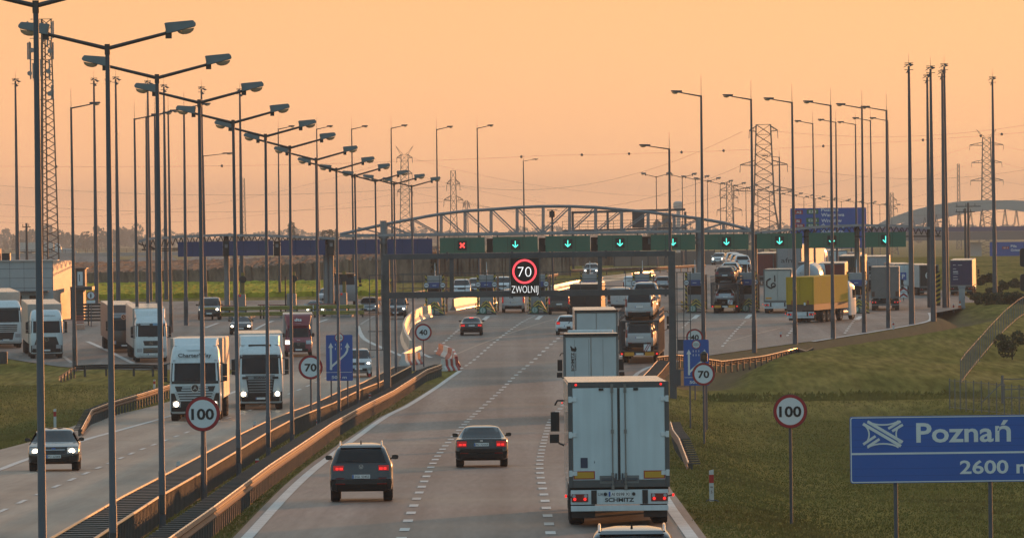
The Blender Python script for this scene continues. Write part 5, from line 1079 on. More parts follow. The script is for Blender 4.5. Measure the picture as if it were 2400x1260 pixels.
def left_barrier(P):
    t = thing('guard_rail', 'dark double-sided barrier between oncoming lanes and the grass median', 'guard rail', P[0]); O = P[0]; Q = [p-O for p in resamp(P, 2.0)]; W_ = 1.0
    N_ = []
    for i in range(len(Q)):
        d = Q[min(i+1,len(Q)-1)]-Q[max(i-1,0)]; d.z = 0; d.normalize(); N_.append((d, Vector((d.y,-d.x,0))))
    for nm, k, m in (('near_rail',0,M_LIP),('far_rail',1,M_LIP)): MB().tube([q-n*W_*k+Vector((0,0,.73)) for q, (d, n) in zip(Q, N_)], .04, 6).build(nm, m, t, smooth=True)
    b = MB(); w_beam(b, [q-n*(W_+.02) for q, (d, n) in zip(Q, N_)], -1, .55); b.build('rail_beam', M_RAILO, t, smooth=50)
    pp = MB(); pk = MB(); S = [p-O for p in resamp(P, .8)]
    for i, p in enumerate(S):
        d, n = N_[min(int(i*.8/2), len(N_)-1)]
        pp.obox(p+Vector((0,0,.35)), n*.03, d*.055, Vector((0,0,.36)))
        if i % 2 == 0: pk.obox(p-n*W_/2+Vector((0,0,.705)), n*(W_/2-.04), d*.22, Vector((0,0,.018))); pp.obox(p-n*W_+Vector((0,0,.35)), n*.03, d*.05, Vector((0,0,.36)))
    pp.build('posts', M_POST, t)['kind'] = 'stuff'; pk.build('spacer_bars', M_POST, t)['kind'] = 'stuff'; return t
left_barrier(RA)
RC = rail_path([(190,985),(215,962),(260,945),(330,925),(394,905),(440,893)], .70); RC[0].z -= .45
guard_rail('guard rail with lowered end beside the oncoming hard shoulder', RC, 1, 2.0, width=.35)
RD = rail_path([(140,866),(175,856),(240,853),(310,853),(392,855)], .75); RD[0].z -= .4
guard_rail('dark guard rail in front of the lay-by where lorries wait', RD, -1, 2.2, planks=False, m=M_POST)
RE = rail_path([(1540,838),(1586,832),(1693,815),(1790,802),(1868,789),(1890,791),(1908,801)], .75); RE[-1].z -= .5
t = guard_rail('long glowing guard rail on the right edge of the apron', RE, -1, 1.6, planks=False)
MB().tube([p-RE[0]+Vector((0,0,.79)) for p in resamp(RE, 2.0)], .05, 6).build('glow_tube', M_LIP, t, smooth=True)  # tube added to show the orange sun glow along this rail
RF = rail_path([(1497,893),(1520,870),(1542,845)], .72)
guard_rail('short plank-topped barrier right of the car transporter', RF, -1, 1.2, width=.8, double=True)
RG = [Vector((p.x,p.y,gz(p.x,p.y))) for p in [gp(1614,1098), gp(1592,1074), gp(1578,1052), gp(1572,1030)]]; RG[0].z -= .55
guard_rail('bent end of a guard rail beside the white articulated truck', RG, -1, 1.6, width=.4)
for pxs, lb in (([(1339,632),(1440,628),(1536,626),(1657,619)], 'far glowing guard rail crossing behind the booths'), ([(1150,677),(1240,655),(1310,640)], 'glowing guard rail climbing behind the speed screen'), ([(880,698),(990,681),(1120,668)], 'thin guard rail behind the blue gates')):
    P = rail_path(pxs, .75); guard_rail(lb, P, 1, 4.0, planks=False)
# concrete barriers
M_CONC = mat('barrier_concrete', (.50,.43,.35), .36, var=.22, scale=.5, bump=.1)
def concrete(label, P, seg=4.0, h=.95, m=M_CONC, step=None):
    t = thing('concrete_barrier', label, 'barrier', P[0]); Q = [p-P[0] for p in resamp(P, seg)]
    for i in range(len(Q)-1):
        a, c = Q[i], Q[i+1]; d = (c-a).normalized(); n = Vector((d.y,-d.x,0)); a = a+d*.02; c = c-d*.02
        pr_ = [(-.30,0),(-.28,.10),(-.12,.35),(-.08,h),(.08,h),(.12,.35),(.28,.10),(.30,0)]
        MB().loft([[q+n*u+Vector((0,0,v)) for u, v in pr_] for q in (a, c)]).build('barrier_block', m[i % len(m)] if isinstance(m, list) else m, t)
    return t
concrete('curved concrete barrier glowing in the sun before the red cross lane', [Vector(p) for p in wpath([(963,830),(950,808),(946,790),(952,773),(968,757),(988,746),(1012,741)])], 6.0, 1.0)
concrete('bright sunlit concrete barrier just behind the first green gate', [Vector(p) for p in wpath([(1062,727),(1092,721),(1130,715),(1165,709)])], 5, 1.05)
concrete('long brilliantly sunlit concrete barrier on the bend behind the gates', [Vector(p) for p in wpath([(1292,684),(1330,674),(1378,666),(1450,656),(1532,645)])], 6, .62)
M_PR, M_PW = mat('red_barrier_plastic', (.34,.022,.02), .5, var=.12), mat('white_barrier_plastic', (.55,.54,.52), .5, var=.10)
concrete('red and white plastic barrier row closing the left of the median nose', [Vector(p) for p in wpath([(944,852),(968,838),(1000,830),(1030,829)])], 5.0, .72, [M_PW, M_PR])
concrete('low red and white plastic barrier facing the camera at the left of the nose', [Vector(p) for p in wpath([(946,856),(987,852)])], .5, .8, [M_PW, M_PR])
concrete('upright red and white plastic barrier facing the camera by the guard rail end', [Vector(p) for p in wpath([(1036,869),(1073,867)])], .29, .78, [M_PW, M_PR])
concrete('red and white plastic barrier row closing the right of the median nose', [Vector(p) for p in wpath([(1031,829),(1062,842),(1072,864)])], 4.0, .74, [M_PR, M_PW])
# ------------------------------------------------------------------ signs
def speed_sign(num, label, c, D, foot=None, Y=None, back=False, group=None, post_r=.045):
    """c = centre pixel of the disc, D = its pixel width, foot = pixel of the post's foot"""
    g = gp(*foot) if foot else base(c[0], Y); Y = g.y; p = pt(c[0], c[1], Y); r = D*Y/F/2
    t = thing('speed_sign', label, 'speed limit sign', (p.x, Y, g.z), group=group); h = p.z-g.z
    MB().cyl((0,.06,-.1), (0,.06,h+r*.7), post_r, 10).build('post', M_STEEL, t, smooth=True)
    d = MB().disc(r, -.02, .01, 48, (0,0,h)).build('sign_disc', M_STEELD, t)
    MB().disc(r*.82, -.028, -.021, 48, (0,0,h)).build('sign_face', M_SWHITE, d); MB().ring(r*.80, r*.975, -.030, -.0205, 48, (0,0,h)).build('red_ring', M_SRED, d)
    text(num, r*.62, (0,-.031,h), d, M_INK, width=r*(1.30 if len(num) > 2 else .98), weight=.028); return t
speed_sign('100', 'round 100 speed sign on the median before the star badged lorry', (475,969), 82, (474,1174))
speed_sign('70', 'round 70 speed sign on the median left of the blue merging sign', (728,860), 57, (740,1000))
speed_sign('40', 'round 40 speed sign over the red and white barriers', (992,778), 40, (992,860))
speed_sign('100', 'round 100 speed sign alone on the right grass slope', (1852,963), 80, (1857,1226))
speed_sign('70', 'round 70 speed sign overlapping the right blue merging sign', (1649,876), 54, (1650,1040))
speed_sign('40', 'round 40 speed sign peeping above the right blue merging sign', (1628,790), 40, Y=425)
speed_sign('120', 'round 120 speed sign far behind the gate arrows', (1808,597), 19, Y=880)
# warning lamp behind the right 70 sign
g = gp(1653,1012); p = pt(1650,836,g.y+.4); t = thing('warning_light', 'black lantern on a post behind the right 70 sign', 'signal lamp', (p.x, g.y+.4, g.z)); h = p.z-g.z
MB().cyl((.03,0,0),(.03,0,h-.1),.04,8).build('post', M_STEEL, t); MB().tube([(0,.1,h-.22),(0,.1,h-.2),(0,.1,h+.16),(0,.1,h+.26)],[.12,.17,.17,.06],12).build('lantern', M_BLACK, t, smooth=True); MB().disc(.10,-.12,-.08,18,(0,.05,h)).build('lens', mat('amber_lens_off', (.10,.05,.02), .2), t)
def merge_sign(label, x0, x1, y0, y1, foot, footx, full=True):
    g = gp(*foot); Y = g.y; a = pt(x0, y1, Y); b_ = pt(x1, y0, Y); w_, h = b_.x-a.x, b_.z-a.z; cx = (a.x+b_.x)/2; zb = a.z-g.z
    t = thing('direction_sign', label, 'road sign', (cx, Y, g.z)); k = w_/58.0
    bd = MB().plate(rrect(w_, h, .06), -.03, .0, (0,0,zb+h/2)).build('panel', M_SBLUE, t)
    for fx in footx: MB().cyl(((fx-(x0+x1)/2)*k, .05, -.1), ((fx-(x0+x1)/2)*k, .05, zb+h*.9), .04, 8).build('post', M_STEEL, t)
    QN = [0.0]; M = MB(); Z = lambda py: zb+(y1-py)*k
    X = lambda px: (px-(x0+x1)/2)*k
    def poly(P): M.plate([(X(x0+u), Z(y0+v)) for u, v in P][::-1], -.0445, -.0305)
    def stroke(P, wd):
        for (u0,v0),(u1,v1) in zip(P[:-1], P[1:]): QN[0] += .0004; M.obox(((X(x0+u0)+X(x0+u1))/2,-.033-QN[0],(Z(y0+v0)+Z(y0+v1))/2), Vector((X(x0+u1)-X(x0+u0),0,Z(y0+v1)-Z(y0+v0)))/2, (0,.0025,0), Vector((-(Z(y0+v1)-Z(y0+v0)),0,X(x0+u1)-X(x0+u0))).normalized()*wd*k/2)
    stroke([(12,84),(12,32)], 4.6); poly([(12,25),(6.5,36),(17.5,36)]); stroke([(12,84),(12,76)], 5); stroke([(12,78),(43,51),(48,42),(48,33)], 4.4); poly([(48,25),(42.5,36),(53.5,36)])
    for yy in (27, 36):
        for xx in (22,28.5,35): stroke([(xx,yy),(xx,yy+4.5)], 1.4)
    stroke([(1.5,89.5),(57,89.5)], 1.0); M.build('arrows', M_WHITE, bd)
    text('500 m', 6.5*k*1.05, (X(x0+29.5),-.031,Z(y0+100)), bd, M_WHITE, width=33*k, weight=.02)
    r = 10*k; MB().disc(r*.84,-.038,-.031,28,(0,0,Z(y0+14))).build('round_sign', M_SWHITE, bd); MB().ring(r*.82,r,-.040,-.0305,28,(0,0,Z(y0+14))).build('red_ring', M_SRED, bd)
    text('Pobór', 2.3*k, (0,-.039,Z(y0+11)), bd, M_INK, width=11*k); text('opłat', 2.3*k, (0,-.039,Z(y0+18)), bd, M_INK, width=9*k); MB().box(-r*.7,r*.7,-.041,-.0385,Z(y0+15.2),Z(y0+13.8)).build('bar_mark', M_INK, bd)
    return t
merge_sign('blue lane merging sign with white arrows on the median', 765, 826, 784, 892, (778,968), (777,813))
merge_sign('blue lane merging sign half covered by the right 70 sign', 1603, 1661, 795, 903, (1619,1002), (1617,1655))
# big blue junction sign
Y = 176.0; a, b_ = pt(1993,1132,Y), pt(2560,969,Y); w_, h = b_.x-a.x, b_.z-a.z; cx = (a.x+b_.x)/2; gz_ = gz(cx, Y)
t = thing('motorway_sign', 'big blue sign reading Poznań 2600 m in the bottom right corner', 'road sign', (cx, Y, gz_)); k = w_/567.0; zb = a.z-gz_
bd = MB().plate(rrect(w_, h, .06), -.03, .02, (0,0,zb+h/2)).build('panel', mat('big_sign_blue', (.018,.095,.38), .4, var=.05, scale=.6), t)
X = lambda px: (px-1993-283.5)*k
Z = lambda py: zb+(1132-py)*k
b = MB(); o_ = rrect(w_-.03, h-.03, .055, 6); i_ = rrect(w_-.075, h-.075, .045, 6)
for q in range(len(o_)):
    r_ = (q+1) % len(o_); z_ = zb+h/2; b.quad((o_[q][0],-.034,o_[q][1]+z_),(o_[r_][0],-.034,o_[r_][1]+z_),(i_[r_][0],-.034,i_[r_][1]+z_),(i_[q][0],-.034,i_[q][1]+z_))
b.box(-w_/2+.03, w_/2-.03, -.0345, -.0305, Z(1065.5), Z(1061)); b.build('border', M_WHITE, bd)
sm_ = MB()
for py in (1000,1031,1047,1098,1115): sm_.box(-w_/2+.06, w_/2-.06, -.0322, -.0302, Z(py)-.004, Z(py)+.004)
for px in (2099,2320,2520):
    for py in (978,1047,1072,1124): sm_.disc(.012,-.0335,-.0302,8,(X(px),0,Z(py)))
sm_.build('panel_joint', mat('sign_joint_blue', (.012,.06,.25), .5, var=0), bd)
text('Poznań', 44*k*1.05, (X(2148),-.031,Z(1014)), bd, M_WHITE, width=221*k, align='L', weight=.02); text('2600 m', 31*k*1.02, (X(2249),-.031,Z(1096)), bd, M_WHITE, width=172*k, align='L', weight=.02)
b = MB()
QS = [0.0]
def stroke2(P, wd):
    for (u0,v0),(u1,v1) in zip(P[:-1], P[1:]):
        QS[0] += .0003; d = Vector((X(u1)-X(u0),0,Z(v1)-Z(v0))); b.obox((X((u0+u1)/2),-.034-QS[0],Z((v0+v1)/2)), d/2, (0,.0028,0), Vector((-d.z,0,d.x)).normalized()*wd*k/2)
stroke2([(2024,993),(2112,1046)], 7); stroke2([(2035,988),(2116,1037)], 7)                      # crossing roads
stroke2([(2112,988),(2083,1005)], 6); stroke2([(2117,996),(2092,1011)], 6); stroke2([(2024,1041),(2053,1022)], 6); stroke2([(2034,1047),(2062,1029)], 6)
arc = lambda cx, cy, rx, ry, a0, a1: [(cx+rx*math.cos(math.radians(a0+(a1-a0)*i/10)), cy-ry*math.sin(math.radians(a0+(a1-a0)*i/10))) for i in range(11)]
stroke2(arc(2071,980,40,16,205,335), 3.6); stroke2(arc(2070,1056,40,16,25,155), 3.6); stroke2(arc(2018,1018,20,24,-62,62), 3.6); stroke2(arc(2121,1018,20,24,118,242), 3.6)
b.build('junction_symbol', M_WHITE, bd)
for px in (2099, 2320, 2520): MB().cyl((X(px),.07,-.2),(X(px),.07,zb+h*.92),.05,10).build('post', M_STEEL, t, smooth=True)
# direction board beyond the gates and one under the bridge
def board(label, Y, x0, x1, y0, y1, lines, feet=True):
    a, b_ = pt(x0,y1,Y), pt(x1,y0,Y); w_, h = b_.x-a.x, b_.z-a.z; cx = (a.x+b_.x)/2; z0 = gz(cx,Y)
    t = thing('direction_sign', label, 'road sign', (cx,Y,z0)); zb = a.z-z0; k = w_/(x1-x0); bd = MB().plate(rrect(w_,h,.1), -.05, .0, (0,0,zb+h/2)).build('panel', M_SBLUE, t)
    X = lambda px: (px-(x0+x1)/2)*k
    Z = lambda py: zb+(y1-py)*k
    for s_, px, py, ch, wd, bg_ in lines:
        if bg_ is not None: MB().plate(rrect(wd*k, ch*k, .08), -.06, -.051, (X(px),0,Z(py))).build('number_panel', bg_, bd); text(s_, ch*k*.55, (X(px),-.061,Z(py)), bd, M_WHITE, width=wd*k*.62, weight=.02)
        else: text(s_, ch*k, (X(px),-.051,Z(py)), bd, M_WHITE, width=wd*k, align='L', weight=.02)
    if feet:
        for fx in (.2,.8): MB().cyl((w_*(fx-.5),.1,-.1),(w_*(fx-.5),.1,zb+h),.10,8).build('post', M_STEEL, t)
    return t
M_SGRN = mat('sign_green', (.015,.13,.05), .45)
board('large blue direction board standing behind the green gates', 900, 1853, 2030, 486, 583, [('Poznań',1925,492.5,8,40,None),('Warszawa',1925,504.5,8,54,None),('Wrocław',1925,518,8,48,None),('Świecko',1925,531,8,54,None),('Katowice',1925,543,8,52,None),('A2',1873,498,10,19,M_SRED),('5',1871,518.5,10,16,M_SRED),('S5',1875,529.5,8,22,M_SRED),('E30',1905,497,11,27,M_SGRN),('E261',1905,517,11,30,M_SGRN),('E261',1905,529,9,30,M_SGRN)])
board('blue board with a green panel hanging low beneath the far bridge', 1250, 2320, 2430, 566, 604, [('Piła',2369,577,6,14,None),('Gniezno',2369,586,6,28,None),('S11',2357,581,6,16,M_SRED)])
# parking sign with chevrons, walking sign
g = gp0(2118,705); t = thing('parking_sign', 'blue P sign over two red and white chevron boards', 'road sign', g, scale=1.0); k = g.y/F
MB().cyl((0,.04,0),(0,.04,66*k),.04,8).build('post', M_STEEL, t); b = MB().box(-7*k,7*k,-.02,0,49*k,67*k).build('sign_panel', M_SBLUE, t); text('P', 10*k, (0,-.021,58*k), b, M_WHITE, weight=.03); MB().box(-7*k,7*k,-.02,0,40*k,46*k).build('plate', M_SWHITE, t)
for j in (0, 1):
    c = MB().box(-9*k,9*k,-.02,0,(8+j*14)*k,(21+j*14)*k).build('chevron_board', M_SWHITE, t); b = MB()
    b.plate([(-9*k,(8+j*14)*k),(-9*k,(12+j*14)*k),(0,(19+j*14)*k),(9*k,(12+j*14)*k),(9*k,(8+j*14)*k),(0,(14+j*14)*k)][::-1], -.03, -.0205); b.build('chevron', M_SRED, c)
g = gp0(213,765); Y = g.y; k = Y/F; p = pt(213,692,Y); t = thing('prohibition_sign', 'round red ringed walking figure sign by the toll building', 'road sign', (p.x,Y,g.z)); h = p.z-g.z
MB().cyl((0,.05,0),(0,.05,h),.04,8).build('post', M_STEEL, t); d = MB().disc(10.5*k,-.02,0,32,(0,0,h)).build('sign_disc', M_SRED, t); MB().disc(8.3*k,-.03,-.0205,32,(0,0,h)).build('sign_face', M_SWHITE, d)
MB().disc(1.2*k,-.036,-.031,12,(0,0,h+4.6*k)).plate([(-1.6*k,h+3*k),(1.6*k,h+3*k),(1.8*k,h-1*k),(1.0*k,h-6*k),(-1.0*k,h-6*k),(-1.8*k,h-1*k)][::-1],-.036,-.031).build('figure', M_INK, d); MB().box(-10*k,10*k,-.02,0,h-18*k,h-11.5*k).build('sub_plate', M_SWHITE, t)
# ------------------------------------------------------------------ speed gantry
YG_ = 420.0; k = YG_/F
M_GAN = mat('gantry_steel', (.080,.086,.092), .5, .25, var=.18)
pl, prr = pt(903,690,YG_), pt(1573,690,YG_-0); zl, zr = gz(pl.x,YG_), gz(prr.x,YG_)
t = thing('sign_gantry', 'dark steel sign gantry spanning the right carriageway with ladders', 'gantry', (pl.x, YG_, zl)); ox = Vector((pl.x,YG_,zl))
P = lambda px, py, dy=0: pt(px,py,YG_)-ox+Vector((0,dy,0))
for nm, px, y0 in (('post',904,597),('post',1574,588)):
    a = P(px,y0); MB().box(a.x-.20,a.x+.20,-.2,.2,-.1 if px < 1000 else zr-zl-.3,a.z).build(nm, M_GAN, t, bevel=.02)
for py0, hh in ((602,.30),(692,.34)):
    a, c = P(904,py0), P(1574,py0-8.4); MB().bar(a, c, .36, hh).build('beam', M_GAN, t, bevel=.015)
    b = MB()
    for px in (1048,1200,1265,1420,1560): q = P(px, py0-8.4*(px-904)/670); b.obox(q,(.06,0,0),(0,.22,0),(0,0,.24))
    b.build('beam_flange', M_GAN, t)
for px in (1059,1406): a, c = P(px,600-1.5), P(px,690-1.5); MB().bar(a, c, .24, .24, up=(0,1,0)).build('upright', M_GAN, t)
b = MB()
for py in (642,659,676): b.bar(P(935,py-.5,-.5), P(1196,py-3.5,-.5), .035, .035); b.bar(P(1266,py-4.5,-.5), P(1560,py-8,-.5), .035, .035)
for px in (945,990,1030,1090,1140,1180,1290,1360,1466,1530): b.bar(P(px,641-(px-904)/670*8,-.5), P(px,690-(px-904)/670*8,-.5), .035, .035, up=(0,1,0))
b.build('walkway_railing', M_GAN, t)
for x0, x1, ya, yb, n in ((866,895,645,820,4),(1586,1617,638,905,7)):
    b = MB()
    for px in (x0,(x0+x1)/2,x1): b.bar(P(px,ya,-.3), P(px+2,yb,-.3), .05, .05, up=(0,1,0))
    for j in range(n+1): py = ya+(yb-ya)*j/n; b.bar(P(x0-3,py,-.3), P(x1+12 if x0 < 1000 else x1+3,py-.5,-.3), .045, .045)
    b.build('ladder', M_GAN, t)
b = MB(); b.bar(P(895,645,-.3),P(990,644,-.3),.03,.03); b.bar(P(895,661,-.3),P(990,660,-.3),.03,.03); b.build('ladder_rail', M_GAN, t)
MB().obox(P(1596,808,.1),(.18,0,0),(0,.15,0),(0,0,.32)).build('switch_box', M_STEEL, t); MB().obox(P(1587,884,-.1),(.2,0,0),(0,.15,0),(0,0,.45)).build('switch_box', M_STEEL, t)
Yv = YG_-.45; a, c = pt(1197,688,Yv), pt(1263,605,Yv); w_, h = c.x-a.x, c.z-a.z; s_ = thing('speed_screen', 'black lit screen showing a red ringed 70 and ZWOLNIJ under the gantry', 'led sign', ((a.x+c.x)/2,Yv,a.z))
MB().box(-w_/2,w_/2,0,.3,0,h).build('housing', mat('screen_black', (.006,.006,.006), .6, var=.05), s_)
for sx in (-1,1): MB().box(sx*(w_/2+.045)-.03,sx*(w_/2+.045)+.03,.0,.1,-.25,h+.35).build('hanger', M_GAN, s_)
kk = w_/66; MB().ring(23.6*kk,28.2*kk,-.012,-.002,56,(-.5*kk,0,51*kk)).build('red_ring', led('led_red', (1.0,.07,.09), 1.35), s_)
M_LW = led('led_white', (1,.98,.96), 1.25)
def thin(s0, h, org, wd): return text(s0, h, org, s_, M_LW, width=wd, weight=-.022)
thin('70', 25*kk, (-.5*kk,-.004,51*kk), 31*kk); thin('ZWOLNIJ', 17.5*kk, (0,-.004,10.5*kk), 61*kk)
# ------------------------------------------------------------------ toll canopy
YC = 668.0; k = YC/F; M_CAN = mat('canopy_steel', (.20,.215,.225), .5, .3, var=.12); M_CAND = mat('canopy_dark', (.035,.033,.032), .6, var=.2); M_ROOF = mat('canopy_roof_sheet', (.26,.27,.28), .4, .3, var=.15)
def C(px, py, dy=0.0): q = pt(px,py,YC+dy); return q
O = pt(1270,548,YC); t = thing('toll_canopy', 'arched steel truss canopy over the middle toll lanes', 'canopy', (O.x,YC,0)); off0 = Vector((O.x,YC,0))
TOP = [(797,549),(900,526),(1000,507),(1034,501.5),(1090,494.5),(1147,491),(1212,486),(1273,483.5),(1335,483.5),(1396,486),(1457,491.5),(1519,497),(1580,504.5),(1638,512),(1696,522),(1753,537),(1764,544)]
bot = lambda px: 552.5-(px-797)/967*12
for dy in (0, 5.0):
    MB().tube([C(x,y,dy)-off0 for x, y in TOP], .135, 8).build('top_chord', M_CAN, t, smooth=True)
    MB().tube([C(797,552.5,dy)-off0, C(1764,540.5,dy)-off0], .14, 8).build('bottom_chord', M_CAN, t, smooth=True)
tops = [(905,525),(967,513),(1034,501.5),(1090,494.5),(1151,490.5),(1212,486),(1273,483.5),(1335,483.5),(1396,486),(1457,491.5),(1519,497),(1580,504.5),(1638,512),(1696,522)]
for dy, o1, o2 in ((0,-2.5,-4),(2.5,0,2.5),(5,2.5,4)):
    for i, (x, y) in enumerate(tops):
        MB().bar(C(x+o1,y,dy)-off0, C(x+o1,bot(x),dy)-off0, .09, .09, up=(0,1,0)).build('truss_upright', M_CAN, t); j = i+1 if i < 6 else i-1
        if 0 <= j < len(tops) and not 6 <= i <= 6: x2 = tops[j][0]; MB().bar(C(x+o2,y+1,dy)-off0, C(x2-3+o2,bot(x2),dy)-off0, .08, .08, up=(0,1,0)).build('truss_diagonal', M_CAN, t)
for p_, q_ in (((897,548),(838,533)),((1640,541),(1696,523))): MB().bar(C(*p_)-off0, C(*q_)-off0, .12, .12).build('end_brace', M_CAN, t)
rf = MB(); rows = [[C(797+(1764-797)*i/12, 550.5-(967*i/12)/967*12, dy)-off0 for i in range(13)] for dy in (-.6, 12)]; rf.loft(rows, closed=False, cap0=False, cap1=False)
rows = [[p-Vector((0,0,.18)) for p in r] for r in rows]; rf.loft(rows, closed=False, cap0=False, cap1=False); rf.bar(rows[0][0]+Vector((0,0,.09)), rows[0][-1]+Vector((0,0,.09)), .06, .20); rf.build('roof', M_ROOF, t)
def column(par, org, px, ytop, ybase, r=.27, collar=True, dy=0.0):
    g = gp0(px, ybase); a = C(px,ytop,dy)-org; z0 = float(prof(YC))
    o = MB().tube([(a.x,dy,z0-.05),(a.x,dy,a.z)], r, 12).build('column', M_CAN, par, smooth=True)
    if collar:
        q = C(px,568,dy)-org; MB().tube([(a.x,dy,q.z-.15),(a.x,dy,q.z+.15)], r*1.75, 12).tube([(a.x,dy,q.z+.35),(a.x,dy,q.z+.5)], r*1.5, 12).build('collar', M_CAN, o, smooth=True)
for px, yt in ((899,517),(1638,509)): column(t, off0, px, yt, 738, .30, dy=-.2)
for px in (921,1036,1146,1268,1390,1510): # dark service boxes between the boards
    q = C(px+6, 578-(px-900)/967*12, .9)-off0; MB().obox(q,(.42,0,0),(0,.3,0),(0,0,.62)).build('service_box', M_CAND, t); MB().obox(q+Vector((.2,-.35,.2)),(.1,0,0),(0,.06,0),(0,0,.25)).build('camera', M_CAN, t)
def side_canopy(label, pts, xs_cols, lattice):
    o = C(*pts[len(pts)//2]); t = thing('toll_canopy', label, 'canopy', (o.x,YC,0)); org = Vector((o.x,YC,0)); b = MB()
    r0 = [C(x,y,-1)-org for x, y in pts]; r1 = [C(x,y,11)-org for x, y in pts]; dn = Vector((0,0,-.22))
    b.loft([r0,r1,[p+dn for p in r1],[p+dn for p in r0],r0], closed=False, cap0=False, cap1=False); b.build('roof', M_ROOF, t)
    b = MB(); (xa, xb, d0, d1) = lattice; n = max(4, int((xb-xa)/13)); f = lambda x: float(np.interp(x, [p[0] for p in pts], [p[1] for p in pts]))
    for i in range(n):
        x, x2 = xa+(xb-xa)*i/n, xa+(xb-xa)*(i+1)/n; xm = (x+x2)/2; h = lambda q: d0+(d1-d0)*(q-xa)/(xb-xa)
        for dy in (0, 9.5): b.bar(C(x,f(x)+4,dy)-org, C(xm,f(xm)+h(xm),dy)-org, .08,.08,up=(0,1,0)); b.bar(C(xm,f(xm)+h(xm),dy)-org, C(x2,f(x2)+4,dy)-org, .08,.08,up=(0,1,0))
    for dy in (0, 9.5): b.bar(C(xa,f(xa)+d0,dy)-org, C(xb,f(xb)+d1,dy)-org, .11,.11)
    b.build('lattice', M_CAND, t)
    for px in xs_cols: column(t, org, px, f(px)+3, 740, .24, collar=False, dy=.9)
    return t, org
t, org = side_canopy('curved left toll canopy with lattice truss over the blue gates', [(325,563),(345,557),(430,551),(530,547.5),(620,549),(700,552),(786,556)], (530,551,775,763), (332,782,24,14))
b = MB(); b.bar(C(327,562)-org, C(325,571)-org,.1,.1); b.bar(C(325,571)-org, C(380,588)-org,.1,.1); b.bar(C(380,588)-org, C(420,586)-org,.1,.1); b.bar(C(345,572)-org,C(375,590)-org,.1,.1); b.build('end_bracket', M_CAND, t)
t, org = side_canopy('curved right toll canopy with lattice truss over the last green gates', [(1766,544),(1830,537),(1920,528.5),(2010,525),(2100,526),(2212,534)], (2008,1768,1890), (1775,2205,12,20))
# lane boards
BLUE_B = mat('board_navy', (.022,.042,.125), .5, var=.08, scale=.4); GRN_B = mat('board_green', (.028,.130,.082), .5, var=.08, scale=.4)
M_GA = led('led_green', (.10,.95,.72), 1.5); M_RX = led('led_red_cross', (1.0,.06,.05), 2.2)
BL = [(417,522,565,602),(537,640,563,600),(658,762,561.5,599),(789,890,560,596.5),(908,1013,558.5,596)]
GB = [(1031,1136,555.5,594),(1155.5,1260,553.5,592),(1278.6,1383,551.5,590.5),(1401,1505,550,588.5),(1525.5,1629,548.5,587),(1651,1754,547.5,585.5),(1774,1880,545.5,583.5),(1896,2003,543.5,582),(2028,2123,542.5,580)]
YB = YC-1.3
def lane_board(x0, x1, y0, y1, m, label, group):
    a, c = pt(x0,y1,YB), pt(x1,y0,YB); w_, h = c.x-a.x, (c.z-a.z); h -= 0; t = thing('lane_board', label, 'lane sign', ((a.x+c.x)/2,YB,(a.z+c.z)/2), group=group)
    o = MB().box(-w_/2,w_/2,0,.12,-h/2+.02,h/2-.02).build('board', m, t)
    b = MB()
    for f in (-.17,.17): b.box(w_*f-.012,w_*f+.012,-.004,-.001,-h/2+.03,h/2-.03)
    b.build('board_joint', mat('board_joint_dark', (.015,.02,.022), .6, var=0), o)
    for sx in (-.4,.4): MB().box(sx*w_-.05,sx*w_+.05,.12,.9,h/2-.3,h/2+.12).build('hanger', M_CAND, t)
    return t, w_, h
for i, q in enumerate(BL): lane_board(*q, BLUE_B, ['leftmost','second from left','third from left','fourth from left','rightmost'][i]+' navy blue lane board under the toll canopies', 'navy lane boards')
for i, q in enumerate(GB):
    lb = 'green lane board showing a lit red cross' if i == 0 else ['','first','second','third','fourth','fifth','sixth','seventh','last'][i]+' green lane board from the left with a lit green arrow'
    t, w_, h = lane_board(*q, GRN_B, lb, 'green lane boards')
    d = MB().box(-.40,.40,-.10,-.002,-.42,.42).build('signal_box', M_BLACK, t); s = MB()
    if i == 0: s.obox((0,-.115,0),Vector((.20,0,.20)),(0,.008,0),Vector((-.04,0,.04))); s.obox((0,-.121,0),Vector((.20,0,-.20)),(0,.008,0),Vector((.04,0,.04)))
    else:
        s.obox((0,-.115,.06),(.038,0,0),(0,.008,0),(0,0,.26)); s.obox((-.115,-.119,-.14),Vector((.13,0,-.12)),(0,.008,0),Vector((.03,0,.032))); s.obox((.115,-.123,-.14),Vector((-.13,0,-.12)),(0,.008,0),Vector((-.03,0,.032)))
    s.build('cross_symbol' if i == 0 else 'arrow_symbol', M_RX if i == 0 else M_GA, d)
for px, py, lb in ((530,583,'dark service box in the gap right of the leftmost navy board'),(649,582,'dark service box in the gap left of the third navy board'),(776,580,'dark service box in the gap right of the third navy board')):
    p = pt(px,py,YB+.5); t = thing('service_box', lb, 'equipment box', p, group='service boxes between the navy boards'); MB().box(-.28,.28,0,.5,-.66,.66).build('housing', M_CAND, t, bevel=.02); MB().box(-.12,.14,-.16,-.002,.1,.4).build('camera', M_CAN, t)
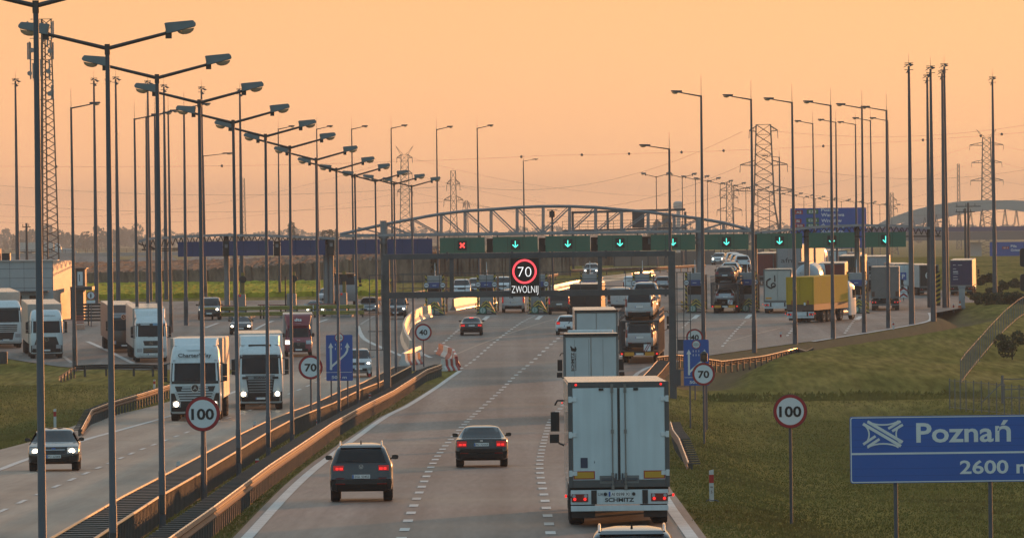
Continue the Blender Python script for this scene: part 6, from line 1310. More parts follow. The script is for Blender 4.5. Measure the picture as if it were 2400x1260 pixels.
# ------------------------------------------------------------------ toll booths
M_YB = mat('hazard_yellow', (.40,.30,.03), .5, var=.12); M_BOOTH = mat('booth_panel', (.27,.29,.30), .4, .1, var=.1); M_BBLU = mat('booth_blue', (.03,.08,.25), .45, var=.1); M_GRND = mat('arrow_green', (.02,.14,.09), .45, var=.1)
def toll_booth(label, loc):
    t = thing('toll_booth', label, 'toll booth', loc, group='toll booths between the lanes')
    MB().box(-.9,.9,.4,16,0,.22).build('island', mat('island_concrete', (.25,.24,.23), .8, var=.2), t, bevel=.03)
    c = MB(); c.loft([[(-.92,0,0),(.92,0,0),(.92,3.2,0),(-.92,3.2,0)],[(-.22,.9,1.15),(.22,.9,1.15),(.30,3.2,1.15),(-.30,3.2,1.15)]]); c = c.build('crash_cushion', M_BLACK, t, bevel=.02)
    for j in range(3):
        b = MB(); z = .28+j*.30; s_ = lambda zz: .92-.70*zz/1.15
        yy = lambda zz: .9*zz/1.15-.03
        for sx in (-1,1):
            z1, z2 = z-.16, z+.24; q = [(sx*s_(z1)*1.0,yy(z1),z1),(0+sx*.02,yy(z2),z2),(0+sx*.02,yy(z2+.14),z2+.14),(sx*s_(z1+.14),yy(z1+.14),z1+.14)]; b.quad(*(q if sx < 0 else q[::-1]))
        b.build('chevron', M_YB, c)
    d = MB().box(-.62,-.02,-.10,-.04,.10,.66).build('arrow_plate', M_GRND, c); MB().disc(.24,-.125,-.101,20,(-.32,0,.38)).build('arrow_disc', mat('pale_green_disc', (.30,.45,.42), .4), d); MB().box(-.345,-.295,-.135,-.1255,.20,.56).build('arrow', M_GRND, d)
    for j in range(4): MB().box(.06,.44,-.06,.0,.14+j*.13,.19+j*.13).build('reflector_slat', mat('slat_silver', (.45,.42,.40), .3, .4), c)
    MB().box(-.62,.62,5.0,8.5,.22,1.55).build('cabin_base', M_BOOTH, t, bevel=.03); MB().box(-.60,.60,5.0,8.5,1.551,2.3).build('cabin_window', M_GLASS, t)
    MB().box(-.66,.66,4.9,8.6,2.301,3.45).build('cabin_top', M_BOOTH, t, bevel=.03); MB().box(-.5,.5,4.86,4.898,2.34,2.85).build('blue_panel', M_BBLU, t)
    MB().box(-.18,.16,4.845,4.859,2.57,2.62).build('panel_arrow', M_WHITE, t)
    for sx in (-1,1):
        p = MB().box(*sorted((sx*.66,sx*.84)),4.75,4.95,.22,3.55).build('hazard_post', M_BLACK, t); b = MB()
        for j in range(8): z = .35+j*.4; x0, x1 = sorted((sx*.66,sx*.84)); b.quad((x0,4.742,z),(x1,4.742,z+.16),(x1,4.742,z+.36),(x0,4.742,z+.2)) if sx > 0 else b.quad((x0,4.742,z+.16),(x1,4.742,z),(x1,4.742,z+.2),(x0,4.742,z+.36))
        b.build('hazard_stripes', M_YB, p); q = MB().disc(.25,-.02,.02,20,(sx*.72,4.72,2.62)).build('round_sign', M_SWHITE, t); MB().ring(.20,.26,-.03,-.0205,20,(sx*.72,4.72,2.62)).box(sx*.72-.14,sx*.72+.14,4.695,4.699,2.58,2.66).build('sign_ring', mat('dull_sign_ring', (.10,.10,.13), .5), q)
    MB().box(.95,1.12,6,6.25,.22,3.3).build('side_post', mat('orange_post', (.30,.16,.10), .5), t)
    MB().tube([(.05,5.2,3.45),(.05,5.2,4.6)],[.04,.02],6).build('antenna', M_SWHITE, t); MB().tube([(-.05,5.4,3.45),(-.05,5.4,3.9)],.16,10).build('beacon', mat('beacon_brown', (.10,.06,.03), .4), t)
    b = MB()
    for z in (.38,.72): b.box(-.98,-.92,3.2,16,z,z+.2).box(.92,.98,3.2,16,z,z+.2)
    b.build('guard_plank', M_YB, t); return t
tb = None; W_ = ['','']
for i, (px, py, lb) in enumerate(((1018,739,'toll booth island at the end of the curved concrete barrier'),(1140,737,'toll booth island left of the white panel van'),(1262,736,'toll booth island between the white van and the dark people carrier'),(1384,735,'toll booth island hidden behind the brown trailer'),(1508,734,'toll booth island hidden behind the car transporter'),(1632,733,'toll booth island left of the gate transporter'),(1756,732,'toll booth island right of the gate transporter'),(2014,735,'toll booth island behind the yellow truck cab'))):
    g = gp0(px, py); 
    if tb is None: tb = toll_booth(lb, g)
    else: dup(tb, lb, g)
M_YG = mat('olive_yellow_rail', (.26,.24,.05), .5, var=.15)
def left_island(label, px, py, w_=6.0, boom=1):
    g = gp0(px, py); t = thing('toll_island', label, 'toll booth', g, group='islands of the blue gates')
    MB().box(-.9,.9,0,16,0,.25).build('island', mat('island_concrete', (.25,.24,.23), .8, var=.2), t, bevel=.03)
    b = MB(); rows = []
    for z in (.35,.85):
        w_beam(b, [Vector((-2.4,.2,z)),Vector((-.9,.1,z)),Vector((.6,0,z)),Vector((1.9,2.2,z))], 1, .1); b.bar((-2.4,.25,z),(.7,.05,z),.14,.16); b.bar((.6,.05,z),(1.9,2.2,z),.14,.16)
    b.build('yellow_rail', M_YG, t); b = MB()
    for x, y in ((-2.3,.3),(-.8,.2),(.6,.1),(1.8,2.1)): b.box(x-.07,x+.07,y,y+.14,0,1.15)
    b.build('rail_post', M_POST, t)
    MB().box(-.45,.35,6,7.5,.25,2.1).build('payment_cabinet', mat('beige_cabinet', (.22,.20,.19), .5, var=.1), t, bevel=.03); MB().box(-.02,.28,6.8,7.1,2.1,4.0).build('hazard_post', mat('dull_mustard', (.19,.15,.03), .5), t)
    MB().tube([(.15,6.5,3.4),(.15,6.4,3.4)],.32,14).build('signal', M_BLACK, t); MB().bar((-.3,6.2,1.1),(-3.0,6.2,1.15),.08,.10).build('boom', mat('boom_red_white', (.3,.12,.10), .5), t)
    MB().box(-.62,-.5,6,6.2,.25,3.6).build('camera_post', M_BLACK, t); MB().disc(.1,-.03,0,12,(-.1,5.98,2.0)).build('signal_lamp', M_RED, t); return t
li = None
for px, py, lb in ((560,748,'yellow railed island left of the dark saloon at the blue gates'),(680,746,'yellow railed island above the crimson box van'),(800,744,'yellow railed island beside the white saloon')):
    if li is None: li = left_island(lb, px, py)
    else: dup(li, lb, gp0(px, py))
# ------------------------------------------------------------------ small roadside things
M_RW = mat('post_white', (.52,.53,.53), .5, var=.1); M_RR = mat('post_red', (.40,.02,.02), .45, var=.1)
def delineator(label, px, py, hpx, red_low=False, txt=None, feet=False, wd=.13):
    g = gp(px, py); h = hpx*g.y/F; t = thing('marker_post', label, 'marker post', g, group='white and red marker posts')
    MB().loft([[(-wd/2,-.03,0),(wd/2,-.03,0),(wd/2,.05,0),(-wd/2,.05,0)],[(-wd/2,-.03,h*.97),(wd/2,-.03,h),(wd/2,.05,h),(-wd/2,.05,h*.97)]]).build('post', M_RW, t)
    z0, z1 = (0.05,.55) if red_low else (.58,.84); MB().box(-wd/2-.002,wd/2+.002,-.036,.055,h*z0,h*z1).build('red_band', M_RR, t)
    if txt: text(txt, h*.09, (0,-.037,h*.30), t, M_INK); text('184', h*.045, (0,-.037,h*.45), t, M_INK)
    if feet: MB().tube([(-.16,-.02,0),(-.08,-.02,.05),(0,-.02,.02),(.12,-.02,.03),(.2,-.02,-.01)],.02,5).build('base_clip', M_STEEL, t)
    return t
delineator('white marker post with red band and number 5 on the right grass', 1668, 1174, 74, txt='5', feet=True)
delineator('white marker post with red band behind the near oncoming hatchback', 129, 1001, 44)
delineator('small white marker post by the lay-by guard rail', 362, 915, 26)
for px, py, h, lb in ((418,1106,26,'third'),(597,1007,20,'second'),(866,884,17,'farthest')): delineator(lb+' red and white reflector post along the dark median barrier', px, py, h, red_low=True)
delineator('nearest white reflector post at the foot of the frame on the median rail', 372, 1262, 20); delineator('pale reflector post on the planks of the median rail left of the SUV', 603, 1100, 26); delineator('pale reflector post on the median rail below the left blue sign', 745, 1003, 20); delineator('small reflector post at the median near the gantry foot', 867, 938, 16)
delineator('red and white post at the right apron edge', 2094, 772, 18); delineator('red post standing on the apron before the long guard rail', 1830, 790, 12, red_low=True); delineator('short white post beside the orange cone', 2235, 733, 20)
g = gp(2255,724); k = g.y/F; t = thing('utility_cabinet', 'tall grey utility cabinet on the right bank by the blue trailer', 'cabinet', g)
MB().box(-7*k,7*k,0,.5,0,48*k).build('body', mat('cabinet_grey', (.30,.34,.36), .5, var=.1), t, bevel=.02); MB().box(-8.5*k,8.5*k,-.05,.55,48*k,54*k).build('lid', mat('cabinet_lid', (.24,.28,.30), .5, var=.1), t, bevel=.02); MB().box(5*k,5.8*k,-.02,-.001,24*k,30*k).build('handle', M_BLACK, t)
g = gp(2252,726); t = thing('traffic_cone', 'leaning orange and white traffic cone at the foot of the cabinet', 'cone', (g.x-.15,g.y-.6,g.z)); b = MB().tube([(0,0,.04),(0.02,0,.3),(0.04,0,.6),(.05,0,.8)],[.2,.14,.08,.03],14).build('cone_body', mat('cone_orange', (.55,.12,.03), .5), t, smooth=True); MB().tube([(.025,0,.38),(.035,0,.55)],[.125,.095],14).build('white_band', M_WHITE, b, smooth=True); MB().box(-.26,.26,-.26,.26,0,.04).build('base', M_BLACK, t)
g = gp0(2198,716); t = thing('hazard_post', 'yellow and black striped height post beside the last gate lane', 'hazard post', g); p = MB().box(-.25,.25,0,.4,0,3.1).build('post', M_BLACK, t); b = MB()
for j in range(7): b.quad((-.25,-.005,.1+j*.42),(.25,-.005,.35+j*.42),(.25,-.005,.55+j*.42),(-.25,-.005,.3+j*.42))
b.build('stripes', M_YB, p)
t = thing('traffic_signal', 'pair of black rounded signal housings at the right frame edge', 'traffic signal', gp(2397,760)); g = t.location; k = g.y/F
MB().cyl((6*k,0,0),(6*k,0,190*k),.05,8).build('post', M_STEEL, t)
for z0, z1 in ((78,118),(135,178)): MB().plate([(x+1*k*0+4*k, z+(z0+z1)/2*k) for x, z in rrect(18*k,(z1-z0)*k,6*k)],-.2,.15).build('signal_box', M_BLACK, t)
g = gp(8,852); t = thing('litter_bin', 'dark rounded litter bin at the left frame edge by the parking', 'bin', g); MB().tube([(0,0,0),(0,0,.75),(0,0,.85)],[.28,.30,.26],14).build('bin_body', mat('bin_dark', (.03,.03,.03), .6), t, smooth=True)
# ------------------------------------------------------------------ toll office on the left
YO = 655.0; M_CLAD = mat('grey_cladding', (.36,.38,.39), .45, var=.08, scale=.6); M_CLO = mat('sun_tinted_end_cladding', (.42,.36,.31), .5, var=.08)  # end wall cladding is warmed, with orange sunlight put into its colour
zb = float(prof(YO)); a, c = pt(-190,745,YO), pt(124,612,YO); e = pt(161,612,YO)
t = thing('toll_office', 'low flat-roofed toll office with grey cladding at the left', 'building', (c.x,YO,zb)); H = c.z-zb; x0 = a.x-c.x; x1 = 0; 
MB().box(x0,x1,0,9,0,H).build('wall', M_CLAD, t); MB().loft([[(x1+.004,.0,0),(x1+1.38,9,0),(x1+.004,9,0)],[(x1+.004,.0,H+.04),(x1+1.38,9,H+.04),(x1+.004,9,H+.04)]]).build('end_wall', M_CLO, t)
b = MB()
for z in (.55,.72,.88): b.box(x0,x1,-.008,-.002,H*z-.015,H*z+.015)
for j in range(8): b.box(-.05-j*1.25-.012,-.05-j*1.25+.012,-.0085,-.0025,H*.5,H)
b.build('panel_joint', M_STEELD, t)
MB().box(x0,x1+.02,-.15,9.1,H+.002,H+.12).build('roof', mat('roof_edge', (.40,.36,.33), .5), t); MB().box(x0,x1-.4,-1.2,-.01,H*.50-.12,H*.50).build('awning', M_STEELD, t)
for j, (u, w_) in enumerate(((-1.5,1.2),(-5.2,1.4),(-3.2,.9))): 
    o = MB().box(u-w_/2,u+w_/2,-.03,-.001,.05 if j != 1 else .9,H*.42).build('door' if j != 1 else 'window', M_GLASS if j == 1 else M_DARK, t)
MB().box(-.5,-.05,-.05,-.001,H*.25,H*.36).build('door_plate', M_SWHITE, t); MB().box(x1+1.36,x1+3.3,2.0,6,H*.5,H*.56).build('porch_roof', M_STEELD, t); MB().box(x1+1.36,x1+2.5,2.4,5,.0,H*.5-.01).build('porch', M_STEELD, t)
MB().box(-4.6,-3.9,2,3.2,H+.13,H+.75).build('roof_vent', M_BLACK, t); MB().box(-5.6,-4.75,2,3.5,H+.13,H+1.15).build('chimney', mat('orange_stack', (.42,.20,.12), .6), t)
Yp = 700.0; a, c = pt(158,672,Yp), pt(199,630,Yp); t = thing('portable_cabin', 'small raised dark cabin with a white door behind the toll office', 'cabin', ((a.x+c.x)/2,Yp,a.z)); w_, h = c.x-a.x, c.z-a.z
MB().box(-w_/2,w_/2,0,3,0,h).build('wall', mat('cabin_brown', (.10,.08,.075), .6, var=.1), t); MB().box(-w_/2-.1,w_/2+.15,-.25,3.2,h+.002,h+.10).build('roof', M_STEELD, t); o = MB().box(.12,.62,-.05,-.001,.12,h*.85).build('door', M_SWHITE, t); MB().box(.28,.34,-.07,-.051,h*.3,h*.7).build('door_pane', M_GLASS, o)
b = MB()
for sx in (-1,1): b.box(sx*w_*.4-.08,sx*w_*.4+.08,.2,2.8,-(a.z-gz(a.x,Yp)),-.002)
b.build('stilts', M_STEELD, t)
Yf = 620.0; a, c = pt(176,742,Yf), pt(238,706,Yf); t = thing('board_fence', 'dark horizontal board screen beside the toll office', 'fence', ((a.x+c.x)/2,Yf,gz(c.x,Yf))); w_ = c.x-a.x
b = MB()
for j in range(6): b.box(-w_/2,w_/2,0,.06,.35+j*.26,.52+j*.26)
b.build('board_panel', mat('brown_boards', (.045,.035,.03), .7, var=.2), t); b = MB()
for x in (-w_/2,0,w_/2): b.box(x-.06,x+.06,.062,.16,0,1.95)
b.build('posts', M_POST, t)
a = gp(188,772); t = thing('plastic_barrier', 'orange lit plastic barrier with slats beside the toll office', 'barrier', a); MB().box(-.35,.35,0,.3,0,.4).build('base', mat('pink_orange_plastic', (.5,.28,.2), .5), t, bevel=.03); b = MB()
for j in range(4): b.box(-.3,.3,.05,.2,.5+j*.18,.6+j*.18)
b.build('slats', mat('red_slat', (.4,.10,.06), .5), t)
# ------------------------------------------------------------------ far things: fences, bridge, pylons, trees, wires
M_FENCE = mat('fence_mesh_steel', (.16,.15,.145), .6, .3, var=.2)
def fence(label, P, h, step, wires=4, pale=None, name='mesh_fence'):
    t = thing(name, label, 'fence', P[0]); Q = [p-P[0] for p in resamp(P, step)]
    for q in Q[::max(1, int(2.5/step))]: MB().box(q.x-.028,q.x+.028,q.y-.028,q.y+.028,q.z-.1,q.z+h+.05).build('post', M_FENCE, t)
    b = MB()
    for a, c in zip(Q[:-1], Q[1:]):
        for j in range(wires): z = .1+(h-.15)*j/(wires-1); j in (0, wires-1) and b.bar(a+Vector((0,0,z)), c+Vector((0,0,z)), .02, .02)
        n = max(2, int(step/(pale or .25)))
        for j in range(n): q = a.lerp(c, j/n); b.bar(q+Vector((0,0,.05)), q+Vector((0,0,h)), .010, .010, up=(0,1,0))
    b.build('mesh_panel', M_FENCE, t); return t
gpath = lambda pxs: [gp(x, y) for x, y in pxs]
fence('long wire mesh fence running back along the right bank', gpath([(2252,902),(2262,885),(2290,850),(2325,808),(2355,775),(2385,748),(2420,725)]), 1.5, 5.0, 4, 1.2)
fence('wooden pale fence in front of the gate at the right edge', gpath([(2226,958),(2262,962),(2300,966),(2350,972),(2410,980)]), 1.55, 2.4, 2, .42, name='pale_fence')
P = gpath([(2350,945),(2420,945)]); t = thing('field_gate', 'tubular steel field gate behind the pale fence', 'gate', P[0]); w_ = (P[1]-P[0]).length
MB().cyl((0,0,0),(0,0,1.5),.08,8).build('post', M_FENCE, t); b = MB()
for z in (.3,.75,1.3): b.bar((0,0,z),(w_,0,z),.05,.05)
b.build('gate_frame', M_FENCE, t); MB().bar((-.05,0,1.1),(-1.2,-.1,0),.05,.05).build('brace', M_FENCE, t)
# noise screen far right behind the gates
Yn = 1010.0; a, c = pt(1440,655,Yn), pt(1800,586,Yn); t = thing('noise_screen', 'pale brown noise screen of upright panels behind the right gates', 'noise barrier', (a.x,Yn,gz(a.x,Yn)))
zt = pt(1600,592,Yn).z-gz(a.x,Yn); M_NS = mat('noise_panel', (.19,.155,.135), .8, var=.12, scale=.3); n = 9; w_ = (c.x-a.x)/n
for j in range(n): MB().box(j*w_+.06,(j+1)*w_-.06,j*2.0,j*2.0+.25,-.3,zt+(.2 if j % 3 else 0)).build('panel', M_NS, t)
b = MB()
for j in range(n+1): b.box(j*w_-.08,j*w_+.08,j*2.0-.1,j*2.0+.2,-.3,zt+.3)
b.build('posts', M_STEELD, t)
# arch bridge
YA = 2300.0; k = YA/F; M_ARCH = mat('arch_concrete', (.40,.40,.39), .6, var=.06, scale=.02); M_DECK = mat('bridge_deck', (.16,.15,.15), .6, var=.08, scale=.05)
mid = pt(2305,470,YA); z0 = float(prof(YA)); t = thing('arch_bridge', 'pale twin arch road bridge crossing far away on the right', 'bridge', (mid.x,YA,z0)); org = Vector((mid.x,YA,z0))
def A(px, py, dy=0): return pt(px,py,YA)-org+Vector((0,dy,0))
for dy, sh in ((0,0),(16,60)):
    up = [(2040,536),(2080,513),(2130,495),(2190,480),(2250,471.5),(2305,468.5),(2360,470),(2420,476),(2480,488),(2540,505),(2600,528)]
    lo = [(2040,545),(2080,531),(2130,518),(2190,503),(2250,494),(2305,489.5),(2360,491),(2420,499),(2480,511),(2540,527),(2600,545)]
    b = MB(); U = [A(x+sh,y,dy) for x, y in up]; Lw = [A(x+sh,y,dy) for x, y in lo]; d2 = Vector((0,2.2,0))
    b.loft([U,[p+d2 for p in U],[p+d2 for p in Lw],Lw,U], closed=False, cap0=False, cap1=False); b.build('arch', M_ARCH, t)
    b = MB()
    for j in range(1, 20): f = j/20; x = 2060+540*f+sh; yy = float(np.interp(x-sh, [p[0] for p in lo], [p[1] for p in lo])); b.bar(A(x,yy,dy+1), A(x-8,545,dy+1), .18, .18, up=(0,1,0)); b.bar(A(x,yy,dy+1), A(x+8,545,dy+1), .18, .18, up=(0,1,0))
    b.build('hangers', M_DECK, t)
b = MB(); a, c = A(1990,556), A(2640,548); b.bar(a+Vector((0,9,0)), c+Vector((0,9,0)), 18, 2.6); b.build('deck', M_DECK, t)
b = MB(); a, c = A(1990,540), A(2640,532.5); b.bar(a, c, .3, 1.4); b.build('parapet', mat('parapet_blue', (.045,.06,.16), .5, var=.15, scale=.1), t)
for px in (2284,2560): a = A(px,568); MB().box(a.x-2.4,a.x+2.4,4,7,0,a.z).build('pier', M_ARCH, t)
# left overpass with lorries on it
YL = 2500.0; k = YL/F; G_EMB = G_EARTH
z0 = float(prof(YL)); a = pt(-400,606,YL); t = thing('overpass', 'low road overpass on an earth bank far behind the left lanes', 'bridge', (pt(280,600,YL).x,YL,z0)); org = Vector((pt(280,600,YL).x,YL,z0))
b = MB(); p, q = pt(-500,599,YL)-org, pt(440,590,YL)-org; b.bar(p+Vector((0,7,-.6)), q+Vector((0,7,-.6)), 14, 1.2); b.build('deck', mat('pale_deck', (.30,.29,.28), .7, var=.06), t)
b = MB(); b.bar(p+Vector((0,0,.6)), q+Vector((0,0,.6)), .15, .12); b.bar(p+Vector((0,0,1.1)), q+Vector((0,0,1.1)), .15, .12)
for j in range(60): c = p.lerp(q, j/59); b.bar(c, c+Vector((0,0,1.25)), .15, .15, up=(0,1,0))
b.build('parapet', M_STEELD, t)
b = MB()
for xa, xb in ((-500,262),(316,404),(452,1040)):
    u, v = pt(xa,602,YL)-org, pt(xb,600 if xb < 900 else 604,YL)-org; sl = 26/k*0+14
    b.loft([[(u.x-8,-sl,-2),(v.x+8,-sl,-2)],[(u.x,-.5,u.z),(v.x,-.5,v.z)],[(u.x,10,u.z),(v.x,10,v.z)]], closed=False, cap0=False, cap1=False)
b.build('earth_bank', G_EMB, t); b = MB()
for xa, xb in ((262,316),(404,452)): u = pt(xa,604,YL)-org; v = pt(xb,604,YL)-org; b.box(u.x,v.x,4,6,-2,u.z-.7)
b.build('abutment', mat('pale_abutment', (.36,.37,.38), .7, var=.05), t)
# trucks on the overpass
for px0, px1, lb, m in ((45,150,'pale lorry driving on the far left overpass', M_WHC),(146,182,'small pale van following on the far left overpass', P_TRS)):
    Yq = YL+4; u, v = pt(px0,596,Yq), pt(px1,597,Yq); L_ = v.x-u.x; z = u.z
    t = thing('semi_trailer_truck' if px0 < 100 else 'delivery_van', lb, 'truck' if px0 < 100 else 'van', (u.x,Yq,z), rz=-PI/2)
    if px0 < 100: box_trailer(t, L_-3.5, 0, side=m, door=m, doorpart=False); trailer_wheels(t, (2.4,3.6)); tractor(t, L_-3.0, P_TRW, mirror=False)
    else: B = Body([(q[0],q[1],q[2]*L_/5.0,q[3]) for q in CARS['van']['sl']]); B.build('body', m, t); [wheel(t, sx*.9, y, .34, .2, sx) for sx in (-1,1) for y in (1,L_-1)]
# pylons
M_PYL = mat('pylon_steel', (.10,.095,.09), .6, .3, var=.1)
def pylon(label, cx, ytop, ybase, Y, wb, wt, arms, kind='single', r=.07, group='lattice power pylons'):
    k = Y/F; p = pt(cx,ytop,Y); zb_ = min(gz(p.x,Y), pt(cx,ybase,Y).z); H = p.z-zb_; t = thing('power_pylon', label, 'pylon', (p.x,Y,zb_), group=group); b = MB(); n = max(8, int(H/2.2))
    bend = .42; wf = lambda z: (wb+(wt-wb)*min(z/(H*bend),1) if z < H*bend else wt+(wt*.7-wt)*(z-H*bend)/(H*(1-bend)))/2
    zs = [H*j/n for j in range(n+1)]
    for z0, z1 in zip(zs[:-1], zs[1:]):
        a, c = wf(z0), wf(z1)
        for sx, sy in ((-1,-1),(1,-1),(1,1),(-1,1)): b.bar((sx*a,sy*a,z0),(sx*c,sy*c,z1),r*2,r*2)
        for sy in (-1,1):
            b.bar((-a,sy*a,z0),(c,sy*c,z1),r*1.3,r*1.3); b.bar((a,sy*a,z0),(-c,sy*c,z1),r*1.3,r*1.3); b.bar((-c,sy*c,z1),(c,sy*c,z1),r*1.2,r*1.2)
    b.build('lattice_tower', M_PYL, t)
    for ay, aw, up in arms:
        z = pt(cx,ay,Y).z-zb_; hw = aw*k/2; wz = wf(min(z,H))
        for sx in (-1,1):
            b = MB()
            for sy in (-1,1): b.bar((sx*wz,sy*wz,z+1.2),(sx*hw,0,z+.25),r*2.4,r*2.4); b.bar((sx*wz,sy*wz,z),(sx*hw,0,z+.2),r*2.4,r*2.4)
            for f in (.35,.7): x = wz+(hw-wz)*f; b.bar((sx*x,0,z),(sx*x,0,z+1.2*(1-f)),r*1.2,r*1.2)
            b.bar((sx*hw,0,z+.2),(sx*(hw+.1),0,z-1.6),r*1.8,r*1.8)
            b.build('cross_arm', M_PYL, t)
    if kind == 'horns':
        b = MB()
        for sx in (-1,1): b.bar((sx*wt*.35,0,H-.2),(sx*wt*.9,0,H+3.0),r*1.6,r*1.6); b.bar((sx*wt*.1,0,H-.2),(sx*wt*.9,0,H+3.0),r*1.3,r*1.3)
        b.build('horns', M_PYL, t)
    return t
pylon('faint horned pylon rising behind the left end of the arch', 948, 362, 560, 2600, 5.6, 3.4, [(371,36,1),(408,34,1),(450,36,1)], 'horns', .09)
pylon('slim pylon with one-sided upper arm behind the arch', 1062, 400, 560, 1900, 4.6, 1.7, [(432,30,1),(470,44,1)], 'single', .07)
pylon('massive broad-topped pylon behind the right lamp row', 1789, 292, 560, 1750, 9.5, 4.8, [(308,66,1),(388,110,1),(448,140,1)], 'single', .075)
pylon('small pylon left of the massive pylon', 1709, 428, 560, 2300, 4.8, 2.2, [(447,44,1),(465,40,1),(494,58,1)], 'single', .08)
pylon('faint horned pylon standing behind the arch bridge', 2312, 322, 540, 2800, 7, 4.2, [(341,78,1),(382,70,1),(424,76,1)], 'horns', .09)
pylon('thin pale lattice mast behind the left canopy', 570, 418, 560, 3200, 3, 1.5, [], 'single', .10, group='far lattice masts'); pylon('faint lattice mast beside the right double lamps', 2090, 452, 545, 3000, 5, 1.6, [(470,22,1),(490,26,1)], 'single', .09); pylon('tiny far pylon right of the slim pylon', 1093, 470, 560, 3400, 3, 1.5, [(478,14,1),(484,16,1)], 'single', .1); pylon('pale far mast in the right sky', 2246, 384, 540, 3600, 2.4, 1.4, [], 'single', .10, group='far lattice masts')
# telecom mast
Ym = 860.0; k = Ym/F; p = pt(105,45,Ym); zb_ = gz(p.x,Ym); H = p.z-zb_; t = thing('telecom_mast', 'tall lattice telecom mast with antenna panels at the left', 'telecom mast', (p.x,Ym,zb_)); b = MB(); n = 34
wf = lambda z: 1.35-.62*min(z/(H*.9),1)
for j in range(n):
    z0, z1 = H*j/n, H*(j+1)/n; a, c = wf(z0), wf(z1); A3 = [(math.cos(q),math.sin(q)) for q in (-PI/2-.4,-PI/2+2*PI/3-.4,-PI/2+4*PI/3-.4)]
    for q in range(3):
        u, v = A3[q], A3[(q+1) % 3]; b.bar((u[0]*a,u[1]*a,z0),(u[0]*c,u[1]*c,z1),.15,.15)
        b.bar((u[0]*a,u[1]*a,z0),(v[0]*c,v[1]*c,z1),.08,.08) if j % 2 else b.bar((v[0]*a,v[1]*a,z0),(u[0]*c,u[1]*c,z1),.08,.08)
b.build('lattice_tower', mat('mast_rust', (.13,.085,.065), .6, .2, var=.2), t); MB().bar((0,.1,0),(0,.1,H*.95),.16,.16,up=(0,1,0)).build('cable_ladder', M_STEELD, t)
for j, (py, x0, x1) in enumerate(((45,-34,18),(90,-36,15),(140,-36,15),(188,-30,16),(234,-16,17))):
    z = pt(105,py,Ym).z-zb_; MB().bar((x0*k,0,z),(x1*k,0,z),.07,.07).bar((0,-1.0,z),(0,.9,z),.06,.06).build('antenna_frame', M_STEELD, t)
for x, y0, y1 in ((-40,50,75),(-36,98,140),(-34,100,186),(16,52,92),(13,95,132),(-14,45,70),(18,188,232),(-4,52,100),(6,60,110),(-40,100,140),(19,100,140),(-20,96,132),(-28,148,185),(10,140,186),(15,200,234),(-10,140,180),(20,50,90)):
    a, c = pt(105+x,y1,Ym).z-zb_, pt(105,y0,Ym).z-zb_; MB().box(x*k-.09,x*k+.09,-.5,-.35,a,c).build('antenna_panel', mat('antenna_grey', (.20,.21,.22), .5), t)
for x, y in ((-30,118),(12,120),(-36,172),(8,168),(10,220),(-10,60)): z = pt(105,y,Ym).z-zb_; MB().tube([(x*k,-.4,z),(x*k,-.75,z)],[.26,.28],14).build('dish', MATS['antenna_grey'], t, smooth=True)
# power cables
M_WIRE = mat('power_cable', (.05,.045,.04), .6, var=0)
def wire(x0, y0, Y0, x1, y1, Y1, sag, r=.028, balls=(), label=None):
    a, c = pt(x0,y0,Y0), pt(x1,y1,Y1); P = []
    for i in range(25): f = i/24; p = a.lerp(c, f); p.z -= 4*sag*f*(1-f); P.append(p)
    o = MB().tube([p-a for p in P], r, 4).build('power_cable', M_WIRE); o.location = a; tag(o, label or 'thin sagging power cable crossing the hazy sky', 'power cable', 'thin power cables in the sky')
    for f in balls:
        i = min(int(f*24), 23); q = P[i].lerp(P[i+1], f*24-i)-a; MB().tube([q+Vector((-.28,0,0)),q+Vector((-.2,0,0)),q,q+Vector((.2,0,0)),q+Vector((.28,0,0))],[.05,.22,.3,.22,.05],8).build('marker_ball', M_STEELD, o, smooth=True)
wire(-120,388,1500,1290,364,1500,1.0,.02,[(132+120)/1410,(262+120)/1410*.99,(520+120)/1410,(627+120)/1410*.995,(1342+120-120)/1410],'power cable strung with small dark marker balls on the left'); wire(1290,364,1500,2520,300,1500,1.0,.02,[.06,.15,.25,.33,.52,.71,.82,.86],'power cable strung with small dark marker balls on the right')
for q in ((-100,425,2000,1062,435,1900,3),(-100,470,2000,1062,470,1900,3),(1062,432,1900,1740,308,1750,6),(1062,470,1900,1735,389,1750,6),(1084,470,1900,1720,448,1750,5),(1845,389,1750,2520,372,1900,4),(1858,448,1750,2520,440,1900,4),(1822,308,1750,2520,270,1900,3),(-100,515,2200,948,450,2600,5),(966,371,2600,2280,341,2800,16),(966,408,2600,2280,382,2800,16),(966,450,2600,2280,424,2800,14),(2350,341,2800,2520,345,2800,2),(2350,382,2800,2520,388,2800,2),(2350,424,2800,2520,420,2800,2),(-100,500,2600,930,372,2600,8),(1731,447,2300,2520,470,2300,6)): wire(*q)
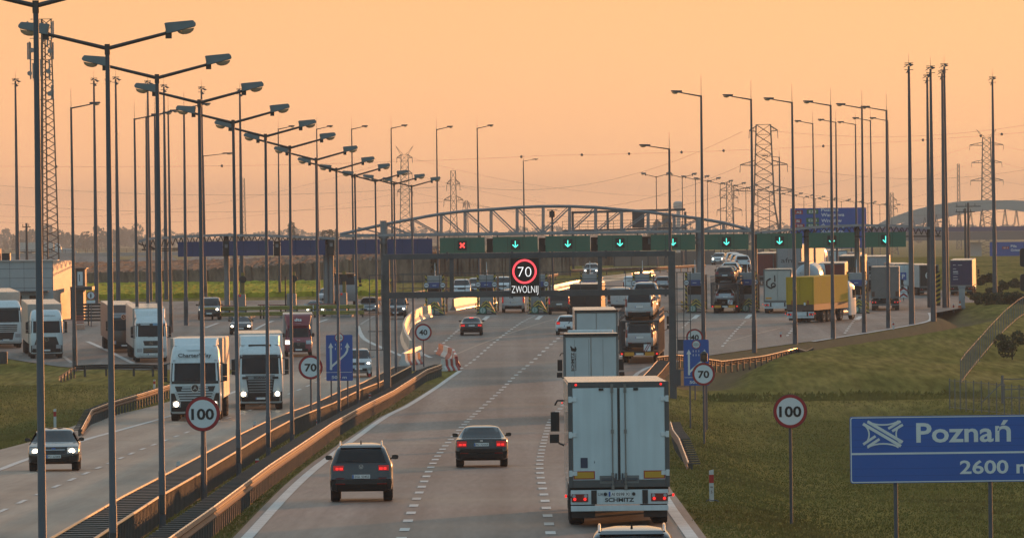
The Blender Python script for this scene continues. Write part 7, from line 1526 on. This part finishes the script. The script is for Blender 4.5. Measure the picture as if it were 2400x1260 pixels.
# catenary masts, small poles, water tower
def wood_pole(label, px, ytop, Y, w_, name='utility_pole'):
    p = pt(px,ytop,Y); z = gz(p.x,Y)-.3; H = p.z-z; t = thing(name, label, 'utility pole', (p.x,Y,z)); MB().tube([(0,0,0),(0,0,H)],[.2,.14],8).build('pole', M_STEELD, t, smooth=True); b = MB().bar((-w_/2,0,H-.5),(w_/2,0,H-.5),.12,.12)
    for x in (-.5,-.1,.3): b.bar((x*w_*.9,0,H-.5),(x*w_*.9,0,H-.1),.08,.08,up=(0,1,0))
    b.build('cross_arm', M_STEELD, t); return t
wood_pole('leaning utility pole with three insulators at the far left', 62, 523, 1000, 1.1); wood_pole('left dark pole before the arch bridge', 2262, 488, 1000, 2.6); wood_pole('right dark pole with side brackets before the arch bridge', 2269, 475, 1010, 3.4)
p = pt(1590,488,3400); zb_ = gz(p.x,3400); H = p.z-zb_; t = thing('water_tower', 'small pale water tower far behind the canopy', 'water tower', (p.x,3400,zb_)); MB().tube([(0,0,0),(0,0,H)],[1.2,.9],12).build('shaft', M_ARCH, t, smooth=True); MB().tube([(0,0,H-.2),(0,0,H),(0,0,H+2.6),(0,0,H+3.2)],[1.4,2.3,2.3,1.2],14).build('tank', M_ARCH, t, smooth=True)
# older sign gantry behind the canopy
Yq = 960.0; p = pt(1470,545,Yq); t = thing('sign_gantry', 'slender sign frame with a grey panel seen through the canopy arch', 'gantry', (p.x,Yq,gz(p.x,Yq))); org = Vector(t.location); Q = lambda x, y: pt(x,y,Yq)-org
b = MB(); b.bar(Q(1340,498),Q(1606,491),.3,.3); b.bar(Q(1318,541),Q(1606,534),.25,.25); b.build('beam', M_GAN, t)
for px in (1342,1424,1606): a = Q(px,496); MB().box(a.x-.15,a.x+.15,-.15,.15,0 if px != 1424 else Q(1424,540).z,a.z).build('post', M_GAN, t)
b = MB()
for yy in (517,524,531): b.bar(Q(1318,yy+2),Q(1622,yy-4),.06,.06)
for j in range(16): x = 1318+j*20; b.bar(Q(x,518),Q(x,541-j*.4),.06,.06,up=(0,1,0))
b.build('walkway_railing', M_GAN, t); a, c = Q(1482,534), Q(1510,497); MB().box(a.x,c.x,-.3,.1,a.z,c.z).build('sign_panel', M_STEELD, t)
p = pt(1294,492,720); t = thing('signal_mast', 'weather mast with small instruments seen through the arch', 'mast', (p.x,720,gz(p.x,720))); H = p.z-t.location.z; MB().cyl((0,0,0),(0,0,H),.10,8).build('pole', M_STEELD, t); MB().tube([(0,0,H-.7),(0,0,H-.1)],.28,10).build('instrument', M_BLACK, t, smooth=True); MB().bar((-.5,0,H),(.5,0,H),.06,.06).bar((-.5,0,H-1.2),(.55,0,H-1.2),.06,.06).build('cross_arm', M_STEELD, t)
# ------------------------------------------------------------------ trees and shrubs: many small leaf faces
LEAF = [mat(f'leaves_{i}', c, .8, var=.25, scale=.6) for i, c in enumerate(((.040,.046,.016),(.065,.066,.022),(.095,.078,.032)))]
M_BARK = mat('bark', (.05,.04,.03), .9, var=.2)
def crown_mb(seed, n, rx, rz, zc, leaf, lob=7, ry=None):
    rg = np.random.RandomState(seed); b = MB(); ry = ry or rx
    L_ = [(rg.uniform(-.68,.68)*rx, rg.uniform(-.68,.68)*ry, zc+rg.uniform(-.65,.8)*rz, rg.uniform(.22,.55)) for _ in range(lob)]
    for i in range(n):
        x, y, z, s_ = L_[rg.randint(lob)]; v = rg.normal(size=3); v /= np.linalg.norm(v); q = rg.uniform(.55,1.0)**.6*s_
        c = Vector((x+v[0]*q*rx, y+v[1]*q*ry, z+v[2]*q*rz)); d = Vector(rg.normal(size=3)).normalized(); e = d.cross(Vector(rg.normal(size=3))).normalized(); l = leaf*rg.uniform(.6,1.5)
        b.c = rg.randint(3); b.quad(c-d*l, c-e*l*.55, c+d*l, c+e*l*.55)
    return b
def tree(name, label, loc, H, rx, seed, leafn=900, leaf=.35, trunk=True, zc=.6, rz=.42, cat='tree', group=None, lob=8):
    t = thing(name, label, cat, loc, group=group)
    crown_mb(seed, leafn, rx, H*rz, H*zc, leaf, lob).build('crown' if trunk else 'foliage', LEAF, t)
    rg = np.random.RandomState(seed+1); b = MB(); b.tube([(0,0,-.2),(rx*.04,0,H*.35),(0,0,H*.75)],[H*.022,H*.016,H*.006],7)
    for q in range(4): a = rg.uniform(0,2*PI); b.tube([(0,0,H*.3+q*H*.08),(math.cos(a)*rx*.5,math.sin(a)*rx*.5,H*.55+q*H*.07)],[H*.010,H*.003],5)
    b.build('trunk' if trunk else 'stem', M_BARK, t); return t
def at_px(px, py, Y): p = pt(px,py,Y); return Vector((p.x,Y,gz(p.x,Y)-.1))
tree('shrub', 'round brown-leaved shrub behind the mesh fence on the right', gp(2372,842), 2.15, 1.25, 21, 2600, .075, False, .52, .46, 'shrub')
for i, (px, py, wd, hh, lb) in enumerate(((2330,682,30,12,'dark low bush in front of the blue trailer'),(2312,662,34,26,'bush clump right of the navy trailer'),(2352,672,22,18,'second dark bush near the right lone mast'),(2385,668,30,18,'bush at the right frame edge behind the road'))):
    g = gp(px, py+6); kk = g.y/F; tree('bush', lb, g, hh*kk*1.2, wd*kk*.7, 40+i, 1500, .14, False, .45, .55, 'bush', 'bushes right of the far road')
for i, px in enumerate((2300,2322,2346,2370,2394)): g = gp(px,712); kk = g.y/F; tree('hedge_bush', ['leftmost','second','middle','fourth','rightmost'][i]+' rounded bush of the low hedge on the right bank', g, 26*kk, 26*kk, 60+i, 1600, .10, False, .42, .55, 'bush', 'low hedge on the right bank', 14)
g = at_px(955,640,880); tree('bush', 'round green bush behind the left gantry post', g, 3.0, 2.6, 71, 1600, .16, False, .5, .48, 'bush'); tree('bush', 'smaller green bush left of the speed screen', at_px(1010,640,890), 2.1, 1.9, 72, 900, .16, False, .5, .48, 'bush')
tree('tree', 'tall slim poplar far behind the left lamps', at_px(687,545,3000), 15, 2.6, 81, 800, .7, True, .55, .45); tree('tree', 'wide ragged tree behind the left end of the arch', at_px(775,545,2700), 11.5, 7.5, 82, 900, .7, True, .6, .4); tree('tree', 'second ragged tree just left of the arch end', at_px(805,545,2900), 9.5, 5, 83, 700, .7, True, .6, .4); tree('tree', 'tall poplar clump behind the right of the arch', at_px(1546,545,2900), 18, 4.6, 84, 1000, .8, True, .58, .42)
protos = [tree('far_tree', 'x', (0,0,0), 9, 5.0, 90+i, 420, .75, True, .55, .46, group='hazy trees along the horizon') for i in range(4)]
rg = np.random.RandomState(5); xs = list(range(-30, 470, 21))+[505,560,590,610]+list(range(900,1260,30))+list(range(1640,1840,34))+list(range(2010,2440,36)); xs = [x+rg.uniform(-8,8) for x in xs]
pos = ['far left','left','middle','right','far right']
for i, px in enumerate(xs):
    Y = rg.uniform(5200,7600); s_ = rg.uniform(.55,1.15)*(1.25 if px < 330 else .8)*1.6; loc = at_px(px,560,Y); lb = 'hazy distant tree of the ragged treeline on the horizon'
    if i < 4: o = protos[i]; o.location = loc; o.scale = (s_*rg.uniform(.9,1.5),s_,s_); o['label'] = lb; o.rotation_euler.z = rg.uniform(0,6)
    else: dup(protos[i % 4], lb, loc, rz=rg.uniform(0,6), scale=(s_*rg.uniform(.9,1.6),s_,s_))
b = MB(); rg = np.random.RandomState(9)                       # the far wood that reads as one mass
for i in range(9000):
    Y = rg.uniform(8000,9500); px = rg.uniform(-250,2650); p = pt(px,560,Y); z = float(prof(Y)); hh = 13+4*math.sin(px*.021)+2.5*math.sin(px*.083+1); c = Vector((p.x,Y,z+rg.uniform(0,1)**.8*max(hh,2.5))); d = Vector(rg.normal(size=3)).normalized(); e = d.cross(Vector((.3,.2,1))).normalized(); l = rg.uniform(1.6,3.4); b.c = rg.randint(3); b.quad(c-d*l, c-e*l*.7, c+d*l, c+e*l*.7)
tag(b.build('distant_wood', LEAF), 'long hazy band of woodland along the whole horizon', 'woodland', kind='stuff')
# ------------------------------------------------------------------ grass tufts on the verges
def tufts(name, label, n, pxbox, seed, cond, h0=.10, mats=None):
    rg = np.random.RandomState(seed); b = MB(); x0, x1, Y0, Y1 = pxbox; k = 0; V = []; Fc = []; Mi = []
    Ys = Y0*(Y1/Y0)**rg.uniform(0,1,n*3); pxs = rg.uniform(x0,x1,n*3); X = (pxs-1200)/F*Ys; ok = cond(X,Ys); X, Ys = X[ok][:n], Ys[ok][:n]; Z = zg(X,Ys)-.04
    patch = hashn(X,Ys*.35,1.7)+rg.normal(size=len(X))*.35
    for x, y, z, pz in zip(X,Ys,Z,patch):
        hh = h0*rg.uniform(.5,1.5)*(1.5 if pz > .55 else 1.0); wd = hh*rg.uniform(.25,.5); dx, dy = rg.normal(size=2)*hh*.45; q = len(V)
        V += [(x-wd,y,z),(x+wd,y,z),(x+dx+wd*.15,y+dy*.4,z+hh)]; Fc.append((q,q+1,q+2)); Mi.append(0 if pz < -.3 else (1 if pz < .7 else 2))
    me = bpy.data.meshes.new(name); me.from_pydata(V,[],Fc); [me.materials.append(m) for m in mats]; me.polygons.foreach_set('material_index',Mi); o = bpy.data.objects.new(name,me); COL.objects.link(o); return tag(o,label,'grass',kind='stuff')
GM = [mat('grass_blade_green', (.150,.132,.036), .9, var=.2, scale=.3, spec=0), mat('grass_blade_olive', (.190,.155,.044), .9, var=.3, scale=.3, spec=0), mat('grass_blade_straw', (.225,.172,.056), .9, var=.3, scale=.3, spec=0)]
tufts('grass', 'rough mown grass on the right bank of the motorway', 70000, (1480,2560,178,430), 3, lambda X,Y: (X > R_ASP_R(Y)+.15+.25*hashn(X,Y,.8)), .05, GM)
tufts('grass', 'rough grass beside the oncoming carriageway and lay-by', 32000, (-180,520,200,470), 4, lambda X,Y: (X < L_ASP_L(Y)-.15) & ((Y < gp0(300,868).y) ), .05, GM)
mA = edgefn([(225,1258),(374,1161),(553,1057),(728,964),(890,895),(965,856)]); tufts('grass', 'strip of grass along the median between the guard rails', 30000, (200,1090,178,445), 5, lambda X,Y: (X > mA(Y)-.1) & (X < R_ASP_L(Y)-.1), .05, GM)
tufts('ditch_grass', 'dark taller grass growing along the ditch on the right', 2600, (1640,2300,426,440), 6, lambda X,Y: X > R_ASP_R(Y)+3.5+.8*hashn(X,Y,1.5), .17, [GM[0],GM[1],GM[1]])
bpy.context.view_layer.update()
